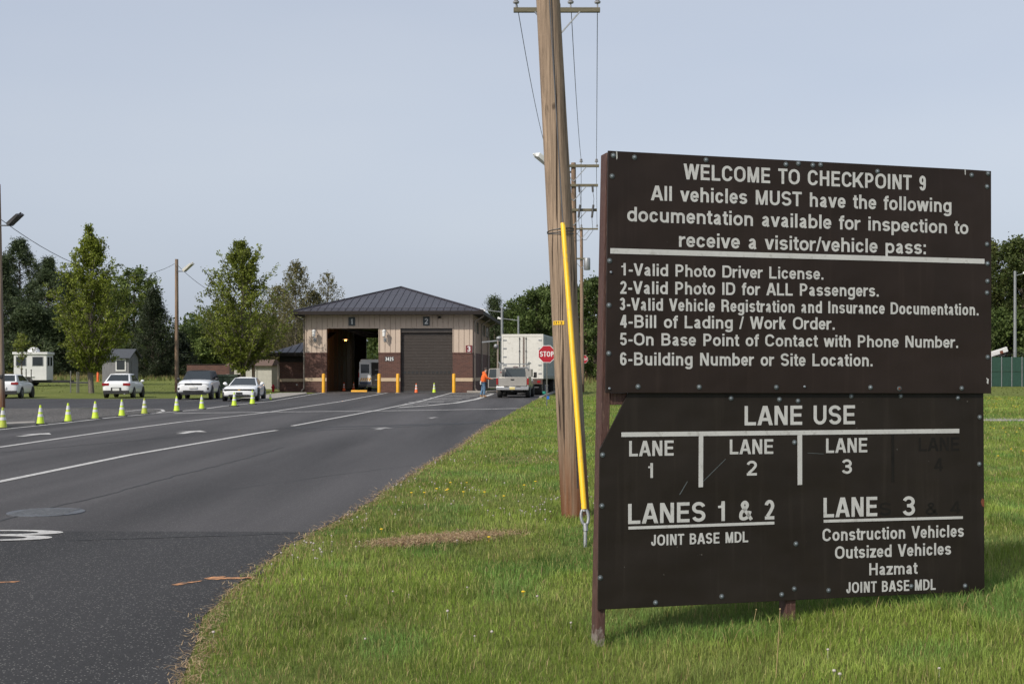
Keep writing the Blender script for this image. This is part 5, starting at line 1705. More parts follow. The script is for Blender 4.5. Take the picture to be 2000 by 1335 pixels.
for x, y in [(s * .95, yy) for yy in (1.0, 2.25) for s in (1, -1)]:
    fw = wheel(tl, x, y, .5, .55) if fw is None else wheel(tl, x, y, .5, .55, copyof=fw)
tr = empty('truck_tractor', tl.location, R(-8.0), 'white truck tractor cab hitched in front of the box trailer, mostly hidden', 'truck')
mb = MB(); mb.loft([[(-1.15, 9.9, 1.0), (1.15, 9.9, 1.0), (1.15, 9.9, 3.3), (-1.15, 9.9, 3.3)], [(-1.18, 11.6, 1.0), (1.18, 11.6, 1.0), (1.18, 11.6, 3.2), (-1.18, 11.6, 3.2)], [(-1.15, 12.0, .8), (1.15, 12.0, .8), (1.1, 11.9, 2.2), (-1.1, 11.9, 2.2)], [(-1.0, 13.4, .7), (1.0, 13.4, .7), (.95, 13.4, 1.8), (-.95, 13.4, 1.8)]])
tc_b = mb.build('cab', M['white'], tr, smooth=0, bevel=.06)
for s in (-1, 1):
    mb = MB(); mb.box(s * 1.2 - .012, s * 1.2 + .012, 10.9, 11.5, 2.1, 2.9); mb.build('side_window', M['glass'], tc_b, smooth=0)
    mb = MB(); mb.box(s * 1.45 - .13, s * 1.45 + .13, 11.7, 11.78, 2.05, 2.75); mb.bar((s * 1.15, 11.75, 2.7), (s * 1.45, 11.75, 2.6), .04); mb.build('wing_mirror', M['black'], tr, smooth=0, bevel=.03)
fw = None
for x, y in [(s * .95, yy) for yy in (9.2, 12.7) for s in (1, -1)]:
    fw = wheel(tr, x, y, .5, .4) if fw is None else wheel(tr, x, y, .5, .4, copyof=fw)
parts(tr, [('chassis', 'black', [(-.45, .45, 8.5, 13.2, .6, .95)])])

# van in the open bay
vn = empty('inspection_van', (0, 0, 0), -PSI, 'white van with yellow chevrons and one rear door open, parked inside the open bay', 'van')
p = Rb @ Vector((ux(706) + .15, 3.3, .012)); vn.location = (B0.x + p.x, B0.y + p.y, .014)
zt_v = 2.55
mb = MB(); mb.loft([[(-1.0, 0, .45), (1.0, 0, .45), (1.0, 0, 1.5), (.86, .06, zt_v), (-.86, .06, zt_v), (-1.0, 0, 1.5)], [(-1.0, 4.0, .45), (1.0, 4.0, .45), (1.0, 4.0, 1.5), (.86, 4.0, zt_v), (-.86, 4.0, zt_v), (-1.0, 4.0, 1.5)], [(-.95, 5.4, .5), (.95, 5.4, .5), (.95, 5.4, 1.0), (.8, 5.0, 1.3), (-.8, 5.0, 1.3), (-.95, 5.4, 1.0)]])
vbody = mb.build('body', M['white'], vn, smooth=0, bevel=.05)
mb = MB(); mb.box(-.94, -.02, -.05, -.003, .55, 2.35); d1 = mb.build('rear_door', M['white'], vn, smooth=0, bevel=.03)
parts(d1, [('window', 'glass', [(-.82, -.15, -.062, -.05, 1.45, 2.15)]), ('stripe', 'vanblue', [(-.93, -.03, -.058, -.05, .56, .78)])])
mb = MB()
for k in range(5):
    x0 = -.88 + k * .17
    mb.prism([(x0, .82), (x0 + .09, .82), (x0 + .19, 1.08), (x0 + .10, 1.08)], 'y', -.06, -.0505)
mb.build('chevron', M['byellow'], d1, smooth=0)
parts(vn, [('load_bay_shade', 'dark', [(.02, .90, -.02, .0, .55, 2.3)]), ('tail_lamp', 'redlamp', [(-1.0, -.93, -.03, .02, 1.1, 1.5)]), ('bumper', 'black', [(-1.0, 1.0, -.14, .0, .35, .54)])])  # flat dark panel painted as the shaded inside behind the open door
mb = MB(); mb.m = Matrix.Translation((.98, -.02, 0)) @ Matrix.Rotation(R(75), 4, 'Z'); mb.box(-.92, 0, -.03, .03, .55, 2.35); mb.build('rear_door', M['vanblue'], vn, smooth=0, bevel=.03)
for z in (.9, 1.3, 1.7): parts(vn, [('shelf', 'steel', [(.3, .85, -.035, -.022, z, z + .05)])])
fw = None
for x, y in ((.88, .9), (-.88, .9), (.88, 4.4), (-.88, 4.4)):
    fw = wheel(vn, x, y, .35, .25) if fw is None else wheel(vn, x, y, .35, .25, copyof=fw)

# small things at the stop sign
def small_box(px, py, y, w_, h, m, label, cat, nm):
    p = at(px, py, y)
    mb = MB(); mb.lathe([(w_ * .8, 0), (w_, h * .1), (w_, h * .85), (w_ * .9, h)], 10); mb.lathe([(w_ * 1.05, h * .86), (w_ * 1.05, h * .93)], 10)
    o = mb.build(nm, M[m], smooth=40); o.location = (p.x, p.y, max(0.006, p.z)); tag(o, label, cat)
g = G(1063, 773)
small_box(1063, 773, g.y, .12, .30, 'teal', 'small green bucket on the tarmac behind the stop sign post', 'bucket', 'bucket')
p = at(1070, 776, gb.y) - gb
mb = MB(); mb.box(-.05 + p.x, .06 + p.x, -.03, -.005, p.z - .07, p.z + .07)
mb.build('blue_tag', M['blue'], st1, smooth=0)

# person in the orange hoodie at the pickup door
def skin_mesh(name, joints, edges, m, parent, root=0, sub=2):
    me = bpy.data.meshes.new(name)
    me.from_pydata([j[0] for j in joints], edges, [])
    bm = bmesh.new(); bm.from_mesh(me)
    lay = bm.verts.layers.skin.verify()
    bm.verts.ensure_lookup_table()
    for i, j in enumerate(joints):
        r = j[1]
        bm.verts[i][lay].radius = r if isinstance(r, tuple) else (r, r)
        bm.verts[i][lay].use_root = (i == root)
    bm.to_mesh(me); bm.free()
    me.materials.append(m)
    o = bpy.data.objects.new(name, me); C.objects.link(o)
    s = o.modifiers.new('skin', 'SKIN'); s.use_smooth_shade = True
    d_ = o.modifiers.new('sub', 'SUBSURF'); d_.levels = sub; d_.render_levels = sub
    if parent: o.parent = parent
    return o


gp = G(944, 775.5)
# local frame: faces +x (towards the pickup), y to the back of the scene
pe_ = empty('person', (gp.x, gp.y, .006), R(12), 'man in an orange hooded sweatshirt, jeans and tan boots leaning to the open pickup door', 'person')
J = []; E_ = []
def jn(p, r, link=None):
    J.append((p, r)); i = len(J) - 1
    if link is not None: E_.append((link, i))
    return i
pel = jn((0, 0, .96), (.15, .12))
wai = jn((.02, 0, 1.12), (.15, .12), pel); che = jn((.06, 0, 1.34), (.19, .13), wai); nck = jn((.10, 0, 1.50), .065, che); hd0 = jn((.15, 0, 1.60), .075, nck); hd1 = jn((.17, 0, 1.70), .09, hd0); hd2 = jn((.17, 0, 1.78), .06, hd1)
for s in (-1, 1):
    sh_ = jn((.07, s * .18, 1.42), .072, che)
    el = jn((.20 if s < 0 else .26, s * .24, 1.17), .05, sh_)
    wr_ = jn((.44, s * .17, 1.13), .034, el)
    pm = jn((.52, s * .15, 1.13), (.04, .022), wr_)
    for k in range(4):
        f1 = jn((.58, s * .15 + (k - 1.5) * .02, 1.125), .010, pm); jn((.605, s * .15 + (k - 1.5) * .02, 1.10), .008, f1)
    th = jn((.53, s * .11, 1.14), .011, pm); jn((.56, s * .09, 1.13), .009, th)
    hp = jn((.0, s * .09, .90), .10, pel)
    kn = jn((.05 if s < 0 else -.02, s * .12, .49), .066, hp)
    an = jn((.02 if s < 0 else -.14, s * .13, .09), .045, kn)
    jn((.15 if s < 0 else .0, s * .15, .045), .04, an)
bodyo = skin_mesh('body', J, E_, M['skin'], pe_)
def garment(name, m, js, es, root=0):
    return skin_mesh(name, js, es, M[m], bodyo, root)
js = [((.0, 0, .86), (.20, .19)), ((.01, 0, 1.08), (.215, .195)), ((.06, 0, 1.34), (.225, .175)), ((.09, 0, 1.47), .10)]
es = [(0, 1), (1, 2), (2, 3)]
for s in (-1, 1):
    n0 = len(js)
    js += [((.07, s * .19, 1.42), .09), ((.20 if s < 0 else .26, s * .24, 1.17), .068), ((.42, s * .175, 1.13), .05)]
    es += [(2, n0), (n0, n0 + 1), (n0 + 1, n0 + 2)]
garment('hooded_sweatshirt', 'hivis', js, es)
mb = MB(); mb.ball((.03, 0, 1.50), .13, 8, (.8, 1.1, .75)); mb.build('hood', M['hivis'], bodyo)
js = [((0, 0, .95), (.165, .135))]; es = []
for s in (-1, 1):
    n0 = len(js)
    js += [((.0, s * .095, .86), .115), ((.05 if s < 0 else -.02, s * .12, .49), .085), ((.02 if s < 0 else -.14, s * .13, .12), .072)]
    es += [(0, n0), (n0, n0 + 1), (n0 + 1, n0 + 2)]
garment('jeans', 'denim', js, es)
for s in (-1, 1):
    x = .02 if s < 0 else -.14
    garment('boot', 'boot', [((x, s * .13, .15), .06), ((x, s * .13, .06), .06), ((x + .09, s * .14, .05), .05), ((x + .17, s * .15, .04), .042)], [(0, 1), (1, 2), (2, 3)])
mb = MB(); mb.ball((.155, 0, 1.745), .108, 8, (1, .92, .85)); mb.build('hair', M['hair'], bodyo)
mb = MB()
for s in (-1, 1):
    mb.ball((.25, s * .032, 1.70), .014, 5)
    mb.ball((.16, s * .088, 1.69), .026, 5, (1, .5, 1.3))
mb.build('eyes_and_ears', M['skin'], bodyo)
mb = MB(); mb.hexa([(.255, -.015, 1.66), (.285, -.012, 1.66), (.285, .012, 1.66), (.255, .015, 1.66), (.25, -.008, 1.71), (.26, -.008, 1.71), (.26, .008, 1.71), (.25, .008, 1.71)]); mb.build('nose', M['skin'], bodyo)
mb = MB(); mb.box(-.21, -.13, -.12, -.04, .78, 1.0); mb.build('tool_pouch', M['trailer'], bodyo, smooth=0, bevel=.02)
pe_.scale = (1.03, 1.03, 1.0)

# ------------------------------------------------------------------ things across the lawn
# guard booth on a trailer
def base_px(px, Y): return (px - 1000) / F * Y


gb0 = G(72, 754)
bo_ = empty('guard_booth', (base_px(59, gb0.y), gb0.y, gb0.z), R(9), 'white guard booth on a wheeled trailer with dark windows and a roof dome', 'booth')
k = F / gb0.y
wB, hB, z0B = 61 / k, (738 - 688) / k, 12 / k
dB = 2.6
mb = MB(); mb.box(-wB / 2, wB / 2, 0, dB, z0B, z0B + hB); mb.build('wall', M['white'], bo_, smooth=0, bevel=.02)
mb = MB(); mb.box(-wB / 2 - .1, wB / 2 + .1, -.1, dB + .1, z0B + hB, z0B + hB + .2); rfb = mb.build('roof', M['white'], bo_, smooth=0, bevel=.03)
mb = MB(); mb.lathe([(.5, 0), (.48, .2), (.32, .38), (.05, .45)], 16, (0, dB / 2, z0B + hB + .2)); mb.build('dome', M['white'], rfb, smooth=50)
zz0, zz1 = z0B + hB * .55, z0B + hB * .92
for a, b2 in ((-wB * .44, -wB * .12), (wB * .06, wB * .40)):
    mb = MB(); mb.box(a, b2, -.02, .0, zz0, zz1); f_ = mb.build('window', M['steel'], bo_, smooth=0)
    mb = MB(); mb.box(a + .05, b2 - .05, -.025, -.02, zz0 + .05, zz1 - .05); mb.build('pane', M['glass'], f_, smooth=0)
for a in (.3, 1.4):
    mb = MB(); mb.box(wB / 2, wB / 2 + .02, a, a + .8, zz0, zz1); f_ = mb.build('window', M['steel'], bo_, smooth=0)
    mb = MB(); mb.box(wB / 2 + .02, wB / 2 + .025, a + .06, a + .74, zz0 + .05, zz1 - .05); mb.build('pane', M['glass'], f_, smooth=0)
fw = None
for x in (-wB * .05, -wB * .05 + .0):
    pass
for (x, y) in ((-.2, .05), (-.2, dB - .05)):
    mb = MB(); mb.m = Matrix.Translation((x, y, .4)) @ Matrix.Rotation(R(90), 4, 'X'); mb.lathe([(.2, -.11), (.4, -.1), (.4, .1), (.2, .11)], 18); mb.build('wheel', M['tyre'], bo_, smooth=40)
    mb = MB(); mb.box(x - .5, x + .5, y - .13, y + .13, .8, .86); mb.build('mudguard', M['white'], bo_, smooth=0)
parts(bo_, [('chassis', 'black', [(-wB / 2, wB / 2 + 1.8, .3, .5, z0B - .22, z0B - .02), (-wB / 2, wB / 2 + 1.8, dB - .5, dB - .3, z0B - .22, z0B - .02)]), ('tow_bar', 'dsteel', [(wB / 2 + 1.6, wB / 2 + 3.3, dB / 2 - .08, dB / 2 + .08, z0B - .3, z0B - .16)])])
# grey wooden shed
gs = G(252, 752)
sh2 = empty('garden_shed', (gs.x - 1.1, gs.y, gs.z), R(-3), 'small grey board shed with a white framed window and shingle roof behind the sedan', 'shed')
k = F / gs.y
hS = (752 - 697) / k
mb = MB(); mb.prism([(0, 0), (2.3, 0), (2.3, hS), (1.15, hS + .6), (0, hS)], 'x', -1.25, 1.1)
mb.build('wall', M['shedgrey'], sh2, smooth=0)
mb = MB()
for s in (0, 1):
    y0, y1 = (-.3, 1.15) if s == 0 else (2.6, 1.15)
    zA, zB = hS - .14, hS + .64
    mb.hexa([(-1.75, y0, zA), (1.35, y0, zA), (1.35, y1, zB), (-1.75, y1, zB), (-1.75, y0, zA + .09), (1.35, y0, zA + .09), (1.35, y1, zB + .09), (-1.75, y1, zB + .09)])
mb.build('roof', M['shingle'], sh2, smooth=0)
mb = MB(); mb.box(-.05, .85, -.05, .0, hS * .50, hS * .93); f_ = mb.build('window', M['white'], sh2, smooth=0)
mb = MB(); mb.box(.04, .76, -.06, -.05, hS * .55, hS * .88); mb.build('pane', M['glass'], f_, smooth=0)
mb = MB(); mb.box(1.1, 1.13, .6, 1.6, .05, hS * .85); mb.build('door', M['shedgrey'], sh2, smooth=0)
# steel stakes in the lawn
slab_ = ['thin steel stake in the lawn between the booth and the sedan', 'thin steel stake by the maple, one of a close pair', 'thin steel stake of the close pair, nearer the maple']
for i, (px, pt, pb_) in enumerate([(138, 724, 766.5), (150.5, 726, 767), (153.8, 726, 767)]):
    g = G(px, pb_); h = at(px, pt, g.y).z - g.z
    mb = MB(); mb.bar((0, 0, -.2), (0, 0, h), .07, .05); mb.bar((-.05, 0, h * .9), (.05, 0, h * .9), .03)
    o = mb.build('stake', M['stake'], smooth=0); o.location = g; tag(o, slab_[i], 'stake', 'stakes in the lawn')
sl2 = ['dark tree stake beside the sapling, nearer the booth wheel', 'dark tree stake just right of the sapling stem, before the booth', 'dark tree stake farthest from the sapling, before the booth corner']
sl2[1] = 'dark tree stake close behind the sapling stem, before the booth'
for i, (px, pt, pb_) in enumerate([(41.5, 720, 757), (51, 720, 757), (61, 721, 756)]):
    g = G(px, pb_); h = at(px, pt, g.y).z - g.z
    mb = MB(); mb.tube([(0, 0, -.2), (0, 0, h)], .045, 6); mb.bar((-.06, 0, h - .05), (.06, 0, h - .05), .05)
    o = mb.build('stake', M['stake'], smooth=40); o.location = g; tag(o, sl2[i], 'stake', 'stakes round the sapling')
g = G(191, 745)
mb = MB(); mb.lathe([(.11, 0), (.11, .9), (.06, .98)], 10); mb.box(-.16, .16, -.16, .16, 0, .05)
o = mb.build('marker_post', M['corange'], smooth=40); o.location = g; tag(o, 'orange plastic marker post standing in the grass beyond the sedan', 'marker post')
# green bin, brick enclosure, doors with brown roof
g = G(403, 766.5); k = F / g.y
sk = empty('waste_skip', (G(402, 768).x, g.y, 0), R(-4), 'long dark green steel skip behind the coupe', 'skip')
wS, hS2 = 78 / k, 34 / k
mb = MB(); mb.hexa([(-wS / 2, 0, .12), (wS / 2, 0, .12), (wS / 2, 2.0, .12), (-wS / 2, 2.0, .12), (-wS / 2 - .1, -.1, hS2), (wS / 2 + .1, -.1, hS2), (wS / 2 + .1, 2.1, hS2), (-wS / 2 - .1, 2.1, hS2)])
mb.build('hopper', M['greenbin'], sk, smooth=0)
mb = MB()
for x in np.linspace(-wS / 2 + .1, wS / 2 - .1, 7): mb.hexa([(x - .04, -.05, .15), (x + .04, -.05, .15), (x + .04, .1, .15), (x - .04, .1, .15), (x - .04, -.15, hS2 - .01), (x + .04, -.15, hS2 - .01), (x + .04, 0, hS2 - .01), (x - .04, 0, hS2 - .01)])
mb.box(-wS / 2 - .14, wS / 2 + .14, -.17, -.05, hS2 - .10, hS2 + .05)
mb.build('rib', M['greenbin'], sk, smooth=0)
mb = MB(); mb.box(-wS / 2 - .08, wS / 2 + .08, -.05, 2.08, hS2 + .005, hS2 + .06); mb.build('lid', M['greenbin'], sk, smooth=0, bevel=.02)
parts(sk, [('skid', 'black', [(-wS / 2 + .3, -wS / 2 + .5, .1, 1.9, .006, .12), (wS / 2 - .5, wS / 2 - .3, .1, 1.9, .006, .12)])])
Yw = 107.0; k = F / Yw
wl_ = empty('brick_enclosure', (at(417, 760, Yw).x, Yw, 0), R(-3), 'dark brick enclosure wall beyond the green skip', 'wall')
wW = 106 / k
mb = MB(); mb.box(-wW / 2, wW / 2, 0, .3, -.1, at(0, 712, Yw).z); mb.build('wall', M['brick'], wl_, smooth=0)
mb = MB(); mb.box(-wW / 2 - .05, wW / 2 + .05, -.05, .35, at(0, 712, Yw).z + .001, at(0, 710.5, Yw).z); mb.build('coping', M['fascia'], wl_, smooth=0)
mb = MB(); mb.box(wW / 2 - .95, wW / 2 - .05, -.04, -.001, 0, 2.0); mb.build('door', M['dark'], wl_, smooth=0)
mb = MB(); mb.box(wW / 2 - .95 - .3, wW / 2 - .95, -.06, -.001, .95, 1.35); mb.build('sign_plate', M['signwhite'], wl_, smooth=0)
sd2 = empty('storage_shed', (at(494, 760, 105.5).x, 105.5, 0), R(-3), 'storage shed with cream double doors and a brown roof behind the maple', 'shed')
k = F / 105.5
wq = 74 / k; hq = at(0, 714, 105.5).z
mb = MB(); mb.box(-wq / 2, wq / 2, 0, 3, -.1, hq); mb.build('wall', M['cream'], sd2, smooth=0)
mb = MB(); mb.hexa([(-wq / 2 - .8, -.35, hq), (wq / 2 + .1, -.35, hq), (wq / 2 + .1, 3.3, hq), (-wq / 2 - .8, 3.3, hq), (-wq / 2 - .3, 1.2, hq + .55), (wq / 2, 1.2, hq + .55), (wq / 2, 1.8, hq + .55), (-wq / 2 - .3, 1.8, hq + .55)]); mb.build('roof', M['rbrown'], sd2, smooth=0)
for s in (-1, 1):
    x0 = -.62 + s * .5
    mb = MB(); mb.box(x0 - .46, x0 + .46, -.05, -.001, .05, hq * .96); d_ = mb.build('door', M['cream'], sd2, smooth=0)
    mb = MB(); mb.bar((x0 - .4, -.06, .15), (x0 + .4, -.06, hq * .9), .06, .02); mb.box(x0 - .44, x0 + .44, -.066, -.052, hq * .48, hq * .52); mb.build('brace', M['white'], d_, smooth=0)
mb = MB(); mb.tube([(0, 0, -.2), (0, 0, at(0, 705, 93).z)], .12, 10)
o = mb.build('timber_post', M['farpole'], smooth=50); gq = Vector((at(495, 757, 93).x, 93, 0)); o.location = gq; tag(o, 'short brown timber post by the cream shed doors', 'post')
g = Vector((at(533.5, 760, 96).x, 96, 0))
mb = MB(); mb.lathe([(.10, 0), (.10, .36), (.12, .40), (.08, .55), (.03, .60)], 10); mb.tube([(-.16, 0, .36), (.16, 0, .36)], .05, 8)
o = mb.build('fire_hydrant', M['stopred'], smooth=40); o.location = g; tag(o, 'small red fire hydrant by the corner of the brick wing', 'hydrant')

# lamp poles on the lawn side
YA = 54.5
bA = Vector((at(4, 795, YA).x - .0, YA, 0))
la = empty('utility_pole', bA, 0, 'tall timber lamp pole standing by the gravel island at the end of the cone row', 'utility pole', 'timber lamp poles by the parking lot')
tA = at(-4, 360, YA) - bA
wood_pole('pole', (0, 0, -.3), tA, .145, .105, M['pole'], la)
mb = MB(); mb.box(-.06, .10, -.21, -.13, at(0, 738, YA).z, at(0, 731, YA).z); mb.build('meter_box', M['black'], la, smooth=0, bevel=.02)
floodlight(la, Vector((-.1, -.12, at(0, 441, YA).z)), 1, 'dsteel', 1.0)
YM = 92.0
bM_ = Vector((at(345.5, 767, YM).x, YM, 0))
lm_ = empty('utility_pole', bM_, 0, 'straight brown timber lamp pole rising behind the white off-roader', 'utility pole', 'timber lamp poles by the parking lot')
tM = at(345, 506, YM) - bM_
wood_pole('pole', (0, 0, -.3), tM, .16, .12, M['farpole'], lm_)
floodlight(lm_, Vector((0, -.1, at(0, 530, YM).z)), 1, 'trailer', 1.2)
span(at(1, 428, YA), at(341, 515, YM), 1.6, 'thin wire from the near lamp pole to the brown lamp pole across the maple', .016, group='wires of the lamp poles')
span(at(348, 519, YM), at(470, 590, 96), .5, 'thin wire running down from the brown lamp pole into the second maple', .016, group='wires of the lamp poles')
span(at(-260, 355, 40), at(1, 428, YA), .3, 'thin wire coming to the near lamp pole from outside', .012, group='wires of the lamp poles')


def mast(px, pt, Y, r, label, m='steel', cat='lamp post', lamp=-1, w_=.9, nm='lamp_post'):
    b_ = Vector((at(px, 0, Y).x, Y, hgt(at(px, 0, Y).x, Y)))
    h = at(px, pt, Y).z - b_.z
    e = empty(nm, b_, 0, label, cat)
    mb = MB(); mb.tube([(0, 0, -.2), (0, 0, h)], [r, r * .7], 10); mb.build('pole', M[m], e, smooth=50)
    if lamp:
        mb = MB(); mb.bar((0, 0, h - .45), (lamp * w_, 0, h - .25), .07)
        a_ = mb.build('arm', M['steel'], e, smooth=0)
        mb = MB(); c = (lamp * (w_ + .25), 0, h - .15)
        mb.hexa([(c[0] - .28, -.14, c[2] - .14), (c[0] + .28, -.14, c[2] - .26), (c[0] + .28, .14, c[2] - .26), (c[0] - .28, .14, c[2] - .14), (c[0] - .24, -.1, c[2] + .08), (c[0] + .24, -.1, c[2] - .08), (c[0] + .24, .1, c[2] - .08), (c[0] - .24, .1, c[2] + .08)])
        mb.build('lamp_head', M['white'], a_, smooth=0, bevel=.03)
    return e, h


mast(980.5, 600, 118, .16, 'grey lamp post behind the trailer, just past the building eaves', lamp=-1, w_=1.6)
mast(1012.5, 617, 125, .13, 'thinner grey lamp post behind the trailer roof', lamp=-1, w_=1.6)
mast(1982.5, 529, 118, .17, 'grey metal lamp post behind the green fence', lamp=1, w_=.8)
ce, ch_ = mast(972.5, 664, 92.5, .10, 'grey steel camera mast between the building and the trailer', m='downspout', cat='camera mast', lamp=0, nm='camera_mast')
mb = MB(); mb.bar((-1.2, 0, ch_ - .15), (.3, 0, ch_), .10); mb.build('arm', M['steel'], ce, smooth=0)
mb = MB(); mb.ball((.1, 0, ch_ + .15), .2, 8, (1.2, 1, .8)); mb.ball((-.15, -.05, ch_ - .45), .17, 8); mb.build('camera', M['steel'], ce)

# green screened fence and boom lift
YF = 117.0
k = F / YF
fe = empty('screen_fence', (at(1936, 757, YF).x, YF, hgt(30, YF)), 0, 'green fabric screen fence with grey posts at the edge of the field', 'fence')
hF = at(0, 697, YF).z - hgt(30, YF)
mb = MB(); mb.box(-8, 16, .0, .03, .03, hF); mb.build('fabric', M['fence'], fe, smooth=0)
for i in range(25):
    mb = MB(); x = -8 + i * .97 + .25; mb.tube([(x, -.03, -.2), (x, -.03, hF + .05)], .04, 6); mb.build('post', M['steel'], fe, smooth=50)
mb = MB(); mb.bar((-8, -.02, hF * .52), (16, -.02, hF * .52), .035); mb.build('rail', M['greenbin'], fe, smooth=0)
mb = MB()
for z in (.2, .35): mb.tube([(-8, 0, hF + z), (16, 0, hF + z)], .012, 4)
mb.build('wire', M['wire'], fe, smooth=50)
YL = 121.0
lf = empty('boom_lift', (at(1930, 740, YL).x, YL, hgt(30, YL)), 0, 'white boom of an aerial lift showing above the green fence', 'boom lift')
f_ = lambda px, py: tuple(at(px, py, YL) - lf.location)
mb = MB(); a_, b_ = Vector(f_(1890, 706)), Vector(f_(1967, 681.5)); mb.bar(a_, b_, .3, .48); mb.build('boom', M['white'], lf, smooth=0, bevel=.03)
mb = MB(); mb.bar(f_(1952, 688.5), f_(1958, 686.5), .32, .3); mb.build('boom_emblem', M['rust'], lf, smooth=0)
mb = MB(); mb.bar(f_(1936, 697), f_(1950, 688), .1, .16); mb.bar(f_(1940, 694), f_(1962, 694), .08, .1); mb.bar(f_(1962, 694), f_(1966, 684), .07); mb.build('jib_bracket', M['dsteel'], lf, smooth=0)
mb = MB(); mb.box(-2.8, -.2, -.9, .9, .5, 1.6); mb.build('chassis', M['byellow'], lf, smooth=0, bevel=.05)
mb = MB(); mb.bar((-1.6, 0, 1.5), a_, .4); mb.build('turret', M['white'], lf, smooth=0)
fw = None
for x, y in ((-.6, -.9), (-2.4, -.9), (-.6, .9), (-2.4, .9)):
    mb = MB(); mb.m = Matrix.Translation((x, y, .45)) @ Matrix.Rotation(R(90), 4, 'X'); mb.lathe([(.25, -.15), (.45, -.13), (.45, .13), (.25, .15)], 18); mb.build('wheel', M['tyre'], lf, smooth=40)

# ------------------------------------------------------------------ trees
def mesh_np(name, V, Fq, col=None, m=None, parent=None, tri=None):
    """V (n,3), Fq (k,4) quads, tri (k,3); col (n,3) per-vertex colour of the thing itself"""
    me = bpy.data.meshes.new(name)
    nq = 0 if Fq is None else len(Fq); nt = 0 if tri is None else len(tri)
    me.vertices.add(len(V)); me.vertices.foreach_set('co', np.ascontiguousarray(V, dtype=np.float32).ravel())
    loops = np.concatenate([x.ravel() for x in (Fq, tri) if x is not None]).astype(np.int32)
    me.loops.add(len(loops)); me.loops.foreach_set('vertex_index', loops)
    tot = np.concatenate([np.full(nq, 4), np.full(nt, 3)]).astype(np.int32)
    st = np.concatenate([[0], np.cumsum(tot)[:-1]]).astype(np.int32)
    me.polygons.add(nq + nt); me.polygons.foreach_set('loop_start', st)
    me.polygons.foreach_set('loop_total', tot)
    me.update(calc_edges=True)
    if col is not None:
        a = me.color_attributes.new('col', 'FLOAT_COLOR', 'POINT')
        c = np.ones((len(V), 4), np.float32); c[:, :3] = col
        a.data.foreach_set('color', c.ravel())
    if m: me.materials.append(m)
    o = bpy.data.objects.new(name, me); C.objects.link(o)
    if parent: o.parent = parent
    return o


def leaf_quads(P, size, r, up=0.0, aspect=.6, along=None):
    n = len(P)
    a = r.normal(size=(n, 3)); a[:, 2] += up
    if along is not None: a = a * .55 + along
    a /= np.linalg.norm(a, axis=1)[:, None]
    b = np.cross(a, r.normal(size=(n, 3))); b /= np.linalg.norm(b, axis=1)[:, None]
    s = (size * r.uniform(.6, 1.3, n))[:, None]
    V = np.empty((n, 4, 3))
    V[:, 0] = P - a * s * .5; V[:, 1] = P + b * s * .5 * aspect; V[:, 2] = P + a * s * .5; V[:, 3] = P - b * s * .5 * aspect
    return V.reshape(-1, 3), np.arange(n * 4).reshape(n, 4)


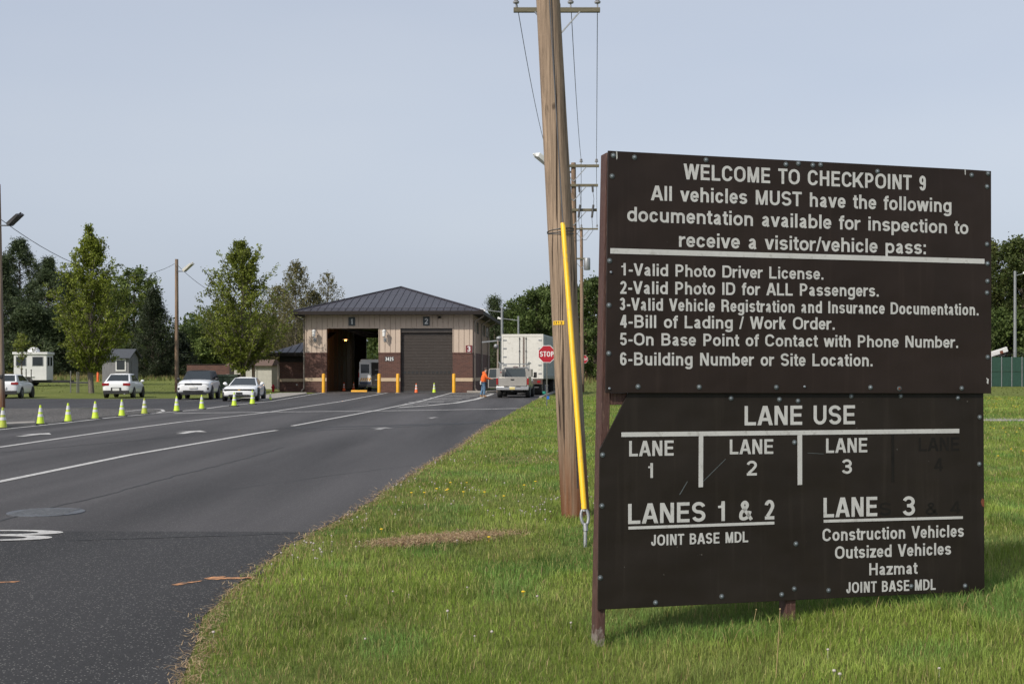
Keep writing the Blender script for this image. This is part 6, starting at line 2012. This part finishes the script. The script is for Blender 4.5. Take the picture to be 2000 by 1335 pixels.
def tree(name, loc, label, cat='tree', H=12, Rr=3, z0=1.5, shape='maple', nb=40, twigs=7, leaves=14000, lsize=.17, cols=((.05, .09, .015), (.10, .14, .025)), up=.9, tr=.16, seed=1, m='leaf', bark='bark', spread=.22, group=None, lean=0.0, droop=0.0, gaps=0.0):
    r = np.random.default_rng(seed)
    e = empty(name, loc, r.uniform(0, 6.28), label, cat, group)
    mb = MB()
    tp = [(lean * (k / 9) ** 2 * H + .05 * H * .1 * math.sin(k * 1.7 + seed), .05 * H * .1 * math.cos(k * 1.3 + seed), H * .97 * k / 9) for k in range(10)]
    mb.tube([(tp[0][0], tp[0][1], -.3)] + tp, [tr * 1.25] + [tr * (1 - .93 * (k / 9) ** .9) + .008 for k in range(10)], 9)

    def env(t):
        if shape == 'maple': return Rr * (min(1, (t / .34)) ** .65 if t < .34 else (1 - ((t - .34) / .66) ** 1.5) ** .8)
        if shape == 'cone': return Rr * (1 - t) ** .85 + .1
        if shape == 'pine': return Rr * (.55 + .45 * math.sin(t * 9 + seed)) * (1 - t ** 2.2) ** .7 + .25
        if shape == 'round': return Rr * math.sqrt(max(.02, 1 - (2 * t - 1) ** 2)) ** .8
        return Rr * (t / .45 if t < .45 else 1 - (t - .45) / .55) ** .6 if shape == 'vase' else Rr
    LP, LA, LC = [], [], []
    per = max(1, leaves // (nb * twigs))
    ga = 2.39996
    for i in range(nb):
        t = ((i + .5) / nb) ** (.85 if shape != 'cone' else 1.15)
        zt = z0 + (H - z0) * t
        rad = max(.15, env(t) * (r.uniform(.72, 1.12) if shape != 'maple' else r.uniform(.5, 1.18)))
        if shape == 'maple':
            zt = zt + r.uniform(-.6, 1.2) * (1 - t) ** .5 - r.uniform(0, 1.3) * t ** 3
            if t > .5: rad *= r.uniform(.6, 1.15)
        if r.random() < gaps: continue
        a = i * ga + r.uniform(-.4, .4)
        zs = max(z0 * .8, zt - rad * up * r.uniform(.7, 1.2))
        k = np.clip(zs / (H * .97) * 9, 0, 8.99); j = int(k)
        s = Vector(tp[j]).lerp(Vector(tp[j + 1]), k - j)
        tip = Vector((tp[min(9, j + 1)][0] * .5 + rad * math.cos(a), rad * math.sin(a), zt - droop * rad))
        mid = s.lerp(tip, .5) + Vector((0, 0, rad * (.10 if up < .5 else -.06)))
        rb = max(.012, tr * .32 * (1 - t * .7))
        mb.tube([s, mid, tip], [rb, rb * .6, .006], 5, cap=False)
        shade = r.uniform(.75, 1.2)
        for q in range(twigs):
            u = .25 + .75 * (q + r.random()) / twigs
            c = (s.lerp(mid, u * 2) if u < .5 else mid.lerp(tip, u * 2 - 1))
            ln = rad * r.uniform(.12, .38) * (1.25 - .7 * u) + .25
            dv = Vector((math.cos(a) * .5 + r.normal() * .6, math.sin(a) * .5 + r.normal() * .6, (.55 if up > .3 else .12) + r.normal() * .35)).normalized()
            te = c + dv * ln
            mb.tube([c, te], [rb * .3 + .004, .004], 3, cap=False)
            w = r.random(per) ** .8
            P = np.outer(1 - w, np.array(c)) + np.outer(w, np.array(te)) + r.normal(0, spread, (per, 3)) * (.45 + .55 * w)[:, None]
            LP.append(P); LA.append(np.tile(np.array(dv), (per, 1)))
            cc = np.array(cols[0])[None] + (np.array(cols[1]) - np.array(cols[0]))[None] * r.random((per, 1))
            LC.append(cc * shade * r.uniform(.8, 1.2))
    mb.build('trunk', M[bark], e, smooth=60, fixn=False)
    P = np.concatenate(LP); Cc = np.concatenate(LC); A = np.concatenate(LA)
    ok = P[:, 2] > .15
    P, Cc, A = P[ok], Cc[ok], A[ok]
    V, Q = leaf_quads(P, lsize, r, .2, .62 if m == 'leaf' else .22, A * (1.1 if m == 'needle' else .35))
    mesh_np('crown', V, Q, np.repeat(Cc, 4, axis=0), M[m], e)
    return e


def base(px, Y):
    X = (px - 1000) / F * Y
    return Vector((X, Y, hgt(X, Y)))


def top_h(py, Y, X=0): return CZ + (HZ - py) / F * Y - hgt(X, Y)


MAP = ((.115, .150, .016), (.215, .25, .036))
SPR = ((.11, .105, .04), (.19, .175, .07))
PIN = ((.034, .052, .022), (.080, .106, .046))
DKG = ((.046, .074, .020), (.108, .145, .040))
MID = ((.075, .112, .026), (.16, .20, .055))
b = G(178, 767)
tree('maple_tree', b, 'young light green maple with pointed leaders standing between the booth and the sedan', H=top_h(447, b.y), Rr=3.05, z0=1.7, nb=112, twigs=9, leaves=29000, lsize=.165, cols=MAP, up=1.9, tr=.20, seed=3, bark='greybark', spread=.12)
b = G(473, 766.5)
tree('maple_tree', b, 'broad light green maple in front of the cream shed and brick wing', H=top_h(459, b.y), Rr=3.75, z0=1.9, nb=116, twigs=9, leaves=30000, lsize=.165, cols=((.10, .130, .015), (.195, .225, .036)), up=1.6, tr=.22, seed=8, bark='greybark', spread=.14)
b = G(43, 757)
tree('sapling', b, 'thin sapling with sparse yellow green leaves in front of the white booth', 'sapling', H=top_h(651, b.y), Rr=1.15, z0=1.9, nb=20, twigs=4, leaves=700, lsize=.17, cols=((.12, .16, .02), (.2, .22, .04)), up=.8, tr=.05, seed=5, spread=.12)
# pines at the left
GP = 'dark pines behind the booth'
PL = ['tall dark pine with a thin open top at the edge of the picture side, behind the booth', 'dark pine with a ragged top between the first pine and the maple', 'lower dark pine filling in behind the maple', 'dark pine behind the booth, its boughs close to the ground']
PL[0] = 'tallest dark pine, with a thin open top, behind the booth roof'
for i, (px, Y, py, rr) in enumerate([(38, 165, 470, 6.4), (95, 158, 508, 5.6), (2, 150, 505, 5.6), (135, 172, 535, 5.6), (60, 146, 600, 5.4), (-60, 160, 480, 6.5), (105, 148, 610, 4.8)]):
    b = base(px, Y)
    lab = ['tallest dark pine, with a thin open top, behind the booth roof', 'dark pine with a ragged top between the tallest pine and the yellow green maple', 'dark pine beside the near lamp pole, behind the booth', 'dark pine whose top shows just behind the maple crown', 'short wide dark pine directly behind the booth', 'dark pine past the lamp pole, outside the row', 'short dark pine behind the booth corner nearest the maple'][i]
    tree('pine_tree', b, lab, H=top_h(py, Y, b.x), Rr=rr, z0=.6, shape='pine', nb=84, twigs=9, leaves=30000, lsize=.42, cols=PIN, up=.28, tr=.3, seed=20 + i, m='needle', spread=.34, group=GP)
b = base(300, 138)
tree('cedar_tree', b, 'dark conical cedar between the first maple and the brown lamp pole', H=top_h(570, 138, b.x), Rr=4.3, z0=.2, shape='cone', nb=90, twigs=8, leaves=23000, lsize=.34, cols=((.018, .028, .013), (.044, .058, .026)), up=.5, tr=.22, seed=31, m='needle', spread=.28)
b = base(350, 142)
tree('cedar_tree', b, 'smaller dark cedar just behind the brown lamp pole', H=top_h(655, 142, b.x), Rr=3.0, z0=.2, shape='cone', nb=60, twigs=7, leaves=11000, lsize=.34, cols=((.012, .020, .011), (.03, .04, .02)), up=.5, tr=.2, seed=32, m='needle', spread=.28)
BG = [(262, 165, 528, 4.6, MID, 'round', 'mid green leafy tree rising between the maple and the conical cedar'), (215, 172, 560, 5, DKG, 'round', 'dark green leafy tree behind the yellow green maple'), (395, 175, 640, 4.6, DKG, 'round', 'low dark green tree behind the brick enclosure'),
      (440, 172, 600, 5, MID, 'round', 'leafy tree behind the second maple, over the brick enclosure'), (372, 168, 668, 3.6, MID, 'round', 'small bushy tree seen between the lamp pole and second maple'), (500, 178, 615, 5, DKG, 'round', 'dark leafy tree behind the second maple and cream shed')]
for i, (px, Y, py, rr, cl, shp, lab) in enumerate(BG):
    b = base(px, Y)
    tree('leafy_tree', b, lab, H=top_h(py, Y, b.x), Rr=rr, z0=.6, shape=shp, nb=54, twigs=9, leaves=15000, lsize=.36, cols=cl, up=.5, tr=.26, seed=40 + i, spread=.36, group='trees behind the lawn')
for i, (px, Y, py, rr, nl, lab) in enumerate([(578, 140, 513, 3.8, 11000, 'tall sparse budding tree beside the second maple, behind the wing roof'), (640, 145, 533, 3.2, 4200, 'thin budding tree just above the slope of the building roof'), (545, 150, 560, 4.2, 12000, 'olive budding tree directly behind the second maple'), (612, 142, 570, 3.6, 11000, 'low brownish budding tree between the two sparse crowns')]):
    b = base(px, Y)
    tree('budding_tree', b, lab, H=top_h(py, Y, b.x), Rr=rr, z0=2.0, shape='vase', nb=110, twigs=12, leaves=nl, lsize=.2, cols=SPR, up=1.5, tr=.17, seed=60 + i, bark='greybark', spread=.16, group='sparse trees behind the wing')
RT = [(966, 150, 583, 2.3, PIN, 'pine', 'slim dark pine with a bare looking top just beyond the building eaves', 9000), (1005, 165, 610, 4, DKG, 'round', 'dark leafy tree behind the two grey lamp posts', 15000), (1048, 160, 573, 4.6, DKG, 'round', 'tall dark leafy tree behind the trailer roof', 17000),
      (1085, 170, 560, 5, DKG, 'round', 'leafy tree behind the stop sign and leaning pole', 16000), (1162, 150, 548, 4.2, DKG, 'round', 'leafy tree between the timber poles and the sign board edge', 16000), (1205, 160, 570, 5, MID, 'round', 'leafy tree hidden for the most part behind the upper sign panel', 12000),
      (935, 180, 640, 4, MID, 'round', 'low leafy tree seen under the building eaves', 9000)]
for i, (px, Y, py, rr, cl, shp, lab, nl) in enumerate(RT):
    b = base(px, Y)
    tree('pine_tree' if shp == 'pine' else 'leafy_tree', b, lab, H=top_h(py, Y, b.x), Rr=rr, z0=.5, shape=shp, nb=56, twigs=9, leaves=nl, lsize=.36, cols=cl, up=.4, tr=.25, seed=80 + i, m='needle' if shp == 'pine' else 'leaf', spread=.34, group='trees beyond the truck')
FT = [(1950, 132, 478, 4.4, ((.045, .055, .016), (.095, .105, .03)), 'olive tree at the sign edge behind the green fence'), (1998, 128, 470, 4.0, ((.04, .06, .016), (.085, .105, .028)), 'tall olive tree behind the grey lamp post and green fence'), (2060, 130, 480, 5, DKG, 'olive green tree beyond the fence past the lamp post'), (1880, 136, 520, 5, DKG, 'dark leafy tree behind the sign panel, by the fence'), (1968, 126, 610, 3.6, DKG, 'low dark bush right above the green fence by the boom')]
FT[4] = FT[4][:5] + ('low dark bushy tree just above the green fence by the boom',)
for i, (px, Y, py, rr, cl, lab) in enumerate(FT):
    b = base(px, Y)
    tree('leafy_tree', b, lab, H=top_h(py, Y, b.x), Rr=rr, z0=.4, shape='round', nb=60, twigs=9, leaves=17000, lsize=.32, cols=cl, up=.45, tr=.25, seed=100 + i, spread=.34, group='trees behind the green fence')


# far wood that closes the view: one mass
def wood():
    r = np.random.default_rng(5)
    Ps, Cs = [], []
    for (xa, xb, Y, h) in [(-130, -22, 195, 9.5), (-24, 12, 215, 8.5), (6, 130, 200, 9.0), (-150, -18, 182, 4.5), (40, 130, 150, 6)]:
        n = int((xb - xa) * 1.1)
        for k in range(n):
            x = r.uniform(xa, xb); y = Y + r.uniform(0, 14); hh = h * r.uniform(.6, 1.1); rr = r.uniform(1.8, 3.4)
            m_ = 620
            d = r.normal(size=(m_, 3)); d /= np.linalg.norm(d, axis=1)[:, None]; d *= (r.random((m_, 1)) ** .4)
            P = np.array([x, y, hgt(x, y) + hh * .5]) + d * np.array([rr, rr, hh * .5]) + r.normal(0, .35, (m_, 3))
            c = np.array(DKG[0]) + (np.array(MID[1]) - np.array(DKG[0])) * r.random((m_, 1)) * r.uniform(.15, .7)
            Ps.append(P); Cs.append(c)
    P = np.concatenate(Ps); V, Q = leaf_quads(P, .62, r, .1, .7)
    tag(mesh_np('far_wood', V, Q, np.repeat(np.concatenate(Cs), 4, axis=0), M['leaf']), kind='stuff')


wood()

# ------------------------------------------------------------------ grass, flowers
EX = np.array([p.x for p in EDGE]); EY = np.array([p.y for p in EDGE])


def edge_x(y): return np.interp(y, EY, EX)


def vnoise(x, y, s, seed):
    """smooth value noise for patches"""
    r = np.random.default_rng(seed); T = r.random((64, 64))
    u, v = x * s + 1000, y * s + 1000
    i, j = np.floor(u).astype(int), np.floor(v).astype(int)
    fu, fv = u - i, v - j
    fu, fv = fu * fu * (3 - 2 * fu), fv * fv * (3 - 2 * fv)
    g = lambda a, b_: T[a % 64, b_ % 64]
    return (g(i, j) * (1 - fu) + g(i + 1, j) * fu) * (1 - fv) + (g(i, j + 1) * (1 - fu) + g(i + 1, j + 1) * fu) * fv


def grass():
    r = np.random.default_rng(11)
    X, Y = [], []
    y0 = 5.2
    while y0 < 75:
        y1 = y0 * 1.06 + .05
        den = 4700 * (6 / max(6, y0)) ** 1.62
        xa, xb = edge_x(np.array([y0]))[0] - .25, .46 * y1 + 1.2
        if y0 > 60: xb = .46 * y1
        n = int(den * (xb - xa) * (y1 - y0))
        X.append(r.uniform(xa, xb, n)); Y.append(r.uniform(y0, y1, n)); y0 = y1
    X, Y = np.concatenate(X), np.concatenate(Y)
    ex = edge_x(Y) + .07 * (vnoise(X * 0, Y, 3.0, 1) - .5) * 2 + .05 * (vnoise(X * 0, Y, 11, 2) - .5) * 2
    dist = X - ex
    bare = ((X + .66) / .82) ** 2 + ((Y - 12.05 - .55 * X) / .45) ** 2 + 1.5 * (vnoise(X, Y, 3.5, 3) - .5) + .8 * (vnoise(X, Y, 12, 9) - .5)
    bare2 = ((X - .28) / .75) ** 2 + ((Y - 22.3) / 1.1) ** 2 + .7 * (vnoise(X, Y, 4, 4) - .5)
    pathd = np.abs(Y - 39.8) < .9
    keep = (dist > 0) & (r.random(len(X)) < np.clip(dist / .12 + .45, 0, 1)) & ~((bare < .75) & (r.random(len(X)) < .42)) & ~(pathd & (X > 9))
    # nothing grows under the posts and pole
    keep &= ((X - PB.x) ** 2 + (Y - PB.y) ** 2) > .16 ** 2
    X, Y, dist, bare, bare2 = X[keep], Y[keep], dist[keep], bare[keep], bare2[keep]
    n = len(X)
    big = vnoise(X, Y, .55, 5); med = vnoise(X, Y, 1.9, 6); fin = vnoise(X, Y, 6, 7)
    Hh = (.028 + .050 * (.45 * big + .35 * med + .5 * fin)) * r.uniform(.5, 1.4, n)
    tuft = np.clip((vnoise(X, Y, 3.1, 21) * .6 + vnoise(X, Y, 8, 22) * .5 - .62) * 4, 0, 1)
    Hh *= .82 * (1 + .75 * tuft)
    Hh *= np.clip(.55 + dist * 1.2, .55, 1); Hh *= np.where(bare < 1, .5, 1) * np.where(bare2 < 1, .6, 1)
    Wd = .0029 * np.maximum(1, (Y / 6.5) ** .85) * r.uniform(.7, 1.3, n)
    Hh *= np.maximum(1, (Y / 18) ** .3)
    a = r.uniform(0, 2 * np.pi, n); lean = Hh * r.uniform(.05, .8, n); la = r.uniform(0, 2 * np.pi, n) * .85 + vnoise(X, Y, 1.6, 8) * 7
    dx, dy = np.cos(a) * Wd / 2, np.sin(a) * Wd / 2
    lx, ly = np.cos(la) * lean, np.sin(la) * lean
    V = np.empty((n, 5, 3))
    z0 = -.004
    V[:, 0] = np.stack([X - dx, Y - dy, np.full(n, z0)], 1); V[:, 1] = np.stack([X + dx, Y + dy, np.full(n, z0)], 1)
    V[:, 2] = np.stack([X + dx * .8 + lx * .35, Y + dy * .8 + ly * .35, Hh * .6], 1); V[:, 3] = np.stack([X - dx * .8 + lx * .35, Y - dy * .8 + ly * .35, Hh * .6], 1)
    V[:, 4] = np.stack([X + lx, Y + ly, Hh * r.uniform(.85, 1.0, n)], 1)
    b = np.arange(n)[:, None] * 5
    Q = np.concatenate([b, b + 1, b + 2, b + 3], 1); Tn = np.concatenate([b + 3, b + 2, b + 4], 1)
    g1, g2, g3 = np.array([.128, .200, .026]), np.array([.300, .375, .075]), np.array([.36, .36, .12])
    t = np.clip(.15 + .7 * med * .6 + .5 * (big - .5) + r.normal(0, .22, n), 0, 1)[:, None]
    col = g1 + (g2 - g1) * t
    col *= (1 - .30 * tuft)[:, None] * np.array([1 - .0, 1.0, 1.0])
    shade = 1 + .42 * (vnoise(X, Y, .9, 31) * .6 + vnoise(X, Y, 2.6, 32) * .4 - .5) * 2
    blue = np.clip((vnoise(X, Y, 1.4, 33) - .55) * 4, 0, 1)[:, None]
    col = col * shade[:, None] * (1 - blue * np.array([.30, .08, -.10]))
    pale = np.clip((vnoise(X, Y, 1.1, 23) - .5) * 3, 0, 1)[:, None] * r.random((n, 1))
    col = col * (1 - .55 * pale) + np.array([.30, .33, .12]) * .55 * pale
    yl = (r.random(n) < .07 + .22 * np.clip(fin - .45, 0, 1)); col[yl] = g3 * r.uniform(.8, 1.2, (yl.sum(), 1))
    pd = .030 + .42 * np.exp(-dist / .06) + .17 * np.exp(-dist / .5) + np.where(bare < 1, .62, 0) + np.where(bare2 < 1, .3, 0)
    pd += .16 * np.clip((6.6 - Y) * 1.2, 0, 1) * np.clip(1.2 - dist * .6, 0, 1)
    dry = r.random(n) < pd
    d1, d2 = np.array([.27, .17, .08]), np.array([.46, .35, .20])
    col[dry] = d1 + (d2 - d1) * r.random((dry.sum(), 1))
    col *= r.uniform(.85, 1.15, (n, 1))
    V[:, :, 2] += np.array([hgt(a_, b_) for a_, b_ in zip(X, Y)])[:, None]
    tag(mesh_np('grass', V.reshape(-1, 3), Q, np.repeat(col, 5, axis=0), M['blade'], tri=Tn), kind='stuff')
    return n


NB = grass()


def thatch():
    """dead stalks and crumbs along the tarmac edge and on the bare patch"""
    r = np.random.default_rng(12)
    n = 4200
    Y = 5.3 + 35 * r.random(n) ** 2.2; X = edge_x(Y) + r.normal(.02, .06, n)
    m2 = 5200
    bx = r.normal(-.66, .34, m2); by = r.normal(11.74, .19, m2) + .5 * (bx + .6)
    X, Y = np.concatenate([X, bx]), np.concatenate([Y, by]); n = len(X)
    L = r.uniform(.02, .07, n) * np.maximum(1, (Y / 10) ** .6); a = r.uniform(0, 2 * np.pi, n); w = .0028 * np.maximum(1, (Y / 7) ** .85)
    dx, dy = np.cos(a), np.sin(a)
    z = r.uniform(.008, .022, n); z2 = z + r.uniform(-.004, .02, n)
    V = np.empty((n, 4, 3))
    V[:, 0] = np.stack([X - dy * w, Y + dx * w, z], 1); V[:, 1] = np.stack([X + dy * w, Y - dx * w, z], 1)
    V[:, 2] = np.stack([X + dx * L + dy * w * .4, Y + dy * L - dx * w * .4, z2], 1); V[:, 3] = np.stack([X + dx * L - dy * w * .4, Y + dy * L + dx * w * .4, z2], 1)
    d1, d2 = np.array([.26, .16, .085]), np.array([.52, .40, .24])
    col = d1 + (d2 - d1) * r.random((n, 1))
    tag(mesh_np('dead_grass', V.reshape(-1, 3), np.arange(n * 4).reshape(n, 4), np.repeat(col, 4, axis=0), M['blade']), kind='stuff')


thatch()
# bare soil under the dry patch
mb = MB()
pts = []
for k in range(40):
    a = 2 * math.pi * k / 40; q = 1 + .16 * math.sin(3 * a + 1) + .1 * math.sin(7 * a)
    pts.append((-.66 + .62 * q * math.cos(a), 11.72 + .26 * q * math.sin(a) +   .32 * q * math.cos(a), .003))
mb.poly(pts)
tag(mb.build('bare_soil', mat('dry_soil', (.24, .15, .085), (.13, .09, .06), 5, .95, .6, 40, c3=(.10, .13, .04), s3=9), smooth=0), kind='structure')


def flowers():
    r = np.random.default_rng(14)
    mb = MB(); md = MB()
    spots = [(600, 1080, 14, .25), (655, 1018, 14, .25), (1105, 985, 30, .6), (900, 990, 22, .8), (1040, 1005, 18, .4), (560, 1110, 5, .2), (760, 1175, 3, .5), (640, 1075, 7, .4), (770, 950, 26, .35), (850, 905, 20, .3), (1010, 960, 26, 1.0), (920, 1150, 3, .7), (870, 870, 18, .5), (1100, 880, 20, 1.4), (700, 1230, 4, .5), (960, 1250, 3, .5), (1400, 1260, 3, .8), (1700, 1290, 3, .8)]
    for px, py, n, s in spots:
        g = G(px, py)
        for i in range(n):
            x, y = g.x + r.normal(0, s), g.y + r.normal(0, s * 1.2)
            if x < edge_x(np.array([y]))[0] + .03: continue
            z = r.uniform(.035, .065)
            z += hgt(x, y); mb.ball((x, y, z), r.uniform(.006, .0105) * max(1, (y / 10) ** .35), 4, (1, 1, .8))
            mb.tube([(x, y, 0), (x, y, z - .005)], .0012, 3, cap=False)
    for px, py, n, s in [(1022, 1172, 1, .0), (955, 1061, 1, 0), (745, 1045, 1, 0), (870, 958, 6, .5), (925, 962, 6, .4), (1935, 780, 60, 2.2), (1985, 795, 50, 2.0), (1960, 845, 20, 1.2), (1975, 880, 8, .8)]:
        g = G(px, py)
        for i in range(n):
            x, y = g.x + r.normal(0, s + 1e-6), g.y + r.normal(0, s * 1.5 + 1e-6)
            if x < edge_x(np.array([y]))[0] + .05: continue
            k = max(1, (y / 10) ** .45)
            md.lathe([(.004 * k, .055), (.016 * k, .062), (.013 * k, .068), (.003 * k, .07)], 7, (x, y, hgt(x, y))); md.tube([(x, y, hgt(x, y)), (x, y, hgt(x, y) + .056)], .0012, 3, cap=False)
    tag(mb.build('clover_flowers', M['clover'], smooth=60), kind='stuff')
    tag(md.build('dandelions', M['dandelion'], smooth=60), kind='stuff')
    ms = MB()
    for px, py, h in [(1515, 1330, .36), (1612, 1192, .09), (1660, 1190, .10), (1710, 1190, .09), (1352, 1215, .08), (1470, 1222, .10)]:
        g = G(px, py)
        h += g.z; ms.tube([(g.x, g.y, g.z), (g.x + .012, g.y, (h + g.z) * .5), (g.x + .022, g.y, h)], [.0022, .0018, .0014], 5)
        ms.ball((g.x + .022, g.y, h), .005, 4)
    tag(ms.build('grass_stalks', M['straw'], smooth=60), kind='stuff')


flowers()


# far lawn: taller tufts of yellowing grass before the trees
def far_grass():
    r = np.random.default_rng(15)
    n = 30000
    Y = 76 + 99 * r.random(n) ** .55; X = np.where(r.random(n) < .62, r.uniform(-.46, -.19, n), r.uniform(.05, .46, n)) * Y
    Y2 = r.uniform(62, 78, 0)
    z = np.array([hgt(a, b_) for a, b_ in zip(X, Y)])
    inb = (X > -19.5) & (X < 4) & (Y < 128)
    rd = (X < 4) & (X > -46) & (Y < 76)
    lawn = (X < -10) & (Y < 124) & (r.random(n) < .85)
    k = ~(inb | rd | lawn); X, Y, z = X[k], Y[k], z[k]; n = len(X)
    h = np.where(Y > 120, r.uniform(.15, .6, n), r.uniform(.04, .09, n)); w = r.uniform(.03, .10, n)
    a = r.uniform(0, np.pi, n); dx, dy = np.cos(a) * w, np.sin(a) * w
    ox, oy = r.normal(0, .08, n), r.normal(0, .08, n)
    V = np.empty((n, 3, 3))
    V[:, 0] = np.stack([X - dx, Y - dy, z - .02], 1); V[:, 1] = np.stack([X + dx, Y + dy, z - .02], 1); V[:, 2] = np.stack([X + ox, Y + oy, z + h], 1)
    c1, c2, c3 = np.array([.10, .13, .032]), np.array([.165, .185, .055]), np.array([.24, .19, .085])
    col = c1 + (c2 - c1) * r.random((n, 1)); far = (Y > 128) & (r.random(n) < .6); col[far] = c3 * r.uniform(.7, 1.1, (far.sum(), 1))
    tag(mesh_np('field_grass', V.reshape(-1, 3), None, np.repeat(col, 3, axis=0), M['blade'], tri=np.arange(n * 3).reshape(n, 3)), kind='stuff')


far_grass()
